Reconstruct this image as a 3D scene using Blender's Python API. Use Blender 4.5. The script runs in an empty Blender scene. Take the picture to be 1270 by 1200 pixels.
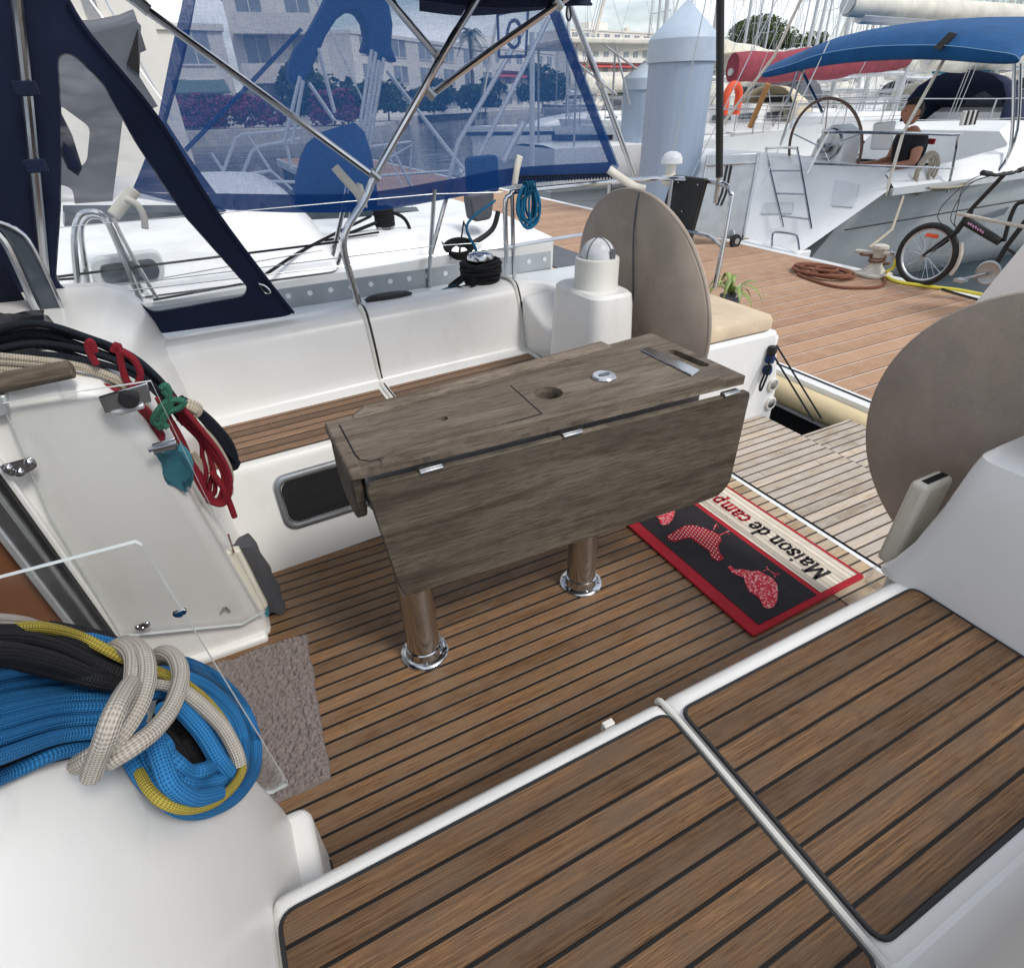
import bpy, bmesh, math, random
from mathutils import Vector, Matrix, noise
random.seed(7)
S = bpy.context.scene
COL = S.collection
PI = math.pi
V = Vector

# ------------------------------------------------------------------ camera
YAW, PITCH, ROLL, FOC, CH = math.radians(25.964), math.radians(33.717), math.radians(1.668), 707.34, 1.30
_f = V((math.sin(YAW)*math.cos(PITCH), math.cos(YAW)*math.cos(PITCH), -math.sin(PITCH)))
_r = V((math.cos(YAW), -math.sin(YAW), 0))
_d = _f.cross(_r)
_c, _s = math.cos(ROLL), math.sin(ROLL)
RT, DN = _c*_r + _s*_d, -_s*_r + _c*_d
cam = bpy.data.objects.new('camera', bpy.data.cameras.new('camera'))
COL.objects.link(cam)
m3 = Matrix((RT, -DN, -_f)).transposed()
cam.matrix_world = Matrix.Translation((0, 0, CH)) @ m3.to_4x4()
cam.data.sensor_fit = 'HORIZONTAL'
cam.data.sensor_width = 36
cam.data.lens = 36*FOC/1270
cam.data.clip_start = 0.02
cam.data.clip_end = 3000
S.camera = cam

def K(px, py, x=None, y=None, z=None, pl=None):
    """the point where the sight line of a photo measurement meets a known plane of the place"""
    d = ((px-635)/FOC)*RT + ((py-600)/FOC)*DN + _f
    o = V((0, 0, CH))
    if pl: n = V(pl[:3]); t = (pl[3]-n.dot(o))/n.dot(d)
    elif x is not None: t = x/d.x
    elif y is not None: t = y/d.y
    else: t = (z-CH)/d.z
    return o + d*t

# ------------------------------------------------------------------ materials
def lin(c):
    return tuple(((v/255)/12.92 if v/255 <= .04045 else ((v/255+.055)/1.055)**2.4) for v in c)

class NT:
    def __init__(s, name):
        s.m = bpy.data.materials.new(name); s.m.use_nodes = True
        s.t = s.m.node_tree; s.n = s.t.nodes; s.n.clear()
        s.out = s.n.new('ShaderNodeOutputMaterial')
    def new(s, typ, **kw):
        n = s.n.new('ShaderNode'+typ)
        for k, v in kw.items():
            if k.startswith('i_'):
                n.inputs[k[2:].replace('_', ' ')].default_value = v
            else: setattr(n, k, v)
        return n
    def l(s, a, b): s.t.links.new(a, b)
    def math(s, op, a, b=None, c=None):
        n = s.new('Math', operation=op)
        for i, v in enumerate((a, b, c)):
            if v is None: continue
            if hasattr(v, 'is_linked'): s.l(v, n.inputs[i])
            else: n.inputs[i].default_value = v
        return n.outputs[0]
    def mix(s, f, a, b, mode='MIX'):
        n = s.new('Mix', data_type='RGBA', blend_type=mode)
        for i, v in ((0, f), (6, a), (7, b)):
            if hasattr(v, 'is_linked'): s.l(v, n.inputs[i])
            else: n.inputs[i].default_value = v if i == 0 else (*v[:3], 1)
        return n.outputs[2]
    def noise(s, scale, vec=None, detail=4, rough=.55, stretch=None):
        if vec is None: vec = s.coord('Object')
        if stretch:
            mp = s.new('Mapping'); s.l(vec, mp.inputs[0]); mp.inputs['Scale'].default_value = stretch; vec = mp.outputs[0]
        n = s.new('TexNoise', i_Scale=scale, i_Detail=detail, i_Roughness=rough); s.l(vec, n.inputs['Vector'])
        return n.outputs[0]
    def coord(s, k):
        if not hasattr(s, 'tc'): s.tc = s.new('TexCoord')
        return s.tc.outputs[k]
    def ramp(s, f, *st):
        n = s.new('ValToRGB'); e = n.color_ramp.elements
        while len(e) < len(st): e.new(.5)
        for i, (p, c) in enumerate(st):
            e[i].position = p; e[i].color = (*c, 1) if len(c) == 3 else c
        s.l(f, n.inputs[0]); return n.outputs[0]
    def rng(s, f, a, b, c, d):
        n = s.new('MapRange'); s.l(f, n.inputs[0])
        for i, v in enumerate((a, b, c, d)): n.inputs[i+1].default_value = v
        return n.outputs[0]
    def bump(s, h, strength=.3, dist=.01):
        n = s.new('Bump', i_Strength=strength, i_Distance=dist); s.l(h, n.inputs['Height']); return n.outputs[0]
    def pbsdf(s, col, rough=.5, metal=0, normal=None, **kw):
        b = s.new('BsdfPrincipled')
        for k, v in (('Base Color', col), ('Roughness', rough), ('Metallic', metal), ('Normal', normal), *[(k.replace('_', ' '), v) for k, v in kw.items()]):
            if v is None: continue
            if hasattr(v, 'is_linked'): s.l(v, b.inputs[k])
            elif k == 'Base Color': b.inputs[k].default_value = (*v[:3], 1)
            else: b.inputs[k].default_value = v
        return b
    def done(s, sh): s.l(sh, s.out.inputs[0]); return s.m

def plain(name, rgb, rough=.5, metal=0, var=.12, scale=9, bump=0, bscale=60, coat=0, **kw):
    t = NT(name); c = lin(rgb)
    n = t.noise(scale); f = t.rng(n, .3, .7, 0, 1)
    col = t.mix(f, tuple(v*(1-var) for v in c), tuple(min(1, v*(1+var)) for v in c))
    nb = t.bump(t.noise(bscale), bump, .004) if bump else None
    rr = t.rng(t.noise(scale*2.3), .3, .7, max(.02, rough-.06), min(1, rough+.06))
    return t.done(t.pbsdf(col, rr, metal, nb, Coat_Weight=coat, **kw).outputs[0])

def gelcoat(name, rgb, rough=.32):
    t = NT(name); c = lin(rgb)
    n = t.noise(3.5, detail=6)
    col = t.mix(t.rng(n, .35, .75, 0, .5), c, tuple(v*w for v, w in zip(c, (.86, .85, .82))))
    g5 = t.noise(1, t.coord('Object'), 7, .7, stretch=(7, 7, 2.5)); col = t.mix(t.rng(g5, .56, .74, 0, .35), col, tuple(v*w for v, w in zip(c, (.74, .72, .67))))
    sc = t.noise(40, detail=3, stretch=(1, .2, 1))
    col = t.mix(t.rng(sc, .66, .8, 0, .22), col, tuple(v*.6 for v in c))
    b = t.bump(t.noise(26, detail=2), .05, .004)
    return t.done(t.pbsdf(col, t.rng(n, .3, .7, rough-.05, rough+.12), 0, b, Coat_Weight=.25, Coat_Roughness=.2).outputs[0])

def teak(name, a, b, seam, dark=.02, rough=.55, w=.09, grey=None, butt=0, gloss_var=.12, spec=.35, blotch=None):
    """planks from the UV map: u runs along a plank in metres, v across in planks"""
    t = NT(name); uv = t.coord('UV')
    sp = t.new('SeparateXYZ'); t.l(uv, sp.inputs[0]); u, v = sp.outputs[0], sp.outputs[1]
    pid = t.math('FLOOR', v); fr = t.math('FRACT', v)
    wn = t.new('TexWhiteNoise', noise_dimensions='1D'); t.l(pid, wn.inputs['W'])
    off = t.math('MULTIPLY', wn.outputs[0], 17.0)
    cb = t.new('CombineXYZ'); t.l(t.math('ADD', u, off), cb.inputs[0]); t.l(t.math('MULTIPLY', v, .05), cb.inputs[1]); t.l(pid, cb.inputs[2])
    g1 = t.noise(1, cb.outputs[0], 5, .6, stretch=(5, 160, 1))
    g2 = t.noise(1, cb.outputs[0], 3, .6, stretch=(22, 560, 1))
    g3 = t.noise(1, cb.outputs[0], 4, .6, stretch=(9, 18, 1))
    col = t.mix(t.rng(g1, .32, .68, 0, 1), a, b)
    dk = tuple(v*.42 for v in a)
    col = t.mix(t.rng(g2, .47, .66, 0, .8), col, dk)
    g4 = t.noise(1, cb.outputs[0], 2, .5, stretch=(3, 300, 1)); col = t.mix(t.rng(g4, .55, .68, 0, .55), col, tuple(min(1, v*1.35) for v in b))
    tint = t.rng(wn.outputs[0], 0, 1, .68, 1.24)
    col = t.mix(1.0, col, tint, 'MULTIPLY')
    if grey: col = t.mix(t.rng(g3, .38, .66, 0, .75), col, grey)
    col = t.mix(t.rng(t.noise(16, t.coord('Object'), 5), .6, .8, 0, .4), col, dk)
    if blotch:
        q1 = t.noise(1, t.coord('Object'), 6, .62, stretch=(2.4, 15, 15)); col = t.mix(t.rng(q1, .5, .7, 0, .7), col, blotch[0])
        q2 = t.noise(1, t.coord('Object'), 6, .65, stretch=(2.6, 24, 24)); q3 = t.math('ADD', q2, t.math('MULTIPLY', g1, .15)); col = t.mix(t.rng(q3, .56, .72, 0, .7), col, blotch[1])
        q4 = t.noise(1, t.coord('Object'), 4, .6, stretch=(14, 260, 260)); col = t.mix(t.rng(q4, .52, .64, 0, .6), col, blotch[1])
    e = t.math('MINIMUM', fr, t.math('SUBTRACT', 1.0, fr))
    m = t.rng(e, w*.38, w*.62, 1, 0) if w else None
    if butt:
        uu = t.math('ADD', t.math('DIVIDE', u, butt), off)
        f2 = t.math('FRACT', uu); e2 = t.math('MULTIPLY', t.math('MINIMUM', f2, t.math('SUBTRACT', 1.0, f2)), butt/.05)
        m = t.math('MAXIMUM', m, t.rng(e2, w*.2, w*.5, .5, 0))
        w2 = t.new('TexWhiteNoise', noise_dimensions='2D'); c2 = t.new('CombineXYZ'); t.l(pid, c2.inputs[0]); t.l(t.math('FLOOR', uu), c2.inputs[1]); t.l(c2.outputs[0], w2.inputs['Vector'])
        col = t.mix(t.rng(w2.outputs[0], .5, 1, 0, .45), col, grey or b)
    if m: col = t.mix(m, col, seam)
    h = t.math('SUBTRACT', t.math('MULTIPLY', g2, .35), m or 0.0)
    r = t.rng(g1, .3, .7, rough-gloss_var, rough+gloss_var)
    return t.done(t.pbsdf(col, r, 0, t.bump(h, .5, .003), Specular_IOR_Level=spec).outputs[0])

def rope_mat(name, rgb, rgb2=None, fleck=None, k=140):
    """braided cover: u metres along, v turns around"""
    t = NT(name); uv = t.coord('UV'); c = lin(rgb); c2 = lin(rgb2) if rgb2 else tuple(v*.45 for v in c)
    sp = t.new('SeparateXYZ'); t.l(uv, sp.inputs[0]); u, v = sp.outputs[0], sp.outputs[1]
    a = t.math('MULTIPLY', u, 2*PI*k); b = t.math('MULTIPLY', v, 2*PI*8)
    s1 = t.math('SINE', t.math('ADD', a, b)); s2 = t.math('SINE', t.math('SUBTRACT', a, b))
    h = t.math('MULTIPLY', s1, s2)
    col = t.mix(t.rng(h, -.75, .15, 0, 1), c2, c)
    col = t.mix(t.rng(t.noise(30), .5, .75, 0, .35), col, tuple(v*.6 for v in c))
    if fleck: col = t.mix(t.rng(t.math('SINE', t.math('ADD', t.math('MULTIPLY', a, .5), t.math('MULTIPLY', b, .5))), .8, .95, 0, 1), col, lin(fleck))
    return t.done(t.pbsdf(col, .8, 0, t.bump(h, .6, .0015), Specular_IOR_Level=.2).outputs[0])

def canvas(name, rgb, rough=.85, weave=900, folds=.25):
    t = NT(name); c = lin(rgb)
    w1 = t.noise(weave, detail=1); n = t.noise(5, detail=5)
    col = t.mix(t.rng(n, .3, .7, 0, 1), tuple(v*.82 for v in c), tuple(v*1.12 for v in c))
    col = t.mix(t.rng(t.noise(14, detail=6), .58, .75, 0, .25), col, tuple(min(1, v*1.6+.01) for v in c))
    h = t.math('ADD', t.math('MULTIPLY', w1, .1), t.noise(7, detail=2, stretch=(1, 1, .4)))
    return t.done(t.pbsdf(col, rough, 0, t.bump(h, folds, .03), Sheen_Weight=.06, Specular_IOR_Level=.25).outputs[0])

def sheer(name, rgb, opacity, weave=(260, 30)):
    """woven screen: threads of cloth with open holes between"""
    t = NT(name); c = lin(rgb)
    uv = t.coord('UV')
    n1 = t.noise(1, uv, 3, .6, stretch=(weave[0], weave[1], 1)); n2 = t.noise(1, uv, 3, .6, stretch=(weave[1], weave[0], 1))
    n = t.math('MULTIPLY', t.math('ADD', n1, n2), .5)
    fac = t.rng(n, .36, .64, max(0, opacity-.07), min(1, opacity+.07))
    d = t.new('BsdfDiffuse'); d.inputs[0].default_value = (*c, 1)
    tl = t.new('BsdfTranslucent'); tl.inputs[0].default_value = (*c, 1)
    mx = t.new('MixShader'); mx.inputs[0].default_value = .45; t.l(d.outputs[0], mx.inputs[1]); t.l(tl.outputs[0], mx.inputs[2])
    tr = t.new('BsdfTransparent'); tr.inputs[0].default_value = (.93, .95, 1, 1)
    m2 = t.new('MixShader'); t.l(fac, m2.inputs[0]); t.l(tr.outputs[0], m2.inputs[1]); t.l(mx.outputs[0], m2.inputs[2])
    return t.done(m2.outputs[0])

def clear(name, tint=(.95, .97, .97), gloss=.06, haze=0, rough=.03):
    t = NT(name)
    tr = t.new('BsdfTransparent'); tr.inputs[0].default_value = (*tint, 1)
    g = t.new('BsdfGlossy'); g.inputs['Roughness'].default_value = rough
    lw = t.new('LayerWeight', i_Blend=.25)
    f = t.math('MINIMUM', t.math('ADD', t.math('MULTIPLY', lw.outputs['Fresnel'], .35), gloss), .5)
    m = t.new('MixShader'); t.l(f, m.inputs[0]); t.l(tr.outputs[0], m.inputs[1]); t.l(g.outputs[0], m.inputs[2])
    sh = m.outputs[0]
    if haze:
        d = t.new('BsdfDiffuse'); d.inputs[0].default_value = (.8, .82, .85, 1)
        f2 = t.rng(t.noise(3, t.coord('Object'), 4, .5, stretch=(2, 1, 9)), .45, .7, haze*(.2 if haze < .5 else .85), haze*(1.6 if haze < .5 else 1.1))
        m2 = t.new('MixShader'); t.l(f2, m2.inputs[0]); t.l(sh, m2.inputs[1]); t.l(d.outputs[0], m2.inputs[2]); sh = m2.outputs[0]
    return t.done(sh)

M = {}
M['gel'] = gelcoat('white_gelcoat', (230, 229, 225))
M['gel_bright'] = gelcoat('bright_gelcoat', (232, 234, 234))
M['gel_shade'] = gelcoat('grey_nonslip', (206, 212, 214), .6)
M['gel_grey'] = gelcoat('grey_hull_paint', (172, 178, 180), .25)
M['teak'] = teak('oiled_teak', lin((82, 58, 38)), lin((126, 95, 65)), lin((17, 14, 13)), w=.13, rough=.62, spec=.25, grey=lin((98, 80, 64)))
M['teak_sole'] = teak('sole_teak', lin((98, 70, 46)), lin((148, 112, 77)), lin((24, 19, 17)), w=.17, rough=.42, grey=lin((124, 102, 80)))
M['teak_bench'] = teak('bench_teak', lin((116, 88, 66)), lin((150, 120, 94)), lin((26, 20, 18)), w=.15, rough=.6)
M['teak_old'] = teak('silvered_teak', lin((168, 150, 128)), lin((206, 190, 168)), lin((70, 62, 58)), w=.16, rough=.8, grey=lin((188, 180, 172)), butt=.75)
M['teak_mid'] = teak('half_silvered_teak', lin((160, 134, 100)), lin((206, 182, 146)), lin((60, 52, 46)), w=.16, rough=.75, grey=lin((182, 168, 150)), butt=.45)
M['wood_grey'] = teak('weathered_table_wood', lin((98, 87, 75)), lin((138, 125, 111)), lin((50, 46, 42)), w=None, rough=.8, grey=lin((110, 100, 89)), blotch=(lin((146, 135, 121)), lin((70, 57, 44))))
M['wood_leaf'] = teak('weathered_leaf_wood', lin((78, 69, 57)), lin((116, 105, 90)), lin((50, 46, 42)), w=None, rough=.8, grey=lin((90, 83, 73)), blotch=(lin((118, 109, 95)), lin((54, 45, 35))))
M['dock'] = teak('dock_decking', lin((172, 134, 112)), lin((198, 162, 140)), lin((230, 205, 188)), w=.10, rough=.8, grey=lin((186, 158, 142)))
M['wood_in'] = plain('interior_plywood', (128, 84, 56), .45, var=.2, scale=4)
M['steel'] = plain('stainless_steel', (188, 190, 193), .16, 1, var=.06)
M['steel_far'] = plain('dull_tube', (168, 171, 175), .5, 0, var=.06)
M['steel_dull'] = plain('brushed_aluminium', (176, 180, 182), .38, 1, var=.1)
M['alu_white'] = plain('pale_aluminium', (200, 203, 205), .45, .6, var=.08)
M['black'] = plain('black_rubber', (26, 26, 28), .6, var=.2)
M['dark'] = plain('near_black', (9, 9, 10), .8, var=.1)  # near black: painted shade inside openings, also seams and eyes
M['navy'] = canvas('navy_canvas', (22, 32, 58))
M['blue_canvas'] = canvas('blue_canvas', (30, 54, 100))
M['royal'] = canvas('royal_blue_canvas', (14, 76, 126))
M['beige'] = canvas('taupe_cover_cloth', (184, 170, 156), folds=.9)
M['sand'] = canvas('sand_cushion_cloth', (205, 187, 160), folds=.3)
M['red_cloth'] = canvas('faded_red_cloth', (146, 66, 78), folds=.7)
M['grey_canvas'] = canvas('grey_canvas', (92, 95, 102))
M['offwhite_cloth'] = canvas('offwhite_strap', (214, 210, 198))
M['mesh'] = sheer('blue_screen_mesh', (62, 106, 162), .6)
M['mesh_hem'] = sheer('blue_screen_hem', (32, 74, 134), .9)
M['vinyl'] = clear('clear_vinyl', (.95, .96, .97), .02, .16, .08)
M['acrylic'] = clear('clear_acrylic', (.996, .998, .997), .008)
M['acrylic_edge'] = plain('acrylic_edge', (205, 212, 210), .25, var=.05)  # pale colour stands for light gathered in the clear edge
M['glass_dark'] = plain('dark_window_glass', (70, 78, 86), .08, var=.2)
M['plastic_w'] = plain('offwhite_plastic', (212, 210, 202), .4, var=.05)
M['plastic_b'] = plain('beige_plastic', (214, 208, 192), .45, var=.06)
M['r_blue'] = rope_mat('blue_braid', (46, 118, 172), (24, 78, 126))
M['r_teal'] = rope_mat('teal_blue_line', (30, 112, 152), (10, 56, 88), k=120)
M['r_black'] = rope_mat('black_braid', (40, 41, 44), (12, 12, 14))
M['r_navy'] = rope_mat('navy_braid', (38, 44, 54), (14, 17, 24), k=110)
M['r_grey'] = rope_mat('grey_fleck_braid', (180, 173, 162), (142, 135, 126))
M['r_cream'] = rope_mat('cream_braid', (196, 186, 168), (128, 118, 104), k=110)
M['r_yellow'] = rope_mat('yellow_line', (176, 160, 72), (110, 96, 38), k=140)
M['r_red'] = rope_mat('red_braid', (144, 40, 52), (92, 16, 26), k=110)
M['r_green'] = rope_mat('green_braid', (62, 120, 98), (30, 68, 56), k=110)
M['r_brown'] = rope_mat('brown_hose', (138, 92, 72), (96, 60, 46), k=90)
M['hose_y'] = plain('yellow_hose', (222, 208, 70), .45, var=.08)
M['orange'] = plain('orange_plastic', (226, 88, 48), .5)
M['red_flag'] = plain('red_cloth_flat', (178, 30, 48), .7)
M['concrete'] = plain('pale_concrete', (196, 192, 184), .85, var=.14, scale=2, bump=.3)
M['pile'] = plain('galvanised_pile_paint', (176, 192, 208), .55, var=.08, scale=3)
M['teal_cloth'] = canvas('teal_cloth', (62, 130, 146), folds=.9)
M['grey_towel'] = canvas('grey_towel', (88, 88, 92), folds=.9)

# ------------------------------------------------------------------ mesh building
class MB:
    def __init__(s): s.v, s.f, s.uv, s.mi = [], [], [], []
    def face(s, idx, uv=None, mi=0): s.f.append(tuple(idx)); s.uv.append(uv); s.mi.append(mi)
    def add(s, pts):
        i = len(s.v); s.v += [V(p) for p in pts]; return i
    def box(s, lo, hi, mi=0, M4=None):
        (a, b, c), (d, e, f) = lo, hi
        P = [V(q) for q in ((a,b,c),(d,b,c),(d,e,c),(a,e,c),(a,b,f),(d,b,f),(d,e,f),(a,e,f))]
        if M4: P = [M4 @ p for p in P]
        i = s.add(P)
        for q in ((3,2,1,0),(4,5,6,7),(0,1,5,4),(1,2,6,5),(2,3,7,6),(3,0,4,7)): s.face([i+k for k in q], mi=mi)
        return s
    def prism(s, loop, off, mi=0, mside=None):
        loop = [V(p) for p in loop]; off = V(off); n = len(loop)
        i = s.add(loop); j = s.add([p+off for p in loop])
        s.face(range(i, i+n), mi=mi); s.face(range(j+n-1, j-1, -1), mi=mi)
        for k in range(n): s.face((i+k, j+k, j+(k+1) % n, i+(k+1) % n), mi=mi if mside is None else mside)
        return s
    def grid(s, rows, uvf=None, mi=0, closed=False):
        i = s.add([p for r in rows for p in r]); w = len(rows[0]); h = len(rows)
        for a in range(h-1):
            for b in range(w if closed else w-1):
                q = (i+a*w+b, i+a*w+(b+1) % w, i+(a+1)*w+(b+1) % w, i+(a+1)*w+b)
                u = None
                if uvf: u = [uvf(a, b), uvf(a, b+1), uvf(a+1, b+1), uvf(a+1, b)]
                s.face(q, u, mi)
        return s
    def tube(s, pts, r, n=8, closed=False, mi=0, cap=True):
        pts = [V(p) for p in pts]; N = len(pts)
        if N < 2: return s
        rr = r if isinstance(r, (list, tuple)) else [r]*N
        rows, L, acc, up = [], [], 0, None
        for k in range(N):
            a = pts[k-1] if (k or closed) else pts[k]; b = pts[(k+1) % N] if (k < N-1 or closed) else pts[k]
            t = (b-a)
            if t.length < 1e-9: t = V((0, 0, 1))
            t.normalize()
            if up is None: up = V((0, 0, 1)) if abs(t.z) < .9 else V((1, 0, 0))
            sd = t.cross(up)
            if sd.length < 1e-6: sd = t.cross(V((1, .3, 0)))
            sd.normalize(); up = sd.cross(t).normalized()
            rows.append([pts[k]+rr[k]*(math.cos(2*PI*j/n)*sd+math.sin(2*PI*j/n)*up) for j in range(n)])
            if k: acc += (pts[k]-pts[k-1]).length
            L.append(acc)
        if closed: rows.append(rows[0]); L.append(acc+(pts[0]-pts[-1]).length)
        i0 = len(s.v)
        s.grid(rows, lambda a, b: (L[a], b/n), mi, closed=True)
        if cap and not closed:
            s.face(range(i0, i0+n), [(0, 0)]*n, mi); e = i0+(N-1)*n
            s.face(range(e+n-1, e-1, -1), [(L[-1], 0)]*n, mi)
        return s
    def lathe(s, prof, n=24, M4=None, mi=0):
        M4 = M4 or Matrix()
        rows = [[M4 @ V((r*math.cos(2*PI*j/n), r*math.sin(2*PI*j/n), z)) for j in range(n)] for r, z in prof]
        return s.grid(rows, lambda a, b: (b/n, prof[a][1]), mi, closed=True)
    def build(s, name, mats, parent=None, smooth=35, bevel=0, seg=2, subsurf=0, solid=0):
        me = bpy.data.meshes.new(name); me.from_pydata(s.v, [], s.f)
        ul = me.uv_layers.new(name='UVMap'); k = 0
        for fi, f in enumerate(s.f):
            u = s.uv[fi]
            for q in range(len(f)):
                if u: ul.data[k].uv = u[q]
                else: ul.data[k].uv = (s.v[f[q]].x, s.v[f[q]].y)
                k += 1
        for m in (mats if isinstance(mats, (list, tuple)) else [mats]): me.materials.append(M[m] if isinstance(m, str) else m)
        me.polygons.foreach_set('material_index', s.mi)
        bm = bmesh.new(); bm.from_mesh(me); bmesh.ops.remove_doubles(bm, verts=bm.verts, dist=1e-6)
        bmesh.ops.recalc_face_normals(bm, faces=bm.faces); bm.to_mesh(me); bm.free()
        if smooth: me.shade_smooth(); me.set_sharp_from_angle(angle=math.radians(smooth))
        o = bpy.data.objects.new(name, me); COL.objects.link(o)
        if solid: md = o.modifiers.new('thickness', 'SOLIDIFY'); md.thickness = solid; md.offset = 0
        if bevel: md = o.modifiers.new('bevel', 'BEVEL'); md.width = bevel; md.segments = seg; md.limit_method = 'ANGLE'; md.angle_limit = math.radians(30); md.harden_normals = False
        if subsurf: md = o.modifiers.new('subdiv', 'SUBSURF'); md.levels = subsurf; md.render_levels = subsurf
        if bevel and smooth: me.shade_smooth()
        adopt(o, parent); return o

def rootloc(o):
    while o.parent: o = o.parent
    return o.location.copy()
def adopt(o, parent):
    if parent is None: return
    o.parent = parent
    # parts are modelled in world coordinates; only the top-level Empty is displaced from the origin
    o.matrix_parent_inverse = Matrix.Translation(-parent.location) if parent.parent is None and parent.type == 'EMPTY' else Matrix()

def tag(o, label, cat, group=None, kind=None):
    if label: o['label'] = label
    if cat: o['category'] = cat
    if group: o['group'] = group
    if kind: o['kind'] = kind
    return o
def thing(name, label, cat, loc=(0, 0, 0), group=None):
    o = bpy.data.objects.new(name, None); COL.objects.link(o); o.location = loc; o.empty_display_size = .1
    return tag(o, label, cat, group)
def dup(o, parent=None):
    c = o.copy(); COL.objects.link(c)
    if parent is not None: c.parent = parent
    for ch in list(o.children): dup(ch, c)
    return c

def spline(pts, n=8, closed=False):
    P = [V(p) for p in pts]; N = len(P); out = []
    for i in range(N if closed else N-1):
        if closed: a, b, c, d = P[i-1], P[i], P[(i+1) % N], P[(i+2) % N]
        else: a, b, c, d = P[max(i-1, 0)], P[i], P[i+1], P[min(i+2, N-1)]
        for k in range(n):
            t = k/n
            out.append(.5*((2*b)+(c-a)*t+(2*a-5*b+4*c-d)*t*t+(3*b-a-3*c+d)*t**3))
    if not closed: out.append(P[-1])
    return out
def rrect(x0, y0, x1, y1, r, n=5):
    o = []
    for cx, cy, a in ((x1-r, y1-r, 0), (x0+r, y1-r, 90), (x0+r, y0+r, 180), (x1-r, y0+r, 270)):
        for k in range(n+1):
            t = math.radians(a+90*k/n); o.append((cx+r*math.cos(t), cy+r*math.sin(t)))
    return o
def rounded(poly, r, n=4):
    """round the corners of a 2-D or 3-D polygon"""
    P = [V(p) for p in poly]; N = len(P); out = []
    for i in range(N):
        a, b, c = P[i-1], P[i], P[(i+1) % N]
        q = min(r, (a-b).length*.45, (c-b).length*.45)
        p0 = b+(a-b).normalized()*q; p2 = b+(c-b).normalized()*q
        for k in range(n+1):
            t = k/n; out.append((1-t)**2*p0+2*t*(1-t)*b+t*t*p2)
    return out
def planks(name, corners, n_across, mat, parent, nu=12, nv=8, vs=0, us=None, z=None, sub=None):
    """a sheet with plank UVs; corners: start-near, end-near, end-far, start-far (u from start to end, v near to far)"""
    a, b, c, d = [V(p) for p in corners]; L = (b-a).length
    rows = [[a.lerp(d, j/nv).lerp(b.lerp(c, j/nv), i/nu) for i in range(nu+1)] for j in range(nv+1)]
    mb = MB().grid(rows, lambda j, i: (L*i/nu, vs+n_across*j/nv))
    return mb.build(name, mat, parent)
# ------------------------------------------------------------------ the yacht we stand on
boat = thing('sailing_yacht', 'sailing yacht with white cockpit and striped teak floor in the foreground', 'sailing yacht', (0.8, 1.12, 0))
# sole (floor) and swim platform
SP = .043
so = planks('cockpit_sole', [(-.55, .40, 0), (1.665, .40, 0), (1.665, 1.80, 0), (-.55, 1.80, 0)], 1.4/SP, 'teak_sole', boat, vs=.3)
mb = MB(); mb.box((1.665, .2, -.05), (1.683, 1.72, .002)); mb.build('sole_edge_strip', 'gel_bright', boat)
mb = MB(); mb.box((1.683, .2, -.05), (1.698, 1.72, -.004)); mb.build('rubber_joint', 'black', boat)
planks('aft_sole', [(1.698, .2, 0), (2.2, .2, 0), (2.2, 1.70, 0), (1.698, 1.70, 0)], 1.5/SP, 'teak_old', boat, vs=.6)
pf = planks('swim_platform', [(2.2, -.35, .001), (2.52, -.35, .001), (2.52, 1.462, .001), (2.2, 1.462, .001)], 1.812/SP, 'teak_old', boat, vs=.2)
MB().box((2.2, -.35, -.06), (2.525, 1.466, -.002)).build('platform_slab', 'gel_bright', pf)
# paler strip of planks just inboard of the joint
planks('weathered_sole_band', [(1.45, .5, .003), (1.665, .5, .003), (1.665, 1.72, .003), (1.45, 1.72, .003)], 1.22/SP, 'teak_mid', boat, vs=.625)
# hull shell around everything (white topsides down to the water)
hull = MB()
secs = []
for x, hw in ((-6, .05), (-5, .75), (-3.5, 1.35), (-1.5, 1.75), (0, 1.85), (1.2, 1.84), (2.18, 1.78)):
    secs.append([(x, 1.12-hw, .5), (x, 1.12-hw*.99, .1), (x, 1.12-hw*.9, -.6), (x, 1.12, -1.0), (x, 1.12+hw*.9, -.6), (x, 1.12+hw*.99, .1), (x, 1.12+hw, .5)])
hull.grid(secs); hull.build('hull', 'gel_bright', boat)

# ---- starboard bench, tapering outward going aft
def yb(x): return 1.785+.055*(x+.09)      # front edge of the seat
def yk(x): return 2.098+.066*(x+.15)      # back edge of the seat
X0, X1 = -.45, 1.165
rows = []
for i in range(15):
    x = X0+(X1-X0)*i/14; f, k = yb(x), yk(x)
    rows.append([(x, f-.125, -.01), (x, f-.122, .03), (x, f-.085, .16), (x, f-.045, .30), (x, f-.032, .345), (x, f-.022, .362), (x, f-.005, .3655), (x, k+.02, .3655),
                 (x, k+.032, .378), (x, k+.05, .46), (x, k+.085, .565), (x, k+.105, .61), (x, k+.13, .634), (x, k+.18, .641), (x, k+.27, .632), (x, k+.305, .60), (x, k+.315, .50)])
be = MB().grid(rows).build('starboard_bench', 'gel', boat, subsurf=1)
for xa, xb in ((-.42, .455), (.495, 1.15)):
    planks('teak_slats', [(xa, yb(xa), .369), (xb, yb(xb), .369), (xb, yk(xb), .369), (xa, yk(xa), .369)], 7, 'teak_bench', be)
# moulded joint between the two seat backs and at the end of the coaming
for x, nm in ((.475, 'seat_joint'), (1.165, 'coaming_joint')):
    f, k = yb(x), yk(x)
    ps = spline([(x, f-.02, .366), (x, k+.0, .369), (x, k+.035, .385), (x, k+.056, .47), (x, k+.09, .57), (x, k+.112, .614), (x, k+.135, .637), (x, k+.19, .644), (x, k+.28, .634)], 5)
    MB().tube(ps, .0085, 8).build(nm, 'plastic_w', be)
    MB().tube([p+V((.012, -.001, -.001)) for p in ps], .005, 6).build('joint_groove', 'black', be)
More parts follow.
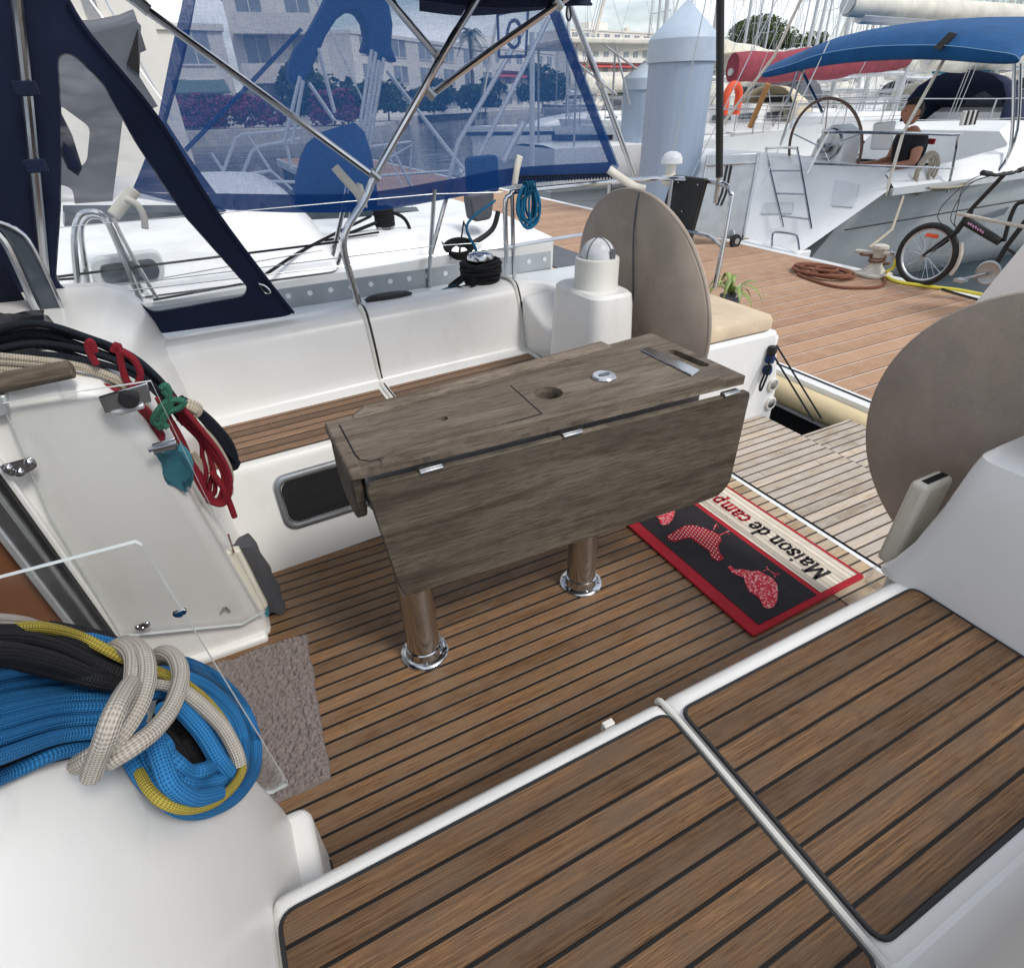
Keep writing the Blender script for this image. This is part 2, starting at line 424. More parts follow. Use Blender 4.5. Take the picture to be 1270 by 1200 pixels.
# coaming aft of the joint and the arm that runs to the pedestal
rows = []
for i in range(6):
    x = 1.175+i*.075; k = yk(x); q = i/5
    dz = -.015*q-.10*q*q
    rows.append([(x, k-.02, .30), (x, k+.03, .42), (x, k+.085, .56+dz), (x, k+.12, .62+dz), (x, k+.18, .638+dz), (x, k+.28, .63+dz), (x, k+.31, .5)])
MB().grid(rows).build('coaming_end', 'gel', boat, subsurf=1)
arm = [(1.17, 2.26, .60), (1.17, 2.14, .545), (1.18, 2.05, .50), (1.19, 1.86, .485), (1.19, 1.86, .0), (1.17, 2.26, .0)]
MB().prism(arm, (.2, 0, 0)).build('coaming_arm', 'gel', boat, bevel=.02, seg=3)
# open locker in the bench front
lo = []
def bench_front(x, z): return V((x, yb(x)-.125+(.08*(z/.30)), z))
L = [K(*p, y=1.70) for p in ((345, 655), (343, 612), (352, 598), (430, 574), (470, 562), (474, 610), (440, 628), (360, 655))]
op = [bench_front(.13+p[0], .215+p[1]) for p in rrect(-.155, -.095, .19, .095, .045, 6)]
inn = [bench_front(.13+p[0], .215+p[1]) for p in rrect(-.13, -.07, .165, .07, .032, 6)]
fr = MB(); n = len(op)
out = [p+V((0, -.012, 0)) for p in op]; ins = [p+V((0, -.014, 0)) for p in inn]; dp = [p+V((0, .012, 0)) for p in inn]
fr.grid([[p+V((0, .01, 0)) for p in op], out, ins, dp], closed=True)
lk = fr.build('locker_opening', 'steel_dull', be, subsurf=1)
d = MB(); i = d.add([p+V((0, -.004, 0)) for p in inn]); d.face(range(i, i+n)); d.build('locker_shade_sheet', 'dark', be, smooth=0)  # flat dark sheet painted for the shaded inside of the locker

# ---- port seats (the near ones): two lids with teak on a moulded rim
def lid(name, x0, x1, y0, y1, z, nseam, r=.022):
    rim = MB(); yf = .474
    o = rounded([(x0-.014, y0-.03, 0), (x1+.012, y0-.03, 0), (x1+.012, yf, 0), (x0-.014, yf, 0)], .02)
    prof = [(0, -.3), (0, -.03), (.004, -.012), (.014, -.002), (.026, .001)]
    c = V(((x0+x1)/2, (y0+yf)/2, 0)); rows = []
    for ins, dz in prof:
        rows.append([p+V(((-1 if p.x > c.x else 1)*ins, (-1 if p.y > c.y else 1)*ins, z+dz)) for p in o])
    rim.grid(rows, closed=True); j = len(rim.v); rim.add(rows[-1]); rim.face(range(j, j+len(o)))
    part = rim.build(name, 'gel', boat)
    lp = rounded([(x0, y0, z+.006), (x1, y0, z+.006), (x1, y1, z+.006), (x0, y1, z+.006)], r, 5)
    t = MB(); nn = len(lp)
    j = t.add(lp); t.face(range(j, j+nn), [(p.x, (y1-p.y)/.0425) for p in lp])
    t.build('teak_slats', 'teak', part, smooth=0)
    b = MB(); b.tube([p+V((0, 0, -.003)) for p in lp], .0045, 6, closed=True); b.build('rubber_edge', 'black', part)
    return part
lid('port_seat_lid', -.158, .507, .03, .438, .384, 8)
lid('port_seat_lid', .533, 1.188, .046, .430, .384, 8)
# channel between the lids
MB().box((.49, -.0, .30), (.55, .45, .372)).build('seat_channel', 'gel_shade', boat)
MB().tube(spline([(.522, -.05, .38), (.521, .2, .38), (.52, .44, .38), (.519, .476, .365)], 6), .006, 8).build('seat_joint', 'plastic_w', boat)
# latch on the front of the near seat
MB().box((.402, .474, .360), (.424, .486, .370)).box((.402, .482, .345), (.424, .487, .370)).build('seat_latch', 'plastic_w', boat, bevel=.003)
# port bench front, backrest rising to the coaming
rows = []
for i in range(9):
    x = -.2+1.8*i/8
    rows.append([(x, .60, 0), (x, .55, .1), (x, .49, .3), (x, .470, .36)])
MB().grid(rows).build('port_bench_front', 'gel', boat)
rows = []
for i in range(9):
    x = -.2+2.2*i/8
    rows.append([(x, .2, .368), (x, .034, .370), (x, .016, .378), (x, .002, .41), (x, -.03, .52), (x, -.06, .60), (x, -.09, .632), (x, -.14, .641), (x, -.3, .625), (x, -.4, .52)])
MB().grid(rows).build('port_backrest', 'gel', boat, subsurf=1)

# ---- consoles either side of the companionway
PS = [(-.136, -.02), (-.141, .02), (-.150, .09), (-.176, .30), (-.203, .52), (-.232, .70), (-.252, .775), (-.285, .822), (-.34, .845), (-.44, .852), (-1.6, .88)]
PP = [(-.136, -.02), (-.140, .05), (-.148, .24), (-.167, .36), (-.192, .57), (-.244, .72), (-.275, .79), (-.31, .828), (-.36, .845), (-.46, .852), (-1.6, .88)]
def console(name, prof, ys, inner):
    rows = []
    stations = [(0.0, .032), (.004, .016), (.014, .005), (.032, 0), (.12, 0), (abs(ys)*.6, 0), (abs(ys), 0)]
    for off, ins in stations:
        y = inner+off*(1 if ys > 0 else -1)
        rows.append([(x-ins*(1 if z < .80 else .3), y, z-ins*(0 if z < .7 else (.5 if z < .8 else 1))) for x, z in prof])
    mb = MB().grid(rows); i = len(mb.v)
    first = rows[0]; mb.add(list(first)+[(-1.6, first[0][1], -.02)]); mb.face(range(i, i+len(first)+1))
    return mb.build(name, 'gel', boat, smooth=50)
console('starboard_console', PS, .95, 1.378)
con = console('port_console', PP, -1.2, .692)
# foot lip of the starboard console
lip = [K(*p, z=.045) for p in ((228, 815), (300, 792), (330, 770))]
MB().box((-.48, 1.355, -.01), (-.150, 1.40, .022)).build('console_foot', 'gel', boat, bevel=.012, seg=3)
# small square foot at the end of the port console, with a drain slot
MB().prism(rounded([(-.112, .50, 0), (-.112, .69, 0), (-.24, .69, 0), (-.24, .50, 0)], .03), (0, 0, .215)).build('console_foot', 'gel', boat, bevel=.02, seg=3)
MB().box((-.113, .60, .05), (-.109, .65, .058)).build('drain_slot', 'black', boat)
# companionway frame, slot and sill; plywood interior below
def yframe(x0, x1, y, th, z0, z1, mat, name, lean=.055, bev=.003):
    MB().prism([(x0+lean*(-z0), y, z0), (x1+lean*(-z0), y, z0), (x1-lean*z1, y, z1), (x0-lean*z1, y, z1)], (0, th, 0)).build(name, mat, boat, bevel=bev)
yframe(-.513, -.476, 1.318, .058, -.35, .80, 'steel_dull', 'companionway_frame')
yframe(-.476, -.468, 1.350, .03, -.05, .80, 'black', 'hatch_slot', bev=0)
yframe(-.468, -.456, 1.362, .02, -.05, .80, 'gel', 'frame_moulding')
yframe(-.520, -.505, 1.312, .02, -.35, .80, 'alu_white', 'frame_moulding')
wi = MB().prism([(-.5, 1.345, -1.0), (-2.2, 1.345, -1.0), (-2.2, 1.345, .95), (-.54, 1.345, .8)], (0, .02, 0)); wi.build('interior_panel', 'wood_in', boat)
MB().box((-2.2, .4, -1.02), (-.5, 1.36, -1.0)).build('cabin_sole', 'wood_in', boat)
MB().box((-2.25, .3, -1.0), (-2.2, 1.4, .8)).build('cabin_bulkhead', 'wood_in', boat)
MB().box((-2.2, .3, .86), (-.62, 1.4, .88)).build('sliding_hatch', 'acrylic', boat)
# cabin top either side and the coaming shoulder beside the spray hood
sh = MB()
sh.grid([[(-1.6, y, z) for y, z in ((2.0, .84), (2.2, .82), (2.36, .77), (2.5, .62), (2.62, .5))],
         [(-.50, y, z) for y, z in ((2.0, .835), (2.16, .815), (2.33, .775), (2.46, .64), (2.55, .5))],
         [(-.36, y, z) for y, z in ((2.0, .80), (2.15, .785), (2.31, .75), (2.44, .63), (2.52, .5))],
         [(-.24, y, z) for y, z in ((2.14, .57), (2.21, .645), (2.28, .672), (2.41, .63), (2.48, .5))],
         [(-.19, y, z) for y, z in ((2.20, .48), (2.24, .56), (2.29, .60), (2.39, .595), (2.46, .48))]])
sh.build('coaming_shoulder', 'gel', boat, subsurf=2)

# ---- side deck, toe rail
de = MB().grid([[(x, 2.3+.03*x, .515), (x, 2.96-.02*abs(x-.6), .505)] for x in (-3, -1, 0, .6, 1.2, 1.7, 2.15)]); de.build('side_deck', 'gel_shade', boat)
dk2 = MB().grid([[(x, 1.12-1.80, .505), (x, -.25, .515)] for x in (-3, -1, 0, 1.2, 2.15)]); dk2.build('side_deck', 'gel_shade', boat)
A, B = K(330, 353, y=2.95), K(625, 318, y=2.95)
zt = .545
tr = MB(); xs = [(-.8+.0)+i*.1 for i in range(28)]
tr.box((-2.0, 2.946, .50), (1.72, 2.953, .60)); tr.box((-2.0, 2.953, .50), (1.72, 2.985, .506))
toe = tr.build('toe_rail', 'steel_dull', boat, bevel=.001)
for i in range(19):
    ho = MB()
    x = -.12+i*.1
    ho.lathe([(0, 0), (.0125, 0), (.0125, .002), (0, .002)], 14, Matrix.Translation((x, 2.9455, .562)) @ Matrix.Rotation(PI/2, 4, 'X'))
    ho.build('rail_hole', 'gel_bright', toe)

# ---- helm pedestals with compass
fp = MB()
rows = []
for z, g in ((-.01, .05), (.1, .03), (.40, .012), (.70, 0), (.732, .004), (.742, .014)):
    s_ = g if z < .7 else -g
    rows.append(rounded([(1.115-s_, 1.61-s_, z), (1.30+s_, 1.61-s_, z), (1.30+s_, 1.915+s_, z), (1.115-s_, 1.915+s_, z)], .06, 5))
fp.grid(rows, closed=True); i = fp.add(rows[-1]); fp.face(range(i, i+len(rows[-1])))
ped = fp.build('helm_pedestal', 'gel', boat)
def compass(cx, cy, z, r, par):
    c = MB().lathe([(r*1.03, z-.004), (r*1.03, z+.004), (r, z+.008), (r, z+.092), (r*.97, z+.1), (r*.8, z+.102)], 32, Matrix.Translation((cx, cy, 0)))
    co = c.build('compass_housing', 'plastic_w', par)
    R = r*.78
    MB().lathe([(R*math.cos(a), z+.10+R*1.05*math.sin(a)) for a in [i*PI/2/10 for i in range(11)]], 28, Matrix.Translation((cx, cy, 0))).build('compass_dome', 'dome', par)
    MB().lathe([(0, z+.10), (R*.62, z+.10), (R*.66, z+.118), (R*.5, z+.128), (0, z+.132)], 24, Matrix.Translation((cx, cy, 0))).build('compass_card', 'glass_dark', par)
    # seam straps of the clear cover
    for a in (.35, 1.9):
        ps = [V((cx+R*1.015*math.cos(t)*math.cos(a), cy+R*1.015*math.cos(t)*math.sin(a), z+.10+R*1.06*math.sin(t))) for t in [PI*k/14 for k in range(15)]]
        MB().tube(ps, .0022, 6).build('dome_seam', 'grey_canvas', par)
    MB().box((cx+.01, cy-R*1.04, z+.10), (cx+.032, cy-R*.98, z+.135)).build('dome_latch', 'grey_canvas', par, bevel=.004)
M['dome'] = clear('frosted_dome', (.9, .91, .92), .05, .72, .3)
compass(1.215, 1.755, .742, .078, ped)
rows = []
for x, g, z in ((1.190, .09, .372), (1.196, .06, .40), (1.215, .025, .46), (1.24, .0, .56), (1.262, -.01, .655), (1.272, -.016, .682), (1.292, -.03, .692)):
    xb = 1.46
    rows.append([p for p in rounded([(x, .12-g, z), (xb, .12-g, z), (xb, .475+g*.5, z), (x, .475+g*.5, z)], .04, 4)])
np_ = MB().grid(rows, closed=True); i = np_.add(rows[-1]); np_.face(range(i, i+len(rows[-1])))
ped2 = np_.build('helm_pedestal', 'gel', boat)
MB().box((1.2, .1, .0), (1.45, .50, .385)).build('pedestal_base', 'gel', boat, bevel=.02)
compass(1.355, .315, .692, .078, ped2)
# pocket on the side of the near pedestal
pk = MB(); a = [K(*p, y=.535) for p in ((1086, 694), (1100, 702), (1136, 612), (1131, 603))]
P0 = [V((1.27, .50, .335)), V((1.27, .50, .60)), V((1.42, .50, .60)), V((1.42, .50, .335))]
pk.prism([(1.262, .518, .345), (1.273, .518, .572), (1.372, .518, .572), (1.365, .518, .345)], (0, .042, 0)); pkt = pk.build('pedestal_pocket', 'plastic_b', boat, bevel=.012, seg=3)
MB().box((1.288, .530, .5715), (1.362, .545, .5735)).build('pocket_shade_strip', 'dark', pkt)  # dark strip painted for the shade in the pocket mouth
for z in (.38, .535): MB().box((1.264+(z-.345)*.05, .538, z-.012), (1.2695+(z-.345)*.05, .543, z+.012)).build('pocket_fastener', 'grey_canvas', pkt)
# clear plastic cup holder clip in the corner of the seat
MB().box((1.165, .478, .34), (1.2, .52, .385)).build('corner_clip', 'acrylic', boat, bevel=.004)

# ---- stern locker (helm seat) to starboard
lkx = [(1.50, 1.705), (2.165, 1.705), (2.185, 1.78), (2.185, 2.65), (1.50, 2.65)]
sl = MB().prism([(1.50, 1.705, -.05), tuple(K(955, 526, y=1.705)), tuple(K(965, 477, y=1.705)), (K(966, 410, y=1.705).x, 1.705, .425), (1.50, 1.705, .425)], (0, .95, 0)).build('stern_locker', 'gel_bright', boat, bevel=.02, seg=3)
MB().box((2.150, 1.735, -.3), (2.24, 1.86, .385)).build('transom_corner', 'gel_bright', boat, bevel=.015, seg=3)
for x, z in [(K(*p, y=1.704).x, K(*p, y=1.704).z) for p in ((958, 477), (955, 500))]:
    T = Matrix.Translation((x, 1.704, z)) @ Matrix.Rotation(PI/2, 4, 'X')
    so_ = MB().lathe([(.034, -.002), (.034, .006), (.030, .010), (.025, .010), (.023, .006), (0, .006)], 24, T).build('deck_socket', 'plastic_w', sl)
    MB().lathe([(.0, .0065), (.017, .0065), (.019, .011), (.014, .013), (0, .013)], 20, T).build('socket_cap', 'steel_dull', so_)
MB().lathe([(.085, -.002), (.085, .004), (.075, .006), (0, .006)], 32, Matrix.Translation((1.57, 1.704, .24)) @ Matrix.Rotation(PI/2, 4, 'X')).build('inspection_hatch', 'gel_bright', sl)
# blue line led through two cleats down to the platform
bl = MB()
c0 = K(957, 437, y=1.69)
bl.tube([c0, K(1009, 522, z=.02)], .0045, 6)
bl.tube([c0+V((.02, .0, .03)), K(1019, 519, z=.02)], .0045, 6)
lpz = [c0+V(q) for q in ((0, -.01, 0), (-.03, -.02, -.06), (-.05, -.02, -.14), (-.04, -.02, -.17), (-.025, -.02, -.13), (-.01, -.02, -.05))]
bl.tube(spline(lpz, 6), .005, 6)
tag(bl.build('platform_line', 'r_navy'), 'thin blue line tied from the white stern locker down to the teak swim platform', 'rope')
for dz, mm in ((.01, 'black'), (-.03, 'blue_canvas'), (-.085, 'blue_canvas')):
    MB().lathe([(0, -.022), (.018, -.018), (.022, 0), (.018, .018), (0, .022)], 14, Matrix.Translation(c0+V((0, 0, dz)))).build('line_cleat', mm, sl)
# ---- starboard stern rail (pushpit) and stanchions
RY = 2.86
rl = MB()
tp = [(1.40, RY, .52), (1.40, RY, .86), (1.43, RY, .915), (1.50, RY, .93), (2.0, RY-.02, .935), (2.30, 2.80, .935), (2.42, 2.66, .935), (2.43, 2.44, .93), (2.42, 2.36, .90), (2.41, 2.34, .82), (2.36, 2.30, .45)]
rl.tube(spline(tp, 6), .0125, 10)
rl.tube(spline([(1.40, RY, .67), (1.9, RY, .685), (2.3, 2.78, .69), (2.42, 2.5, .68), (2.40, 2.34, .65)], 6), .010, 8)
for x, y in ((1.44, RY), (2.02, RY-.02), (2.36, 2.74)): rl.tube([(x, y, .5), (x, y, .93)], .011, 8)
rail = rl.build('stern_rail', 'steel', boat)
st = MB()
for x in (.98, -.6):
    st.tube([(x, 2.93, .50), (x+.01, 2.93, .60), (x+.05, RY, .97)], .011, 8)
for z in (.95, .72):
    st.tube([(-3, RY, z), (-.58, RY, z), (1.02, RY, z), (1.40, RY, z-.02)], .002, 6)
st.build('guard_rail', 'steel_dull', boat)
# winch on the coaming with its handle-less drum
wz = .63; wc = V((1.06, 2.43, wz))
wn_ = MB().lathe([(.062, 0), (.062, .02), (.045, .03), (.04, .08), (.05, .095), (.058, .10), (.058, .112), (.05, .125), (.03, .13), (0, .132)], 28, Matrix.Translation(wc)).build('winch', 'steel', boat)
wr = MB(); pts = []
for k in range(250):
    a = 2*PI*k/17; lay = k/17; zz = .010+.082*abs(((lay/5.5) % 2)-1); rr = .066+.015*int(lay/5.5)*.6+.005*random.random()
    pts.append(wc+V((rr*math.cos(a), rr*math.sin(a), zz+.004*math.sin(k))))
pts += spline([pts[-1], wc+V((-.10, -.03, .0)), wc+V((-.16, -.02, .005)), wc+V((-.12, .03, .01)), wc+V((-.06, .05, .03))], 5)
wr.tube(pts, .0088, 7)
wr.tube(spline([wc+V((-.05, -.06, .02)), wc+V((-.10, -.08, 0)), wc+V((-.13, -.03, .01)), wc+V((-.08, -.02, .05))], 6), .0075, 7)
tag(wr.build('winch_rope', 'r_black'), 'black rope wound in many turns around the steel winch on the white coaming', 'rope')
ln = MB().tube(spline([wc+V((-.20, -.03, .0)), wc+V((-.09, 0, .02)), wc+V((0, .03, .11)), wc+V((.05, .25, .2)), (1.33, 2.83, .90)], 8), .006, 7)
tag(ln.build('blue_sheet', 'r_teal'), 'taut blue line leading from the black wound winch up to the stern rail', 'rope')
# lead block in dark bag on the coaming
MB().lathe([(0, 0), (.05, 0), (.055, .012), (.045, .022), (0, .026)], 18, Matrix.Translation((.62, 2.40, .628)) @ Matrix.Diagonal((1.9, .7, 1, 1))).build('coaming_pad', 'black', boat)
# ------------------------------------------------------------------ acrylic doors (parts of the yacht)
def door(pts, y, th, name):
    P = [K(*p, y=y) for p in pts]
    mb = MB().prism(P, (0, th, 0), 0, 1)
    return mb.build(name, ['acrylic', 'acrylic_edge'], boat, smooth=0)
d1 = door([(2, 501), (187, 473), (254, 614), (330, 758), (300, 775), (150, 790), (60, 640)], 1.358, .009, 'companionway_door')
d2 = door([(-60, 733), (168, 673), (176, 677), (358, 973), (338, 984), (150, 990), (-60, 900)], .706, .007, 'companionway_door')
# lock plate with black knob on the far door
def on(px, py, y): return K(px, py, y=y)
lp = MB().prism([on(122, 491, 1.352), (on(183, 473, 1.352)), on(188, 497, 1.352), on(131, 511, 1.352)], (0, -.008, 0)).build('lock_plate', 'steel', d1, bevel=.002)
kc = on(160, 494, 1.344)
MB().lathe([(0, .016), (.016, .016), (.019, .010), (.019, 0)], 20, Matrix.Translation(kc) @ Matrix.Rotation(PI/2, 4, 'X')).build('lock_knob', 'black', d1)
MB().prism([on(136, 509, 1.351), on(178, 498, 1.351), on(180, 504, 1.351), on(150, 512, 1.351)], (0, -.014, 0)).build('lock_keep', 'alu_white', d1, bevel=.003)
# sliding bolt
b0, b1 = on(184, 558, 1.346), on(219, 549, 1.346)
MB().tube([b0, b1], .0055, 10).build('door_bolt', 'steel', d1)
MB().prism([on(188, 550, 1.354), on(217, 542, 1.354), on(219, 556, 1.354), on(191, 562, 1.354)], (0, -.004, 0)).build('bolt_plate', 'steel', d1, bevel=.002)
def hinge(px, py, y, par, sx=1.0, mat='steel'):
    c = K(px, py, y=y)
    h = MB()
    h.prism(rounded([c+V((-.03*sx, 0, .006*sx)), c+V((.03*sx, 0, .010*sx)), c+V((.03*sx, 0, -.014*sx)), c+V((.0, 0, -.026*sx)), c+V((-.022*sx, 0, -.022*sx))], .008), (0, -.005, 0))
    for dx, dz in ((-.017, -.004), (.019, -.001), (-.003, -.018)):
        h.lathe([(0, .012*sx), (.005*sx, .0115*sx), (.009*sx, .008*sx), (.010*sx, .004)], 12, Matrix.Translation(c+V((dx*sx, -.001, dz*sx))) @ Matrix.Rotation(PI/2, 4, 'X'))
    h.build('hinge', mat, par, bevel=.0015)
hinge(22, 575, 1.352, d1); hinge(176, 774, 1.352, d1, .62); hinge(222, 757, .700, d2, .30)
# eye clip on the console
MB().tube(spline([K(274, 760, y=1.372), K(279, 753, y=1.366), K(285, 758, y=1.372)], 6), .003, 6).build('hook', 'steel', boat)

# ------------------------------------------------------------------ wooden grab rail and rope clutch fittings at the cabin top
gh = thing('grab_rail', 'weathered grey wooden grab rail above the open acrylic door', 'grab rail', (-.45, 1.36, .87))
g0, g1 = K(-60, 487, y=1.375), K(91, 457, y=1.375)
MB().tube([g0, g0.lerp(g1, .5), g1.lerp(g0, .02), g1], [.019, .020, .019, .012], 12).build('rail_bar', 'wood_grey', gh)
br = MB().prism([K(66, 472, y=1.37), K(88, 468, y=1.37), K(95, 492, y=1.37), K(80, 497, y=1.37)], (0, .03, 0)).build('rail_bracket', 'acrylic', gh)
MB().prism([K(-5, 492, y=1.36), K(6, 490, y=1.36), K(11, 515, y=1.36), K(-5, 520, y=1.36)], (0, .03, 0)).build('clutch_lever', 'alu_white', gh, bevel=.004)

# ------------------------------------------------------------------ rope bundle at the starboard console
def strand(mat_name, pts, r, mb=None, n=7, sub=7):
    mb = mb or MB(); mb.tube(spline(pts, sub), r, n); return mb
def jit(p, s=.004): return p+V((random.uniform(-s, s), random.uniform(-s, s), random.uniform(-s, s)))
def stb(lines, y0=1.50):   # photo measurements on a vertical plane through the hanging rope
    return [K(px, py, y=yy) for px, py, yy in lines]
bundle = thing('halyard_bundle', 'red, cream and black ropes hung in a long bundle beside the acrylic door', 'ropes', (-.2, 1.5, .5))
nb = MB()
for k in range(9):
    o = k*4.2
    e = [random.uniform(-3.5, 3.5) for _ in range(6)]; d_ = random.uniform(-.02, .02)
    nb.tube(spline(stb([(-40, 418+o*1.0+e[0], 1.55+d_), (40, 400+o*1.05+e[1], 1.55+d_), (110, 418+o*.9+e[2], 1.52+d_), (165, 445+o*.6+e[3], 1.50+d_), (205, 478+o*.5+e[4], 1.49+d_), (228, 512+o*.35+e[5], 1.48)]), 6), .0062, 7)
for k in range(4):
    o = k*4
    nb.tube(spline(stb([(224+o, 492+o*.6, 1.49), (252+o, 522, 1.50), (276+o, 552, 1.51), (296-o*.3, 574+k*2, 1.52), (282-o, 560+k*4, 1.53), (250, 535+o, 1.52)]), 6), .0065, 7)
nb.build('navy_strands', 'r_navy', bundle)
cb = MB()
for k in range(6):
    o = k*5.0
    e = [random.uniform(-3, 3) for _ in range(6)]; d_ = random.uniform(-.015, .015)
    cb.tube(spline(stb([(-40, 438+o*1.2+e[0], 1.47+d_), (50, 446+o*1.1+e[1], 1.47+d_), (105, 456+o*.9+e[2], 1.46+d_), (150, 474+o*.7+e[3], 1.45+d_), (178, 500+o*.5+e[4], 1.45), (196, 530+o*.3, 1.45)]), 6), .0066, 7)
for k in range(4):
    cb.tube(spline(stb([(232, 510+k*2, 1.47), (258+k*2, 545, 1.48), (280+k*2, 585, 1.49), (286-k*2, 612, 1.49), (268-k*3, 622, 1.48), (255, 600-k*5, 1.47), (238, 560, 1.46)]), 6), .007, 7)
cb.tube(spline(stb([(222, 505, 1.47), (236, 500, 1.46), (246, 506, 1.46), (242, 514, 1.46), (228, 512, 1.47), (232, 504, 1.455), (244, 510, 1.455)]), 6), .010, 8)
cb.build('cream_strands', 'r_cream', bundle)
rb = MB()
for k in range(5):
    o = k*6.5; e = random.uniform(-3, 3)
    rb.tube(spline(stb([(-40, 484+o*.8, 1.44), (40, 478+o*.7, 1.44+.003*k), (95, 472+o*.8+e, 1.44), (140, 484+o*.6-e, 1.43), (180, 506+o*.4, 1.43+.004*k), (202, 540+o*.3, 1.44)]), 6), .0062, 7)
for k in range(6):
    f = 1-.17*k; C = V((250, 572)); e = [random.uniform(-2.5, 2.5) for _ in range(12)]
    L_ = [(196, 494), (214, 528), (232, 566), (247, 600), (262, 622), (278, 627), (287, 614), (286, 590), (272, 562), (250, 533), (226, 506), (206, 486)]
    W_ = [(C.x+(x-C.x)*(f if 2 < j < 10 else .6+.4*f)+e[j], C.y+(y-C.y)*(.55+.45*f)+e[-j], 1.432+.006*k+.002*(j % 3)) for j, (x, y) in enumerate(L_)]
    rb.tube(spline(stb(W_), 6), .0060, 7)
rb.tube(spline(stb([(262, 585, 1.44), (276, 604, 1.438), (284, 622, 1.437), (291, 641, 1.436)]), 5), .008, 7)
for q in ([(120, 452), (113, 440), (109, 428), (113, 424), (118, 436)], [(140, 436), (146, 428), (150, 450), (156, 470), (164, 480)], [(148, 434), (165, 445), (174, 462), (172, 474), (166, 482)]):
    rb.tube(spline(stb([(x, y, 1.43) for x, y in q]), 6), .0075, 7)
rb.build('red_strands', 'r_red', bundle)
gb = MB()
for q in ([(200, 482), (206, 478), (210, 490), (206, 510), (198, 526), (190, 520), (204, 500), (216, 496), (228, 498), (222, 506), (208, 512), (198, 532)], [(203, 484), (212, 500), (200, 520), (208, 530)]):
    gb.tube(spline(stb([(x, y, 1.425) for x, y in q]), 6), .0075, 7)
gb.build('green_lashing', 'r_green', bundle)

# teal cloth stuffed behind the door bolt
tc = MB(); rows = []
for j in range(9):
    w = [.030, .034, .038, .040, .040, .036, .028, .018, .004][j]; c = K(205+j*3.2, 556+j*6.1, y=1.395)
    rows.append([c+V((w*math.cos(a)+.006*math.sin(3*a+j), .018*math.sin(a)+.007*math.sin(5*a+j*.6), .006*math.sin(5*a+j*2))) for a in [2*PI*k/18 for k in range(18)]])
tag(MB().grid(rows, closed=True).build('cleaning_cloth', 'teal_cloth'), 'crumpled teal cloth hanging under the chrome bolt of the acrylic door', 'cloth')
# pale holder with grey towel by the corner of the console
hb = thing('towel_holder', 'pale holder box fixed low on the corner of the white console', 'holder', (-.12, 1.42, .15))
hb_o = MB().prism([K(*p, y=1.425) for p in ((273, 686), (298, 683), (333, 752), (318, 768))], (0, .03, 0)).build('holder_box', 'plastic_b', hb, bevel=.006, seg=3)
MB().tube([K(290, 685, y=1.418), K(283, 662, y=1.418)], .0025, 6).build('twig_handle', 'wood_in', hb)
tl = MB(); rows = []
for j in range(10):
    t = j/9; c = K(300+42*t, 672+82*t, y=1.475); w = .034+.012*math.sin(t*3)+.004*math.sin(j*2.1)
    rows.append([c+V((w*math.cos(a)*.8, .03*math.sin(a)+.006*math.sin(4*a+j), .010*math.sin(2*a))) for a in [2*PI*k/20 for k in range(20)]])
i = len(rows); g = MB().grid(rows, closed=True)
for r_ in (rows[0], rows[-1]): q = g.add(r_); g.face(range(q, q+20))
tag(g.build('hanging_towel', 'grey_towel'), 'dark grey towel hanging at the corner of the console beside the pale holder', 'towel')
MB().prism(rounded([K(*p, y=1.43) for p in ((321, 752), (331, 749), (335, 762), (327, 769))], .006), (0, .03, 0)).build('holder_lid', 'teal_cloth', hb, bevel=.004)

# ------------------------------------------------------------------ blue rope coil hanging on the port console
coil = thing('blue_rope_coil', 'thick blue braided rope coil hung over the white console in the near corner', 'rope coil', (-.25, .55, .7))
def face_x(z):
    for (xa_, za), (xb_, zb) in zip(PP[:-1], PP[1:]):
        if z <= zb: return xa_+(xb_-xa_)*(z-za)/(zb-za)
    return -.46
def fc(px, py, off):
    c = -.063+off
    for _ in range(6):
        p = K(px, py, pl=(1, 0, .298, c)); c += face_x(min(p.z-off*.3, .82))+off-p.x
    return K(px, py, pl=(1, 0, .298, c))
def strands(lines, r, mat, name, n=9, sub=7):
    mb = MB()
    for ln_ in lines: mb.tube(spline([fc(*p) for p in ln_], sub), r, n)
    mb.build(name, mat, coil)
RB = .0086
B = []
# long strands from the crest towards the lashing, fanned out below it
for k, (yl, ym, yr, of) in enumerate([(786, 784, 806, .026), (834, 826, 836, .040), (850, 842, 846, .034), (868, 858, 856, .024), (882, 868, 862, .036), (898, 880, 874, .030), (916, 897, 887, .036), (938, 914, 899, .032), (964, 934, 912, .022)]):
    of += .009*(k % 2)-.004; B.append([(-70, yl+22, of), (0, yl, of+random.uniform(0, .006)), (70, ym, of+random.uniform(0, .006)), (130, (ym+yr)/2, of), (176, yr+2, of*.9)])
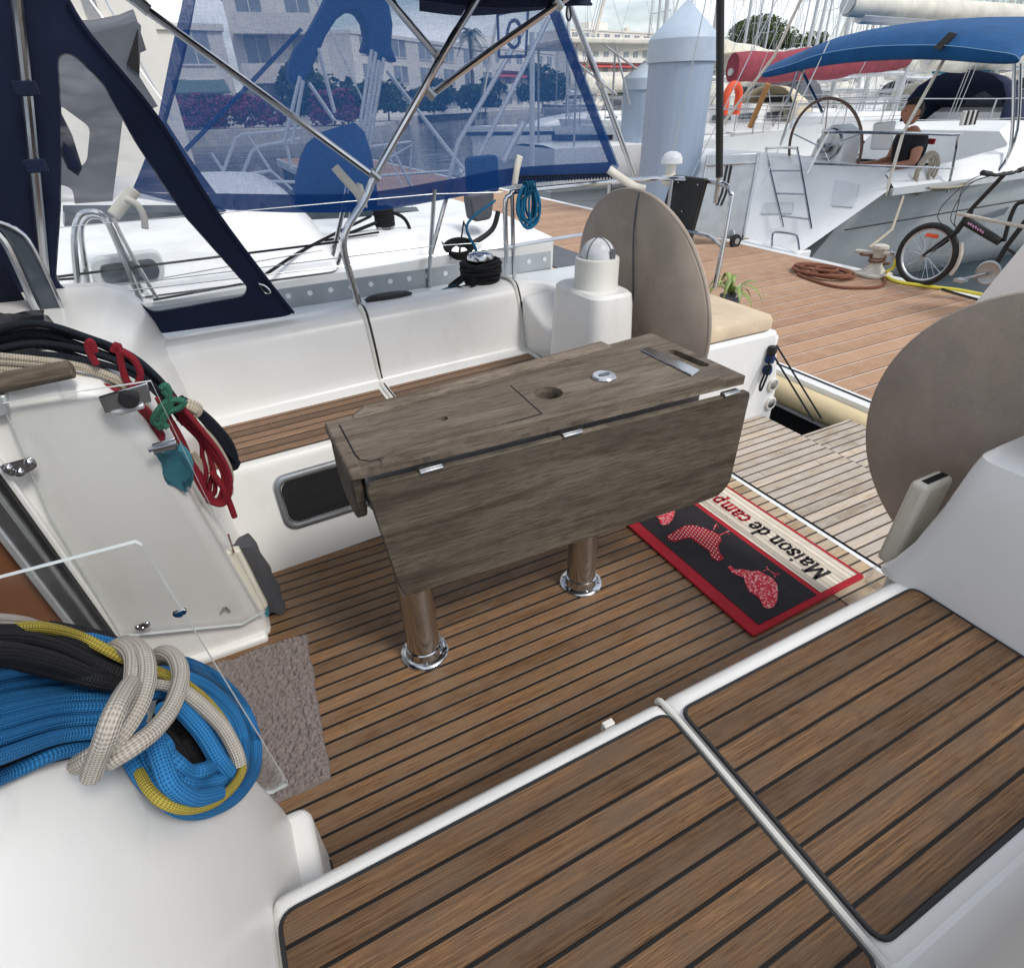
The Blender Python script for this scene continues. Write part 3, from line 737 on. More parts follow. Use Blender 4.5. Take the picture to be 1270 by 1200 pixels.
# bights beyond the lashing, one inside the next
C_ = (236, 925)
BL = [(150, 812), (196, 812), (240, 822), (276, 842), (304, 876), (319, 915), (317, 955), (298, 988), (264, 1006), (226, 1004), (192, 984), (168, 954), (150, 922), (132, 898)]
for k in range(4):
    f = .965-.185*k; B.append([(C_[0]+(x-C_[0])*f+random.uniform(-2, 2), C_[1]+(y-C_[1])*f+random.uniform(-2, 2), .014+.009*min(k, 3)+.004*((j+k) % 2)) for j, (x, y) in enumerate(BL)])
B.append([(188, 905, .05), (202, 950, .052), (214, 975, .05), (240, 990, .046), (270, 984, .044)])
B.append([(215, 868, .05), (248, 905, .052), (270, 940, .05), (284, 958, .045)])
strands(B[:9], .0068, 'r_blue', 'blue_strands'); strands(B[9:], .0098, 'r_blue', 'blue_bights')
strands([[(-70, y_+24, .004), (0, y_, .005), (70, y_-14, .005), (130, y_-26, .005), (172, y_-34, .004)] for y_ in (842, 858, 874, 890, 907, 926, 948)], .008, 'r_black', 'gap_shade_strands')  # black filler strands added below to darken the gaps between blue ones
strands([[(-70, 800, .06), (0, 790, .06), (60, 800, .066), (110, 822, .066), (150, 838, .06)], [(-70, 815, .068), (0, 806, .066), (60, 818, .07), (110, 836, .066), (160, 848, .05)], [(-70, 790, .05), (0, 784, .052), (50, 786, .055), (110, 808, .055), (150, 824, .05)],
         [(-70, 824, .05), (0, 815, .056), (70, 832, .062), (130, 846, .056), (180, 852, .05)], [(60, 778, .02), (130, 792, .02), (190, 822, .02), (240, 842, .018)], [(210, 880, .012), (250, 930, .012), (260, 960, .012), (220, 940, .012), (200, 900, .012)], [(200, 870, .014), (228, 885, .014), (248, 915, .014), (258, 950, .012)], [(196, 885, .016), (222, 900, .016), (240, 930, .014), (250, 962, .012)], [(196, 900, .014), (216, 922, .014), (232, 948, .012), (238, 970, .012)], [(205, 890, .02), (240, 915, .016), (255, 945, .014), (225, 925, .016)]], .0082, 'r_black', 'black_strands')
strands([[(-70, 800, .03), (0, 782, .05), (50, 778, .062), (100, 790, .066), (150, 815, .066), (190, 830, .066), (230, 848, .064), (262, 875, .06), (286, 910, .056), (300, 945, .052), (294, 968, .046), (270, 992, .042), (235, 1003, .04), (205, 996, .038), (184, 978, .03), (172, 956, .02)]], .0058, 'r_yellow', 'yellow_strand')
strands([[(-40, 770, .05), (0, 772, .05), (25, 774, .048), (45, 780, .036)]], .0085, 'r_grey', 'grey_strand')
strands([[(190, 845, .05), (215, 850, .06), (245, 870, .066), (275, 900, .066), (292, 930, .062), (297, 948, .056)]], .0085, 'r_grey', 'grey_strand')
# the lashing turns, pulled tight round the bundle
strands([[(146, 800, .04), (160, 797, .07), (176, 808, .094), (182, 832, .10), (178, 860, .102), (164, 890, .098), (142, 918, .084), (114, 938, .062), (96, 948, .035)],
         [(136, 806, .04), (150, 801, .068), (164, 812, .088), (166, 836, .094), (160, 866, .094), (148, 894, .088), (130, 920, .074)],
         [(162, 848, .112), (152, 864, .120), (140, 888, .118), (130, 916, .104), (120, 942, .080), (113, 962, .05)],
         [(190, 816, .06), (204, 809, .08), (218, 817, .094), (224, 840, .10), (214, 874, .098), (192, 904, .09), (164, 926, .08), (134, 944, .06)]], .0092, 'r_grey', 'grey_lashing')
# ------------------------------------------------------------------ folding cockpit table
tb = thing('folding_table', 'weathered grey wooden folding table on two chrome legs in the cockpit', 'table', (.5, 1.115, 0))
def ty0(x): return 1.022-.04*(x-.135)          # near edge of the fixed top
def ty1(x): return 1.262+.105*(x-.135)         # far edge
ZT = .69
def wuv(mb, loop, mi=0):
    i = mb.add(loop); mb.face(range(i, i+len(loop)), [(p[0], p[1]*20) for p in loop], mi)
def slab(loop, z0, z1, name, mat, par, bevel=.004):
    mb = MB(); n = len(loop)
    wuv(mb, [V((x, y, z1)) for x, y in loop]); wuv(mb, [V((x, y, z0)) for x, y in reversed(loop)])
    for k in range(n):
        a, b = loop[k], loop[(k+1) % n]
        i = mb.add([(a[0], a[1], z0), (b[0], b[1], z0), (b[0], b[1], z1), (a[0], a[1], z1)])
        mb.face((i, i+1, i+2, i+3), [(a[0], a[1]*20+z0*20), (b[0], b[1]*20+z0*20), (b[0], b[1]*20+z1*20), (a[0], a[1]*20+z1*20)])
    return mb.build(name, mat, par, bevel=bevel, smooth=30)
# the top with its cup hole and hand slot cut through
xa, xb = .135, 1.168
def circle(cx, cy, r, n=28, e=1): return [(cx+r*math.cos(2*PI*k/n), cy+e*r*math.sin(2*PI*k/n)) for k in range(n)]
cup_c = K(680, 487, z=ZT); slot_a, slot_b = K(835, 436, z=ZT), K(872, 452, z=ZT)
knot_c = K(550, 519, z=ZT)
def capsule(a, b, r, n=8):
    a, b = V(a[:2]), V(b[:2]); d = (b-a).normalized(); q = V((-d.y, d.x)); o = []
    for k in range(n+1):
        t = PI*k/n-PI/2; p = b+r*(math.cos(t)*d+math.sin(t)*q); o.append((p.x, p.y))
    for k in range(n+1):
        t = PI*k/n+PI/2; p = a+r*(math.cos(t)*d+math.sin(t)*q); o.append((p.x, p.y))
    return o
def holed(outer, holes, z0, z1, name, mat, par, frame=None, uvf=None, bevel=0, smooth=30):
    """a plate with openings; frame maps (x, y, z) to the world"""
    fr = frame or (lambda x, y, z: V((x, y, z))); uvf = uvf or (lambda x, y: (x, y*20))
    bm = bmesh.new(); ul = bm.loops.layers.uv.new('UVMap'); es = []; loops = [outer]+holes
    for lp_ in loops:
        vs = [bm.verts.new((x, y, 0)) for x, y in lp_]
        es += [bm.edges.new((vs[i], vs[(i+1) % len(vs)])) for i in range(len(vs))]
    bmesh.ops.triangle_fill(bm, edges=es, use_beauty=True)
    top = [[(l.vert.co.x, l.vert.co.y) for l in f.loops] for f in bm.faces]; bm.free()
    mb = MB()
    for f in top:
        for z in ((z1, z0) if z1 != z0 else (z1,)):
            i = mb.add([fr(x, y, z) for x, y in f]); mb.face((i, i+1, i+2), [uvf(x, y) for x, y in f])
    if z1 != z0:
        for lp_ in loops:
            n = len(lp_)
            for k in range(n):
                a, b = lp_[k], lp_[(k+1) % n]
                i = mb.add([fr(*a, z0), fr(*b, z0), fr(*b, z1), fr(*a, z1)]); mb.face((i, i+1, i+2, i+3), [uvf(*a), uvf(*b), uvf(*b), uvf(*a)])
    return mb.build(name, mat, par, smooth=smooth, bevel=bevel)
out = [(xa, ty0(xa)), (.55, ty0(.55)), (xb, ty0(xb)), (xb, ty1(xb)), (.6, ty1(.6)), (xa, ty1(xa))]
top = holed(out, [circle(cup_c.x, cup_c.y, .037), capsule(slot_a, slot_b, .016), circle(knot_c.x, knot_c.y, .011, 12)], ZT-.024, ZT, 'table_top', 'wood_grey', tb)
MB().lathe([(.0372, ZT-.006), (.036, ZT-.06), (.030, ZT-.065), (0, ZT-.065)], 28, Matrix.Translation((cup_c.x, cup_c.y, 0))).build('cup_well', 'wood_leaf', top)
for x0_, x1_ in ((xa+.03, cup_c.x-.045), (cup_c.x+.045, xb-.08)):
    slab([(x0_, 1.052), (x1_, 1.047), (x1_, 1.20+.06*(x1_-xa)), (x0_, 1.19+.06*(x0_-xa))], ZT-.13, ZT-.025, 'table_box', 'alu_white', tb)  # box coloured pale so the gap above the leaf looks lit
slab([(cup_c.x-.045, 1.05), (cup_c.x+.045, 1.048), (cup_c.x+.045, 1.058), (cup_c.x-.045, 1.06)], ZT-.13, ZT-.025, 'box_front', 'alu_white', tb)
# seams of the lid in the top
def seam(a, b, w=.0018):
    a, b = V((a[0], a[1], ZT+.0006)), V((b[0], b[1], ZT+.0006)); d = (b-a).normalized(); q = V((-d.y, d.x, 0))*w
    mb = MB(); i = mb.add([a-q, b-q, b+q, a+q]); mb.face((i, i+1, i+2, i+3)); return mb
ks = [K(x, y, z=ZT) for x, y in ((421, 527), (440, 563), (446, 570), (460, 572), (672, 513), (633, 478))]
sm = MB()
for p, q in zip(ks[:-1], ks[1:]):
    t = seam(p, q); i = sm.add(t.v); sm.face((i, i+1, i+2, i+3))
sm.build('lid_seam', 'dark', top, smooth=0)
# raised fiddle rails along both long edges
def fiddle(f, x0, x1, sgn, nm):
    w, h = .026, .020; rows = []
    for i in range(9):
        x = x0+(x1-x0)*i/8; y = f(x); hh = h*(.15 if i in (0, 8) else 1)
        rows.append([(x, y, ZT-.01), (x, y, ZT+hh*.7), (x, y+sgn*.006, ZT+hh), (x, y+sgn*w*.6, ZT+hh*.8), (x, y+sgn*w, ZT+.0008)])
    rows[1] = [(x0+.03, f(x0+.03)+(p[1]-rows[1][0][1]), p[2]) for p in rows[1]]; rows[7] = [(x1-.03, f(x1-.03)+(p[1]-rows[7][0][1]), p[2]) for p in rows[7]]
    MB().grid(rows, lambda a, b: (rows[a][0][0], b*.8)).build(nm, 'wood_grey', top)
fiddle(lambda x: ty1(x)+.001, .20, .99, -1, 'fiddle_rail'); fiddle(lambda x: ty0(x)-.001, .20, 1.10, 1, 'fiddle_rail')
# end boards
ends = MB()
yl0, yl1 = ty0(xa)-.002, ty1(xa)+.002
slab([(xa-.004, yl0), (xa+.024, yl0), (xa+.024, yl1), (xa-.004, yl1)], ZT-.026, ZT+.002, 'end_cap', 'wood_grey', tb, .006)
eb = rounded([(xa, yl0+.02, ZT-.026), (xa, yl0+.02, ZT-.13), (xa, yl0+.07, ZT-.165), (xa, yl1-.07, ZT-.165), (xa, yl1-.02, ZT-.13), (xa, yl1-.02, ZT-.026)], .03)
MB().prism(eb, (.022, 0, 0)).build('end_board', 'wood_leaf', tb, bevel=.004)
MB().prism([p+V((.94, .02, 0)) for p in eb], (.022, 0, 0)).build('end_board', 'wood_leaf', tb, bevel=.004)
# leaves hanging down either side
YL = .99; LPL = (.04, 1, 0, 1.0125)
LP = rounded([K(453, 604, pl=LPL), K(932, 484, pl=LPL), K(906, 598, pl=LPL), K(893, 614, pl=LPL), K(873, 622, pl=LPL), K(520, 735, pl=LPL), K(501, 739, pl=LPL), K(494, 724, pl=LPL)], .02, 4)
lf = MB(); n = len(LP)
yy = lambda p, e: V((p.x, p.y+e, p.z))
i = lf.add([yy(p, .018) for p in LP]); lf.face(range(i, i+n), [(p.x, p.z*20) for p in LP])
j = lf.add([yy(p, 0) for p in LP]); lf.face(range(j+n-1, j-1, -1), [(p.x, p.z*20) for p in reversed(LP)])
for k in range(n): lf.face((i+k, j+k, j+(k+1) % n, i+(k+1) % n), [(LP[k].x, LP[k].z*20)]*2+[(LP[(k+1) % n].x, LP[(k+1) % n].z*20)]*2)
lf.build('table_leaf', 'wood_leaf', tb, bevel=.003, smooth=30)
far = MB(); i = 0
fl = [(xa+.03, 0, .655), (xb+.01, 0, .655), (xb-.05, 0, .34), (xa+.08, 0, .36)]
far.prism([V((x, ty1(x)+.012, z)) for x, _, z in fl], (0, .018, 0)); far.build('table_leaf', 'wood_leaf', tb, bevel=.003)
for px, py in ((535, 580), (711, 534), (909, 485)):
    c = K(px, py, pl=LPL); y = ty0(c.x)-.010; c.z = ZT-.030
    MB().box((c.x-.026, y-.002, c.z-.010), (c.x+.026, y+.012, c.z+.0)).tube([(c.x-.026, y-.004, c.z-.006), (c.x+.026, y-.004, c.z-.006)], .0045, 8).build('hinge', 'steel_dull', tb, bevel=.001)
# fittings on the top
e = K(749, 468, z=ZT); T = Matrix.Translation((e.x, e.y, ZT)) @ Matrix.Diagonal((1.0, 1.0, 1, 1))
lt = MB().lathe([(.034, 0), (.034, .004), (.030, .008), (0, .009)], 28, T).build('flush_latch', 'steel', top)
MB().lathe([(.012, .0092), (.010, .0096), (0, .0096)], 16, T @ Matrix.Diagonal((1.5, .8, 1, 1))).build('latch_pull', 'glass_dark', lt)
MB().prism([K(794, 435, z=ZT+.001), K(804, 431, z=ZT+.001), K(868, 460, z=ZT+.001), K(858, 467, z=ZT+.001)], (0, 0, .004)).build('metal_strip', 'steel', top, bevel=.002)
for lx, ly in ((.243, 1.101), (.788, 1.13)):
    T = Matrix.Translation((lx, ly, 0))
    lg = MB().lathe([(.046, .006), (.046, ZT-.12)], 32, T).build('leg', 'steel', tb)
    MB().lathe([(.068, 0), (.068, .006), (.064, .010), (.053, .012), (.050, .02), (.050, .036), (.0465, .038)], 36, T).build('flange', 'steel', lg)
    sc_ = MB()
    for k in range(6):
        a = 2*PI*k/6+.3; sc_.lathe([(.004, .011), (.003, .0135), (0, .014)], 8, T @ Matrix.Translation((.058*math.cos(a), .058*math.sin(a), 0)))
    sc_.build('flange_screws', 'steel_dull', lg)

# ------------------------------------------------------------------ the two steering wheels under taupe covers
def wheel(cx, cy, cz, R, label, seam_y):
    w = thing('steering_wheel', label, 'wheel', (cx, cy, cz))
    kt = math.tan(math.radians(8)); U = V((0, 1, 0)); W = V((-math.sin(math.radians(8)), 0, math.cos(math.radians(8)))); N = U.cross(W); N = -N if N.x > 0 else N
    seam0 = seam_y or 0; fold = 1 if seam_y is not None else 0
    c = V((cx, cy, cz)); rows = []; rr = [0, .2, .4, .6, .75, .86, .93, .97, .99, 1]; na = 96
    for sgn in (1, -1):
        for q in (rr if sgn > 0 else rr[::-1][1:]):
            row = []
            for k in range(na):
                a = 2*PI*k/na
                th = .030*(1-q**5)+.006*(1-q)
                wv = (.09*max(0, seam0-q*math.cos(a))*(1-q**4)*fold+.016*math.sin(a*2+1)*q*(1-q)*2+.010*math.sin(a*9+q*5)*max(0, q-.5)*(1-q)*4) if sgn > 0 else 0
                row.append(c+R*q*(math.cos(a)*U+math.sin(a)*W)+N*sgn*(th+.009)+N*wv)
            rows.append(row)
    cv = MB().grid(rows, closed=True).build('wheel_cover', 'beige', w, smooth=60)
    MB().tube([c+R*.995*(math.cos(2*PI*k/96)*U+math.sin(2*PI*k/96)*W)+N*.0 for k in range(96)], .009, 8, closed=True).build('cover_piping', 'beige', cv)
    s = []; seam = seam_y is not None; seam_y = seam_y or 0
    for k in range(14):
        z = -.05+k/13*(math.sqrt(1-seam_y**2)+.05); q = math.hypot(seam_y, z)
        s.append(c+R*(seam_y*U+z*W)+N*(.030*(1-min(1, q)**5)+.006*(1-min(1, q))+.0105))
    if seam: MB().tube(s, .0032, 6).build('cover_seam', 'grey_canvas', cv)
    # rim, hub and spokes inside the cover
    ri = MB().tube([c+R*.96*(math.cos(2*PI*k/64)*U+math.sin(2*PI*k/64)*W) for k in range(64)], .010, 8, closed=True)
    for k in range(6): a = 2*PI*k/6; ri.tube([c, c+R*.95*(math.cos(a)*U+math.sin(a)*W)], .006, 6)
    ri.build('wheel_rim', 'steel', w)
    MB().tube([c, c+V((-.16, 0, .02))], .03, 12).build('wheel_hub', 'black', w)
wheel(1.475, 1.84, .622, .412, 'steering wheel under a taupe cloth cover behind the table and the clear compass dome', -.1)
wheel(1.478, .415, .60, .394, 'steering wheel under a taupe cloth cover at the right edge beside the beige pocket', None)

# ------------------------------------------------------------------ printed door mat
M['m_red'] = plain('mat_red', (172, 26, 42), .95, bump=.6, bscale=700)
M['m_black'] = plain('mat_black', (36, 32, 36), .95, bump=.6, bscale=700)
M['m_cream'] = teak('mat_cream', lin((196, 184, 166)), lin((222, 212, 196)), lin((150, 138, 124)), w=.12, rough=.95)
M['m_white'] = plain('mat_white', (226, 214, 206), .95)
def speck(name, a, b):
    t = NT(name); n = t.noise(170, detail=3)
    return t.done(t.pbsdf(t.mix(t.rng(n, .52, .60, 0, 1), lin(a), lin(b)), .95).outputs[0])
M['m_speck'] = speck('mat_red_speckle', (196, 34, 52), (232, 180, 180))
rug = thing('door_mat', 'red and black printed mat with hens and the words Maison de campagne', 'door mat', (1.35, 1.1, 0))
RX0, RX1, RY0, RY1 = 1.098, 1.598, .700, 1.50
MB().prism(rounded([(RX0, RY0, .002), (RX1, RY0+.012, .002), (RX1-.005, RY1, .002), (RX0-.004, RY1, .002)], .012), (0, 0, .009)).build('mat_base', 'm_red', rug, bevel=.003)
def flat(loop, z, mat, name, par=rug, th=.0015):
    MB().prism([V((p[0], p[1], z)) for p in loop], (0, 0, th)).build(name, mat, par, smooth=0)
ZM = .0112
flat([(1.142, .722), (1.392, .727), (1.388, 1.484), (1.138, 1.484)], ZM, 'm_black', 'black_field')
mb = MB(); q = [(1.412, .728), (1.583, .731), (1.580, 1.484), (1.408, 1.484)]
i = mb.add([(x, y, ZM+.001) for x, y in q]); mb.face((i, i+1, i+2, i+3), [(y, x/.02) for x, y in q]); mb.build('cream_band', 'm_cream', rug, smooth=0)
def pxs(l, u0=700, v0=560, k=.315): return [K(u0+k*u, v0+k*v, z=.012) for u, v in l]
hen = pxs([(642, 455), (652, 450), (672, 466), (700, 464), (740, 473), (762, 468), (790, 484), (820, 500), (836, 522), (840, 556), (836, 590), (822, 614), (800, 619), (782, 610), (772, 584), (752, 566), (728, 552), (712, 520), (706, 496), (682, 488), (658, 476)])
hen2 = pxs([(403, 332), (425, 322), (445, 308), (470, 294), (505, 290), (545, 300), (590, 318), (612, 330), (618, 350), (605, 372), (612, 400), (628, 422), (606, 432), (580, 420), (568, 390), (540, 372), (512, 352), (495, 340), (460, 346), (435, 356), (410, 348)])
d3 = V((0, hen2[0].y-hen[0].y, 0))
hen3 = [p+V((-.01, 2*.5*(max(q.y for q in hen2)+min(q.y for q in hen2)-max(q.y for q in hen)-min(q.y for q in hen)), 0)) for p in hen]
for h_, mt in ((hen, 'm_speck'), (hen2, 'm_red'), (hen3, 'm_speck')): flat(h_, ZM+.0018, mt, 'hen_print')
lg_ = MB()
for l in ([(784, 470), (800, 462), (824, 480), (838, 486)], [(800, 462), (796, 452)], [(824, 480), (848, 482)], [(824, 480), (830, 496)]): lg_.tube(pxs(l), .0022, 5)
lg_.build('hen_legs', 'm_speck', rug); lg_ = MB()
for l in ([(586, 308), (600, 284), (606, 300)], [(600, 284), (590, 296)]): lg_.tube(pxs(l), .0025, 5)
lg_.build('hen_legs', 'm_speck', rug); lg_ = MB()
for l in ([(610, 330), (634, 318), (650, 326)], [(634, 318), (648, 312)]): lg_.tube(pxs(l), .0025, 5)
lg_.build('hen_legs', 'm_speck', rug)
c2 = sum(hen2, V())/len(hen2); ds = MB()
def inside(p, poly):
    r = False
    for a, b in zip(poly, poly[1:]+poly[:1]):
        if (a.y > p.y) != (b.y > p.y) and p.x < (b.x-a.x)*(p.y-a.y)/(b.y-a.y)+a.x: r = not r
    return r
for i in range(-12, 13):
    for j in range(-12, 13):
        p = V((c2.x+i*.0125, c2.y+j*.0125+(i % 2)*.006, 0))
        if inside(p, hen2) and all(inside(p+V(d), hen2) for d in ((.004, 0, 0), (-.004, 0, 0), (0, .004, 0), (0, -.004, 0))):
            ds.lathe([(.0026, ZM+.0034), (.0024, ZM+.0042), (0, ZM+.0042)], 8, Matrix.Translation((p.x, p.y, 0)))
ds.build('white_spots', 'm_white', rug)
# lettering drawn with broad strokes and slab serifs; letters stand with their tops towards the bow
GL = {'M': (1.0, [[(.1,0),(.14,1),(.48,.12),(.82,1),(.88,0)]], [(.02,0,.2),(.78,0,.2),(.02,1,.16),(.78,1,.2)]),
 'a': (.62, [[(.08,.52),(.18,.64),(.36,.64),(.45,.52),(.45,.08),(.55,.02)],[(.45,.38),(.2,.36),(.06,.2),(.12,.04),(.28,.02),(.45,.14)]], []),
 'i': (.34, [[(.16,0),(.16,.62)],[(.16,.86),(.16,.93)]], [(.04,0,.24),(.04,.63,.13)]),
 's': (.52, [[(.42,.5),(.36,.62),(.2,.64),(.09,.54),(.14,.4),(.32,.3),(.42,.18),(.36,.04),(.2,0),(.08,.06),(.05,.18)]], []),
 'o': (.62, [[(.3,0),(.12,.08),(.06,.32),(.12,.56),(.3,.64),(.47,.56),(.53,.32),(.47,.08),(.3,0)]], []),
 'n': (.68, [[(.14,0),(.14,.62)],[(.14,.48),(.28,.62),(.42,.62),(.5,.5),(.5,0)]], [(.02,0,.24),(.38,0,.24),(.02,.63,.13)]),
 'd': (.66, [[(.48,1),(.48,.06),(.6,.01)],[(.48,.5),(.34,.64),(.18,.6),(.07,.42),(.08,.18),(.2,.02),(.36,.03),(.48,.16)]], [(.36,1,.13)]),
 'e': (.58, [[(.08,.34),(.48,.36),(.46,.54),(.32,.64),(.16,.6),(.06,.4),(.08,.16),(.2,.02),(.36,.02),(.49,.14)]], []),
 'c': (.55, [[(.46,.5),(.36,.63),(.2,.62),(.08,.46),(.07,.2),(.2,.02),(.36,.02),(.47,.14)]], []),
 'm': (1.0, [[(.14,0),(.14,.62)],[(.14,.48),(.27,.62),(.4,.62),(.47,.5),(.47,0)],[(.47,.48),(.6,.62),(.73,.62),(.8,.5),(.8,0)]], [(.02,0,.24),(.36,0,.22),(.69,0,.24),(.02,.63,.13)]),
 'p': (.66, [[(.14,-.3),(.14,.62)],[(.14,.48),(.28,.63),(.42,.6),(.53,.42),(.52,.18),(.4,.02),(.26,.02),(.14,.14)]], [(.02,-.3,.26),(.02,.63,.13)]),
 'g': (.6, [[(.3,.2),(.12,.26),(.08,.44),(.16,.6),(.32,.64),(.46,.54),(.46,.32),(.3,.2)],[(.2,.22),(.1,.1),(.2,.02),(.42,0),(.5,-.14),(.38,-.28),(.16,-.28),(.06,-.16),(.14,-.02)]], [])}
def lettering(words, y, xb, h):
    for word, mt in words:
        mb = MB()
        for ch in word:
            if ch == ' ': y += .26*h; continue
            w, st, sf = GL[ch]; cw = .835
            if ch == 'i': sf2, sf = sf, []
            else: sf2 = []
            def P(a, b): return V((xb-b*h, y+a*h*cw, 0))
            for si, s in enumerate(st):
                if ch == 'i' and si: mb.build('letter', mt, rug, smooth=0); mb = MB()
                for a, b in zip(s[:-1], s[1:]):
                    A, Bq = P(*a), P(*b); d = (Bq-A).normalized(); q = V((-d.y, d.x, 0)); wd = h*(.075 if abs(d.x) > .5 else .045)
                    mb.prism([V((p.x, p.y, ZM+.0014)) for p in (A-q*wd-d*wd*.6, Bq-q*wd+d*wd*.6, Bq+q*wd+d*wd*.6, A+q*wd-d*wd*.6)], (0, 0, .0016))
            for a, b, l in sf:
                A = P(a, b); mb.prism([V((p.x, p.y, ZM+.0014)) for p in (A+V((.03*h, 0, 0)), A+V((.03*h, l*h, 0)), A+V((-.03*h, l*h, 0)), A+V((-.03*h, 0, 0)))], (0, 0, .0017))
            y += w*h*1.06*cw
            mb.build('letter', mt, rug, smooth=0); mb = MB()
lettering([('Maison de ', 'm_black'), ('campagne', 'm_red')], .772, 1.513, .067)

# ------------------------------------------------------------------ grey chenille bath mat
c1, c2_ = K(381, 789, z=.0), K(411, 967, z=.0)
a1, a2 = c1+V((-.5, .03, 0)), c2_+V((-.5, .0, 0)); nx, ny = 300, 230; rows = []
for j in range(ny+1):
    row = []
    for i in range(nx+1):
        p = a2.lerp(c2_, i/nx).lerp(a1.lerp(c1, i/nx), j/ny)
        p += V((.006*noise.noise((p.y*14, 0, 3)), .006*noise.noise((p.x*14, 5, 3)), 0))
        e = min(i, nx-i, j, ny-j)
        dv_ = noise.voronoi(V((p.x*105+noise.noise(V((p.x*20, p.y*20, 4)))*.6, p.y*128, 0)))[0]
        b = max(0, 1-dv_[0]*1.25)**.6
        h = .005+(.012*b+.003*noise.noise(V((p.x*60, p.y*60, 0))))*min(1, e/3)+.005*noise.noise(V((p.x*7, p.y*7, 1)))+.004
        row.append((p.x, p.y, h if e else .001))
    rows.append(row)
M['chenille'] = plain('chenille_pile', (122, 112, 108), .95, var=.22, scale=70)
tag(MB().grid(rows).build('bath_mat', 'chenille', smooth=180), 'greyish mauve chenille mat on the teak floor beside the open door', 'mat')
# ------------------------------------------------------------------ spray hood
def pxpoly(l, fn): return [fn(*p) for p in l]
hood = thing('spray_hood', 'navy canvas spray hood with a clear side window and steel tube over the cabin', 'spray hood', (-.3, 2.3, .8))
HP = (0, 1, .22, 2.46)
H3 = lambda px, py, e=0: K(px, py, pl=(0, 1, .22, 2.46-e))
outer = [(-70, -60), (50, -60), (84, 0), (112, 44), (196, 147), (266, 259), (330, 345), (364, 388), (352, 392), (200, 413), (182, 401), (163, 387), (84, 396), (40, 400), (-70, 420)]
win = rounded([V((q[0], q[1], 0)) for q in [(71, 70), (84, 65), (97, 72), (130, 106), (168, 175), (228, 266), (308, 356), (303, 368), (189, 388), (160, 367), (135, 357), (80, 360), (68, 346), (74, 260), (75, 150)]], 9)
win = [(p.x, p.y) for p in win]
hc = holed([(p.x, p.y) for p in rounded([V((a, b, 0)) for a, b in outer], 6)], [win], 0, 0, 'hood_canvas', 'navy', hood, frame=lambda x, y, z: H3(x, y), uvf=lambda x, y: (x*.01, y*.01), smooth=0)
hc.modifiers.new('thickness', 'SOLIDIFY').thickness = .004
wv = MB(); i = wv.add([H3(x, y, .006) for x, y in win]); wv.face(range(i, i+len(win))); wv.build('hood_window', 'vinyl', hc, smooth=0)
MB().tube([H3(x, y, -.0) for x, y in win], .0035, 6, closed=True).build('window_binding', 'navy', hc)
MB().tube(spline([H3(*p, .01) for p in ((84, 0), (112, 44), (196, 147), (266, 259), (330, 345), (364, 388))], 4), .006, 6).build('hood_piping', 'navy', hc)
MB().tube(spline([H3(*p, .03) for p in ((14, -70), (21, 0), (33, 110), (44, 220), (52, 300), (56, 345))], 5), .0125, 10).build('hood_tube', 'steel', hood)
for px, py in ((33, 110), (45, 206)):
    c = H3(px, py, .045); MB().box((c.x-.026, c.y-.006, c.z-.016), (c.x+.024, c.y+.006, c.z+.016)).build('tube_strap', 'navy', hood, bevel=.003)
# roof of the hood, over the cabin ahead
rows = []
for j in range(9):
    t = j/8; row = []
    for i in range(6):
        s = i/5; a = PI*t
        y = 1.12+1.04*math.cos(a); z = .85+(.78-.25*s**2)*math.sin(a)**.45
        row.append((-.52-1.3*s, y, z))
    rows.append(row)
MB().grid(rows).build('hood_roof', 'navy', hood, solid=.004)
# dark folds where the canvas gathers at the window
MB().lathe([(.0, -.10), (.018, -.08), (.024, 0), (.016, .07), (0, .1)], 12, Matrix.Translation(H3(77, 168, -.02))).build('canvas_fold', 'navy', hood)
# tensioner at the foot of the hood
q = H3(330, 358, .02)
MB().tube(spline([q+V((-.02, 0, .02)), q+V((.0, -.004, .01)), q+V((.012, -.004, -.012)), q+V((-.006, 0, -.014)), q+V((-.02, 0, .02))], 5), .0028, 6).build('hood_buckle', 'steel', hood)
# chrome edged windscreen strip by the cabin
ws = thing('windscreen_frame', 'chrome framed strip of tinted windscreen leaning at the left edge', 'windscreen', (-.5, 2.0, .8))
WS = lambda px, py, e=0: K(px, py, y=2.02-e)
gl = [WS(*p) for p in ((-20, 268), (18, 283), (40, 308), (79, 388), (72, 402), (58, 396), (20, 330), (-20, 275))]
MB().prism(gl, (0, .012, 0)).build('tinted_pane', 'glass_dark', ws, bevel=.002)
MB().tube(spline([WS(*p, .008) for p in ((-20, 276), (5, 298), (26, 340), (44, 380), (60, 401))], 4), .011, 8).build('chrome_edge', 'steel', ws)
MB().tube(spline([WS(*p, .004) for p in ((-10, 272), (20, 284), (42, 308), (78, 386), (72, 401), (60, 401))], 4), .005, 8).build('chrome_edge', 'steel', ws)
# black vinyl pouch over the cabin top winch
pc = MB(); rows = []
for j in range(8):
    t = j/7; c = K(-30+88*t, 410-6*t+8*math.sin(t*3), y=1.66); w = .055-.02*t
    rows.append([c+V((.012*math.sin(3*k), .05*math.cos(2*PI*k/18), w*math.sin(2*PI*k/18)*(1+.15*math.sin(k*2+j)))) for k in range(18)])
M['vinyl_black'] = plain('black_vinyl', (24, 24, 27), .3, var=.1, bump=.3, bscale=12)
g = MB().grid(rows, closed=True)
for r_ in (rows[0], rows[-1]): j = g.add(r_); g.face(range(j, j+18))
tag(g.build('winch_cover', 'vinyl_black'), 'shiny black vinyl pouch lying on the dark ropes at the left edge', 'pouch')

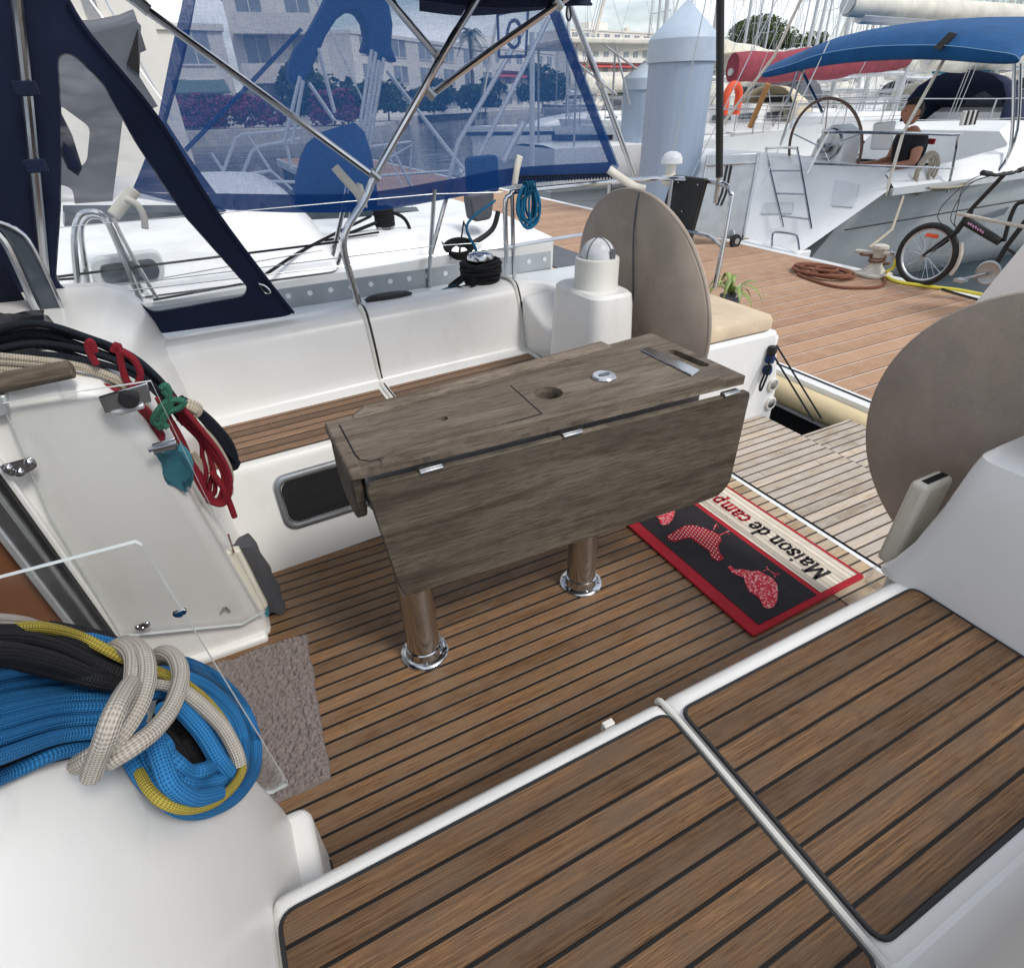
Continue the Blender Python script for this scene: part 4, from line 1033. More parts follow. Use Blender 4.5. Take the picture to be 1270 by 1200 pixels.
# ------------------------------------------------------------------ bimini: steel hoops and navy roof
bim = thing('bimini', 'stainless tube bimini frame with navy canvas roof standing over the cockpit', 'bimini', (.6, 2.3, .64))
BY = lambda px, py, y=2.32: K(px, py, y=y)
def btube(pts, r=.0125, y=2.32, name='frame_tube', sub=6): return MB().tube(spline([BY(*p, y) for p in pts], sub), r, 10).build(name, 'steel', bim)
btube([(446, 381), (437, 350), (428, 318), (426, 298), (432, 280), (453, 246), (467, 214), (523, 115), (547, 71), (590, 0), (625, -60)], .013)
btube([(110, -40), (171, 5), (308, 104), (400, 172), (465, 220)], .012)
btube([(440, -55), (486, 3), (545, 73)], .012, 2.34)
btube([(533, 119), (610, 62), (692, 5), (740, -30)], .012, 2.34)
btube([(690, -40), (705, 2), (745, 105), (786, 216)], .013, 2.6)
for px, py, y in ((465, 219, 2.32), (545, 72, 2.33), (533, 117, 2.33), (692, 6, 2.34), (745, 105, 2.6), (176, 8, 2.32)):
    c = BY(px, py, y); MB().tube([c+V((-.014, 0, .016)), c+V((.014, 0, -.010))], .0165, 10).build('tube_joint', 'steel_dull', bim)
rows = []
for i in range(11):
    x = .02+1.5*i/10; row = []
    for j in range(17):
        t = j/16; y = 1.30+1.05*t; a = t
        row.append((x, y, 1.66+.17*(1-a**2.4)-.012*math.sin(PI*i/10*3)**2))
    rows.append(row)
roof = MB().grid(rows).build('bimini_roof', 'navy', bim, solid=.003)  # roof mostly unseen, cut narrow to let more light into the cockpit
hem = MB()
hem.grid([[(x, 2.353, 1.66), (x, 2.365, 1.622-.012*math.sin(5*x)), (x, 2.350, 1.590-.01*math.sin(7*x))] for x in [.0+1.54*i/24 for i in range(25)]])
hem.build('roof_hem', 'navy', roof, solid=.006)
hk = BY(705, 8, 2.55)
MB().tube(spline([hk+V(q) for q in ((0, 0, .03), (-.006, 0, 0), (-.008, 0, -.03), (.004, 0, -.045), (.012, 0, -.03), (.006, 0, 0))], 5), .004, 6).build('snap_hook', 'black', bim)

# ------------------------------------------------------------------ blue woven screen along the starboard rail
scr = thing('sun_screen', 'sheer blue woven sun screen tied to the starboard guard rail', 'sun screen', (.9, 2.86, .95))
MP = lambda px, py, e=0: K(px, py, pl=(0, 1, .48, 3.335-e))
edge = [(247, -40), (240, 8), (222, 82), (201, 150), (163, 238), (172, 246), (270, 261), (360, 264), (442, 263), (560, 246), (640, 229), (760, 219), (768, 206), (735, 118), (692, 2), (680, -40)]
def sag(px, py): return .012*math.sin(px*.02)+.008*math.sin(py*.03+px*.013)
mm = MB(); i = mm.add([MP(*p) for p in edge]); mm.face(range(i, i+len(edge)), [(MP(*p).x, MP(*p).z) for p in edge])
mm.build('screen_mesh', 'mesh', scr, smooth=0)
def strip(a, b, name='screen_hem', mat='mesh_hem', e=.006):
    mb = MB(); A, Bq = spline([MP(*p, e) for p in a], 5), spline([MP(*p, e) for p in b], 5)
    mb.grid([A, Bq], lambda j, i: (A[min(i, len(A)-1)].x, A[min(i, len(A)-1)].z+j*.05)); return mb.build(name, mat, scr, smooth=0)
strip([(232, -40), (225, 8), (213, 60), (196, 146)], [(248, -40), (241, 10), (228, 75), (207, 152)])
strip([(196, 146), (180, 196), (163, 238)], [(207, 152), (235, 195), (268, 240)])
strip([(163, 237), (270, 259), (442, 263), (560, 246), (640, 229), (762, 219)], [(200, 240), (270, 240), (440, 240), (560, 222), (640, 208), (758, 201)])
strip([(680, -40), (690, 2), (733, 118), (766, 206)], [(668, -40), (678, 8), (722, 120), (755, 203)])
strip([(372, 34), (300, 110), (228, 184)], [(376, 38), (304, 115), (232, 189)], 'screen_strap', e=-.02)
strip([(520, 0), (600, 8), (690, -2)], [(520, 14), (585, 20), (680, 12)], 'screen_fold', 'navy', e=.01)
# square emblem sewn on the screen
em = MB()
def bar(a, b, w):
    A, Bq = MP(*a, -.006), MP(*b, -.006); d = (Bq-A).normalized(); q = d.cross(V((0, 1, .48)).normalized())*w
    i = em.add([A-q, Bq-q, Bq+q, A+q]); em.face((i, i+1, i+2, i+3))
for a, b in (((617, 18), (655, 10)), ((655, 10), (652, 70)), ((652, 70), (619, 71)), ((619, 71), (617, 18))): bar(a, b, .006)
gpt = [(645, 32), (640, 25), (633, 27), (629, 40), (630, 54), (637, 60), (644, 55), (644, 44), (638, 44)]
for a, b in zip(gpt[:-1], gpt[1:]): bar(a, b, .007)
em.build('sewn_emblem', 'mesh_hem', scr, smooth=0)
def cstrap(pts, w=.016):
    mb = MB(); P = spline([K(x, y, y=yy) for x, y, yy in pts], 5); L, R_ = [], []
    for i, p in enumerate(P):
        d = (P[min(i+1, len(P)-1)]-P[max(i-1, 0)]).normalized(); q = d.cross(V((0, 1, 0))).normalized()*w; L.append(p-q); R_.append(p+q)
    mb.grid([L, R_]); mb.build('tie_strap', 'offwhite_cloth', scr, solid=.003)
cstrap([(415, 207, 2.5), (428, 222, 2.46), (444, 240, 2.42), (450, 256, 2.36)])
cstrap([(446, 228, 2.5), (450, 244, 2.42), (452, 256, 2.36)], .012)
cstrap([(645, 193, 2.8), (641, 210, 2.8), (638, 230, 2.82)])
cstrap([(755, 210, 2.75), (772, 222, 2.7), (788, 232, 2.66), (800, 235, 2.62)], .02)
cstrap([(168, 235, 2.8), (155, 250, 2.8), (140, 268, 2.8)], .022)
cstrap([(155, 246, 2.8), (170, 254, 2.79), (178, 268, 2.79), (180, 284, 2.79)], .012)
lc = MB(); pts = []
for k in range(150):
    t = k/149; c = MP(645+118*t, 222-4*t, .02); a = k*1.3; pts.append(c+V((0, .010*math.cos(a), .012*math.sin(a))))
lc.tube(pts, .0045, 6).build('screen_lacing', 'r_navy', scr)
# coil of blue line on the stern rail
cl = thing('rail_rope_coil', 'small coil of teal blue line hanging from the stern rail', 'rope coil', (1.5, 2.84, .9))
cm = MB(); pts = []
cc = K(657, 256, y=2.82)
for k in range(190):
    t = k/189*9; a = 2*PI*t; w = .045+.022*math.sin(t*1.9); h = .085+.018*math.sin(t*2.7)
    pts.append(cc+V((w*math.cos(a)+.012*math.sin(t*3.1), .018*math.sin(t*2.2), h*math.sin(a)+.008*math.cos(t*5))))
cm.tube(pts, .0062, 7)
for o in (-.02, -.006, .008, .02): cm.tube([cc+V((o, .02, .055)), cc+V((o, -.028, .075)), cc+V((o, -.022, .11)), cc+V((o, .025, .112)), cc+V((o, .02, .055))], .0062, 7)
cm.build('coil_line', 'r_teal', cl)

# ------------------------------------------------------------------ things on the stern
cu = MB(); lp = rounded([(1.50, 1.712, .43), (2.165, 1.712, .43), (2.17, 2.46, .43), (1.50, 2.46, .43)], .05); rows = []
cen = V((1.84, 2.08, 0))
for ins, z in ((.012, .428), (0, .436), (0, .470), (.008, .488), (.035, .497), (.12, .503), (.3, .506)):
    rows.append([V((p.x+(cen.x-p.x)*ins/.35, p.y+(cen.y-p.y)*ins/.35, z+.003*math.sin(p.x*21)+.003*math.sin(p.y*17))) for p in lp])
cu.grid(rows, closed=True); j = cu.add(rows[-1]); cu.face(range(j, j+len(lp)))
tag(cu.build('seat_cushion', 'sand'), 'sand coloured cushion on the white stern locker next to the taupe wheel cover', 'cushion')
fl = thing('flower_pot', 'potted plant with strap leaves and a white flower behind the sand cushion', 'plant', (2.2, 2.33, .43))
fc0 = K(905, 372, y=2.60)
MB().lathe([(0, 0), (.045, 0), (.06, .09), (.064, .09), (.064, .10), (.055, .10), (0, .085)], 20, Matrix.Translation(fc0-V((0, 0, .07)))).build('pot', 'grey_canvas', fl)
M['leaf_y'] = plain('strap_leaf', (128, 146, 78), .5, var=.3, scale=20)
M['petal'] = plain('white_petal', (236, 234, 236), .6)
lv = MB()
for k in range(13):
    a = 2*PI*k/13+.3; L_ = .13+.10*random.random(); pts = []; rise = .05+.09*random.random()
    A, Bq = [], []
    for s in range(7):
        t = s/6; p = fc0+V((math.cos(a)*L_*t, math.sin(a)*L_*t, rise*math.sin(PI*t*.85)-.06*t*t+.03)); q = V((-math.sin(a), math.cos(a), 0))*.017*math.sin(PI*min(1, t*.9+.1)); A.append(p-q); Bq.append(p+q)
    lv.grid([A, Bq])
lv.build('leaves', 'leaf_y', fl, solid=.001)
pt = MB()
for cxx, cyy, czz in ((.03, -.02, .07), (.01, -.05, .045)):
    for k in range(5):
        a = 2*PI*k/5; c = fc0+V((cxx, cyy, czz)); pt.prism(rounded([c, c+V((.02*math.cos(a-.5), -.004, .02*math.sin(a-.5))), c+V((.034*math.cos(a), -.008, .034*math.sin(a))), c+V((.02*math.cos(a+.5), -.004, .02*math.sin(a+.5)))], .008, 3), (0, .002, 0))
pt.build('flower', 'petal', fl)
# black flagpole
pz = V((2.425, 2.46, .9))
po = thing('ensign_staff', 'tall black sleeved pole standing on the stern rail', 'pole', pz)
MB().tube([pz+V((0, 0, .06)), K(895, -260, y=2.5)], .018, 12).build('pole_sleeve', 'black', po)
MB().tube([pz+V((0, 0, -.06)), pz+V((0, 0, .07))], .012, 10).build('pole_socket', 'steel', po)
# lifebuoy light with a white dome and black bracket board
ml = V((2.42, 2.83, .945))
mo = thing('rescue_light', 'small white mushroom topped light with aerial clamped on the stern rail', 'light', ml)
MB().lathe([(0, 0), (.026, 0), (.028, .07), (.022, .075), (0, .075)], 18, Matrix.Translation(ml+V((0, 0, -.02)))).build('light_body', 'plastic_w', mo)
MB().lathe([(.046, .05), (.058, .056), (.056, .08), (.042, .102), (.02, .112), (0, .114)], 22, Matrix.Translation(ml)).build('light_dome', 'dome', mo)
MB().tube([ml+V((0, 0, .1)), ml+V((.07, .01, .5)), ml+V((.2, .04, 1.2))], .003, 6).build('aerial', 'steel_dull', mo)
MB().box((ml.x-.05, ml.y-.05, ml.z-.05), (ml.x+.03, ml.y+.01, ml.z)).build('clamp', 'plastic_b', mo, bevel=.006)
bq = [K(x, y, x=2.40) for x, y in ((834, 217), (874, 222), (852, 305), (812, 290))]
bp = thing('bracket_board', 'flat black board bolted on the stern rail beside the metal gangway', 'board', (2.4, 2.6, .6))
MB().prism(rounded(bq, .01), (.03, 0, 0)).build('board_pad', 'black', bp, bevel=.004)
for px, py in ((842, 226), (866, 229), (846, 262)):
    MB().lathe([(.006, 0), (.005, .004), (0, .005)], 10, Matrix.Translation(K(px, py, x=2.399)) @ Matrix.Rotation(-PI/2, 4, 'Y')).build('bolt', 'steel', bp)
# ------------------------------------------------------------------ water and dock
t = NT('harbour_water')
g = t.new('NewGeometry'); n1 = t.noise(1, t.coord('Object'), 3, .55, stretch=(1.1, 2.4, 1)); n2 = t.noise(1, t.coord('Object'), 2, .5, stretch=(.25, .5, 1))
b = t.bump(t.math('ADD', t.math('MULTIPLY', n1, .35), n2), .55, .14)
M['water'] = t.done(t.pbsdf(lin((26, 44, 54)), .06, 0, b, Specular_IOR_Level=.6).outputs[0])
w = MB(); i = w.add([(-900, -700, -.5), (1500, -700, -.5), (1500, 1500, -.5), (-900, 1500, -.5)]); w.face((i, i+1, i+2, i+3)); tag(w.build('water', 'water', smooth=0), None, None, kind='structure')
DZ = 0.0
wd = MB()
def dplank(x0, x1, y0, y1):
    j = wd.add([(x0, y0, DZ), (x1, y0, DZ), (x1, y1, DZ), (x0, y1, DZ)]); wd.face((j, j+1, j+2, j+3), [(x0, y0/.128), (x1, y0/.128), (x1, y1/.128), (x0, y1/.128)])
dplank(2.80, 5.03, -12, 22)
M['dock'] = None
t = NT('dock_decking'); uv = t.coord('UV'); sp = t.new('SeparateXYZ'); t.l(uv, sp.inputs[0])
pid = t.math('FLOOR', sp.outputs[1]); fr = t.math('FRACT', sp.outputs[1]); wn = t.new('TexWhiteNoise', noise_dimensions='1D'); t.l(pid, wn.inputs['W'])
col = t.mix(wn.outputs[0], lin((152, 117, 90)), lin((178, 143, 112)))
col = t.mix(t.rng(t.noise(9, detail=6), .4, .7, 0, .6), col, lin((186, 154, 128)))
col = t.mix(t.rng(t.noise(60, detail=3, stretch=(.3, 3, 1)), .5, .75, 0, .4), col, lin((128, 90, 66)))
gr = t.math('SINE', t.math('MULTIPLY', fr, 2*PI*9)); col = t.mix(t.rng(gr, .2, 1, 0, .22), col, lin((122, 86, 64)))
col = t.mix(t.rng(fr, .045, .065, 1, 0), col, lin((46, 34, 30))); lt2 = t.math('MULTIPLY', t.rng(fr, .93, .95, 0, 1), 1.0); col = t.mix(t.math('MULTIPLY', lt2, .55), col, lin((238, 222, 210)))
M['dock'] = t.done(t.pbsdf(col, .8, 0, t.bump(t.math('SUBTRACT', t.math('MULTIPLY', gr, .15), t.rng(fr, .045, .065, 1, 0)), .5, .006)).outputs[0])
dock = wd.build('dock', 'dock', smooth=0); tag(dock, None, None, kind='structure')
MB().box((2.70, -12, -.20), (2.80, 22, .004)).box((2.762, -12, .004), (2.774, 22, .007)).build('dock_edge', ['gel_bright'], dock, bevel=.004)
MB().box((2.758, -12, .0045), (2.77, 22, .009)).build('dock_edge_line', 'black', dock)
MB().box((2.82, -12, -.5), (5.02, 22, -.012)).build('dock_float', 'black', dock)  # float coloured black to put deep shade into the gap beside it
MB().box((5.03, -12, -.22), (5.11, 22, .006)).build('dock_edge', 'gel_bright', dock, bevel=.004)
M['fender'] = plain('cream_fender', (206, 188, 148), .5, var=.1, scale=6)
fd = MB()
for y0, y1 in ((-5, 1.375), (1.385, 2.9), (2.91, 5.5), (5.51, 9)):
    fd.tube([(2.668, y0, -.085), (2.668, y0+.01, -.085), (2.668, y1-.01, -.085), (2.668, y1, -.085)], [.062, .068, .068, .062], 16)
fd.build('dock_fender', 'fender', dock)
tag(MB().box((2.86, 4.1, .004), (3.35, 6.3, .014)).build('rubber_mat', 'grey_canvas', bevel=.003), 'dark grey rubber mat lying on the brown dock left of the taupe wheel cover', 'mat')

# mooring bollard with a brown hose and yellow hose
bz = V((5.0, 3.12, .006))
bo = thing('mooring_bollard', 'cast white mooring bollard with cross bar at the far edge of the dock', 'bollard', bz)
T = Matrix.Translation(bz)
M['cast'] = plain('painted_casting', (190, 184, 172), .7, var=.15, scale=25, bump=.3)
rows = []
for z, wx, wy in ((0, .13, .12), (.018, .13, .12), (.03, .10, .09), (.08, .055, .05), (.14, .042, .042), (.19, .045, .045), (.215, .062, .062), (.235, .058, .058), (.245, .03, .03)):
    rows.append([bz+V((wx*math.copysign(abs(math.cos(a))**(.5 if z < .03 else 1), math.cos(a)), wy*math.copysign(abs(math.sin(a))**(.5 if z < .03 else 1), math.sin(a)), z)) for a in [2*PI*k/24 for k in range(24)]])
bm_ = MB().grid(rows, closed=True); j = bm_.add(rows[-1]); bm_.face(range(j, j+24)); bm_.build('bollard_post', 'cast', bo)
MB().tube([bz+V((-.06, .17, .17)), bz+V((.03, -.16, .185))], [.016, .014], 10).build('cross_bar', 'cast', bo)
mr = MB(); pts = [bz+V((.06*math.cos(k*.5), .06*math.sin(k*.5), .10+.004*k*.5)) for k in range(30)]
mr.tube(pts, .008, 6)
pts = [bz+V((.06*math.cos(k*.5)+.0, .09+.06*math.sin(k*.5), .15+.003*math.sin(k))) for k in range(20)]; mr.tube(pts, .008, 6)
tag(mr.build('mooring_line', 'r_brown'), 'brown mooring line wrapped round the white bollard', 'rope')
hc_ = K(1022, 338, z=.02); hm = MB(); pts = []
for k in range(260):
    t_ = k/259*7.5; a = 2*PI*t_; r1 = .13+.07*math.sin(t_*1.7)+.02*math.sin(t_*4.1)
    pts.append(V((hc_.x+r1*.9*math.cos(a)+.03*math.sin(t_*2.3), hc_.y+r1*1.35*math.sin(a)+.05*math.cos(t_*1.3), .018+.012*(t_ % 3)+.006*math.sin(t_*7))))
pts += spline([pts[-1], K(990, 340, z=.015), K(1030, 354, z=.012), K(1070, 357, z=.012), K(1096, 352, z=.012), K(1094, 330, z=.02), bz+V((.05, -.08, .1))], 10)
hm.tube(pts, .012, 7)
tag(hm.build('brown_hose', 'r_brown'), 'coiled brown hose lying on the dock beside the white bollard', 'hose')
yh = MB(); P_ = [bz+V((-.0, -.14, .17)), bz+V((.0, -.16, .10)), K(1098, 340, z=.02), K(1112, 349, z=.014), K(1150, 355, z=.014), K(1190, 360, z=.014), K(1230, 368, z=.014), K(1290, 380, z=.014)]
hs = thing('garden_hose', 'yellow garden hose running from the bollard tap along the dock past the bicycle', 'hose', bz)
yh.tube(spline(P_, 8), .013, 9); yh.build('hose_pipe', 'hose_y', hs)
MB().tube([bz+V((0, -.10, .20)), bz+V((0, -.14, .20)), bz+V((0, -.14, .14))], .018, 10).build('hose_tap', 'steel_dull', hs)
# black hose under it
tag(MB().tube(spline([K(1150, 352, z=.01), K(1180, 362, z=.01), K(1215, 372, z=.01), K(1260, 385, z=.01)], 6), .008, 6).build('black_cable', 'black'), 'thin black cable lying beside the yellow hose on the dock', 'cable')
# white board at the right
XS = 4.74; e0, e1 = K(1211, 373, x=XS), K(1272, 299, x=XS); dd = (e1-e0)/(e1.z-e0.z)
b0 = e0+dd*(.004-e0.z); b1 = e0+dd*(1.05-e0.z)
pr = [b0, b1, V((XS, .9, 1.05)), V((XS, .75, .004))]
stp = thing('dock_board', 'large white glossy board with a sloping edge standing in front of the bicycle', 'board', (XS, 1.6, 0))
MB().prism(rounded(pr, .03), (.07, 0, 0)).build('board_panel', 'gel_bright', stp, bevel=.008)

# ------------------------------------------------------------------ metal gangway stood on end on the dock, with a wheel
gw = thing('gangway', 'brushed metal gangway standing on its wheels at the far edge of the dock', 'gangway', (5.1, 4.9, 0))
q0 = [K(878, 193, y=4.95), K(941, 190, y=4.72), K(921, 298, y=4.62), K(858, 292, y=4.9)]
nn = (q0[1]-q0[0]).cross(q0[3]-q0[0]).normalized()*.02
MB().prism(q0, nn).build('deck_plate', 'steel_dull', gw, bevel=.004)
def lerp4(u, v): return q0[0].lerp(q0[1], u).lerp(q0[3].lerp(q0[2], u), v)
fr_ = MB()
for u in (0, 1): fr_.tube([lerp4(u, 0)-nn*.3, lerp4(u, 1)-nn*.3], .014, 8)
fr_.tube([lerp4(0, .12)-nn*.6, lerp4(1, .10)-nn*.6], .012, 8)
fr_.build('side_rail', 'steel', gw)
sl_ = MB()
for u in (.42, .50): sl_.tube([lerp4(u, .13)-nn*.8, lerp4(u, .45)-nn*.8, lerp4(u-.05, .60)-nn*.8], .010, 6)
sl_.build('strap', 'black', gw)
wc_ = K(912, 299, y=4.60)
wh_ = MB().lathe([(.035, -.018), (.062, -.02), (.068, 0), (.062, .02), (.035, .018), (0, .014)], 24, Matrix.Translation(wc_) @ Matrix.Rotation(PI/2, 4, 'X')); wh_.build('wheel', 'black', gw)
MB().lathe([(.03, -.021), (.03, .021), (0, .022)], 18, Matrix.Translation(wc_+V((0, -.004, 0))) @ Matrix.Rotation(PI/2, 4, 'X')).build('wheel_hub', 'steel_dull', gw)
MB().tube([wc_, wc_+V((0, .05, .1))], .012, 8).build('wheel_fork', 'steel_dull', gw)

# ------------------------------------------------------------------ folding bicycle
BX = 5.0
def BP(px, py, e=0): return K(px, py, x=BX)+V((e, 0, 0))
bk = thing('bicycle', 'small black folding bicycle with an orange reflector parked at the far dock edge', 'bicycle', (BX, 2.5, .01))
def bwheel(c, R, name):
    T = Matrix.Translation(c) @ Matrix.Rotation(PI/2, 4, 'Y')
    wq = MB().tube([c+V((0, R*.93*math.cos(2*PI*k/48), R*.93*math.sin(2*PI*k/48))) for k in range(48)], .023, 10, closed=True).build(name, 'black', bk)
    MB().tube([c+V((0, R*.84*math.cos(2*PI*k/48), R*.84*math.sin(2*PI*k/48))) for k in range(48)], .011, 8, closed=True).build('rim', 'alu_white', wq)
    s = MB()
    for k in range(24): a = 2*PI*k/24; s.tube([c+V((.02 if k % 2 else -.02, .012*math.cos(a), .012*math.sin(a))), c+V((0, R*.83*math.cos(a+.1), R*.83*math.sin(a+.1)))], .0016, 4)
    s.build('spokes', 'steel', wq)
    MB().lathe([(.0, -.045), (.018, -.04), (.016, .04), (0, .045)], 12, T).build('hub', 'steel_dull', wq)
fw = BP(1149, 316); Rw = fw.z-.008
bwheel(fw, Rw, 'front_wheel')
rw = fw+V((0, -.88, 0)); bwheel(rw, Rw, 'rear_wheel')
hd0, hd1 = BP(1186, 288), BP(1204, 262)
fk = MB()
for s in (-.04, .04): fk.tube([fw+V((s, 0, 0)), fw.lerp(hd0, .75)+V((s, 0, 0)), hd0+V((s*.4, 0, 0))], .011, 8)
fk.tube([hd0, hd1], .02, 10); fk.build('fork', 'black', bk)
stem0, stem1 = BP(1206, 258), BP(1245, 217)
MB().tube([hd1, stem0, stem1], .015, 10).build('stem', 'black', bk)
MB().tube([stem1+V((-.26, 0, .03)), stem1+V((-.1, 0, .005)), stem1+V((.1, 0, .005)), stem1+V((.26, 0, .03))], .011, 8).build('handlebar', 'black', bk)
for s in (-1, 1): MB().tube([stem1+V((s*.17, 0, .016)), stem1+V((s*.27, 0, .03))], .017, 10).build('grip', 'black', bk)
cab = MB()
for k, (o, b_) in enumerate(((-.05, 1116), (.03, 1170), (0, 1180))):
    cab.tube(spline([stem1+V((o*3, .0, .02)), BP(1210-k*6, 222+k*4, o), BP(1178+k*5, 250+k*3, o), BP(1168+k*8, 268+k*4, o), BP(1178+k*4, 282, o)], 8), .003, 5)
cab.build('cables', 'black', bk)
f0, f1 = BP(1198, 274), BP(1240, 300)
MB().tube([f0, f0.lerp(f1, .5), f1], [.032, .030, .026], 12).build('frame_beam', 'black', bk)
st0 = f1+V((0, -.05, -.03)); 
MB().tube([st0+V((0, .02, -.16)), st0, st0+V((0, -.10, .36))], .017, 10).build('seat_post', 'black', bk)
MB().tube([st0+V((0, .02, -.16)), rw], .012, 8).tube([st0, rw], .010, 8).build('rear_stay', 'black', bk)
sd = MB(); rows = []
for k in range(7):
    t_ = k/6; c = st0+V((0, .02-.24*t_, .40)); wdt = .02+.055*t_**1.3; rows.append([c+V((wdt*math.cos(a), 0, .02*math.sin(a)*(1 if math.sin(a) > 0 else 1.6))) for a in [2*PI*j/12 for j in range(12)]])
sd.grid(rows, closed=True); 
for r_ in (rows[0], rows[-1]): j = sd.add(r_); sd.face(range(j, j+12))
sd.build('saddle', 'black', bk)
cr = st0+V((0, .02, -.17))
MB().lathe([(.075, -.004), (.085, 0), (.075, .004), (0, .005)], 24, Matrix.Translation(cr+V((-.05, 0, 0))) @ Matrix.Rotation(PI/2, 4, 'Y')).tube([cr+V((-.07, 0, 0)), cr+V((-.07, .12, -.06))], .009, 8).box(tuple(cr+V((-.16, .09, -.075))), tuple(cr+V((-.08, .15, -.055)))).build('crank', 'steel_dull', bk)
MB().tube(spline([fw+V((0, (Rw+.02)*math.cos(a), (Rw+.02)*math.sin(a))) for a in [math.radians(x) for x in (150, 170, 190, 205)]], 4), .015, 6).build('mudguard', 'cast', bk)
rf = BP(1158, 292, -.02); MB().box(tuple(rf+V((-.01, -.045, -.014))), tuple(rf+V((.01, .045, .014)))).build('reflector', 'orange', bk, bevel=.004)
MB().tube([BP(1190, 264, -.03), BP(1228, 272, -.03), BP(1280, 282, -.03)], .012, 8).build('pale_strut', 'cast', bk)
MB().tube(spline([BP(1243, 300, .02), BP(1252, 268, .02), BP(1262, 252, .02), BP(1285, 252, .02)], 5), .014, 8).build('carrier_tube', 'black', bk)
M['pink'] = plain('pink_decal', (206, 150, 190), .4)
pd = MB()
d_ = (f1-f0).normalized()
for k in range(7): c = f0.lerp(f1, .12+k*.07)+V((-.034, 0, .006+.003*(k % 2))); pd.prism([c, c+d_*.008+V((0, 0, .010)), c+d_*.018, c+d_*.010-V((0, 0, .010))], (.002, 0, 0))
pd.build('beam_decal', 'pink', bk)

# ------------------------------------------------------------------ two tall painted steel piles
def pile(cx, cy, r, ztop, hc, label):
    p = thing('mooring_pile', label, 'pile', (cx, cy, -.5)); T = Matrix.Translation((cx, cy, 0))
    MB().lathe([(r, -1.5), (r, ztop-.02)], 40, T).build('pile_tube', 'pile', p)
    MB().lathe([(r*1.02, ztop-.26), (r*1.06, ztop-.26), (r*1.06, ztop-.04), (r*1.0, ztop+.0), (0, ztop+hc)], 40, T).build('pile_cap', 'pile_cap', p, smooth=25)
M['pile_cap'] = plain('pile_cap_paint', (172, 186, 200), .5, var=.05)
t = NT('pile_paint'); c = t.mix(t.rng(t.noise(1, stretch=(9, 9, .25)), .35, .7, 0, .5), lin((146, 162, 182)), lin((164, 178, 195)))
c = t.mix(t.rng(t.noise(1, detail=6, stretch=(14, 14, .5)), .66, .74, 0, .55), c, lin((128, 92, 70)))
M['pile'] = t.done(t.pbsdf(c, .5).outputs[0])
pA = K(822, 225, x=5.55); 
rA = .5*72/FOC*(pA-V((0, 0, CH))).dot(_f)*1.02
pile(5.72, pA.y+.1, rA, K(845, 45, x=5.72).z-.0, .34, 'taller pale blue mooring pile with a cone cap beside the black pole')
pB = K(795, 120, y=13.0); pile(pB.x+.25, 13.3, .44, K(797, 95, y=13.3).z, .3, 'shorter pale blue mooring pile half hidden behind the taller one')
# ------------------------------------------------------------------ yachts
def yacht_base(root, L=10, B=3.3, fb=1.0, hullm='gel_bright', cabin=True, stripe=None, deck='gel_bright', rake=0, well=0):
    """stern at x=0, bow at +x, centred on y=0, water at z=0 (local)"""
    secs, dk = [], []
    for i in range(15):
        t = i/14; x = L*t; hb = B/2*(.80+.20*math.sin(min(1, t*2.2)*PI/2))*(1 if t < .5 else math.cos((t-.5)/.5*PI/2)**.75+.006)
        z = fb*(1+.16*(abs(t-.35)/.65)**2*(1 if t > .35 else .2)); xs = x+(.35*(1-t)*0 if t < .9 else 0)
        sec = []
        for s in (1, -1):
            pts = [(x+(0 if i < 14 else .25), s*hb, z), (x, s*hb*.985, z*.62), (x, s*hb*.93, z*.2), (x, s*hb*.8, -.1), (x, s*hb*.4, -.35)]
            if i == 0 and rake: pts = [(rake*max(0, q[2])/fb, q[1], q[2]) for q in pts]
            sec += pts if s > 0 else pts[::-1]
        if i == 0: x = rake
        secs.append(sec); hq = .74 if well else .5; dk.append([(x, -hb*1.0, z-.002), (x, -hb*hq, z+.05*min(1, hb)), (x, hb*hq, z+.05*min(1, hb)), (x, hb*1.0, z-.002)])
    h = MB().grid(secs); j = h.add(secs[0]); h.face(range(j, j+len(secs[0]))); hu = h.build('hull', hullm, root)
    d = MB()
    if well:
        for i in range(14):
            for a_ in (0, 1, 2):
                if a_ == 1 and i < well: continue
                j = d.add([dk[i][a_], dk[i][a_+1], dk[i+1][a_+1], dk[i+1][a_]]); d.face((j, j+1, j+2, j+3))
        d = d.build('deck', deck, root)
    else: d = d.grid(dk).build('deck', deck, root)
    if stripe:
        st = MB()
        for s in (1, -1): st.grid([[(x[0][0], (abs(x[0][1])*.997+.006)*s, x[0][2]*.86), (x[0][0], (abs(x[0][1])*.994+.008)*s, x[0][2]*.76)] for x in [s_ for s_ in secs]])
        st.build('hull_stripe', stripe, hu)
    if cabin:
        rows = []
        for x, w, z in ((L*.34, .62, .02), (L*.345, .60, .36), (L*.36, .58, .44), (L*.55, .50, .40), (L*.68, .40, .26), (L*.76, .30, .04)):
            hw = w*B/2; zz = fb*1.02+z
            rows.append([(x, -hw, fb), (x, -hw*.94, zz-.12*min(1, z*4)), (x, -hw*.8, zz), (x, hw*.8, zz), (x, hw*.94, zz-.12*min(1, z*4)), (x, hw, fb)])
        cb = MB().grid(rows); j = cb.add(rows[0]); cb.face(range(j, j+6)); ca = cb.build('coachroof', 'gel_bright', root)
        for s in (1, -1):
            wq = MB()
            for k in range(3):
                x = L*(.40+.085*k); yw = s*(.575-.03*k)*B/2*.985
                wq.prism([V(p) for p in rounded([(x, yw, fb+.12), (x+L*.06, yw-s*.02, fb+.12), (x+L*.055, yw-s*.05, fb+.25), (x+.03, yw-s*.03, fb+.26)], .04)], (0, s*.03, 0))
            wq.build('window', 'glass_dark', ca)
    return hu
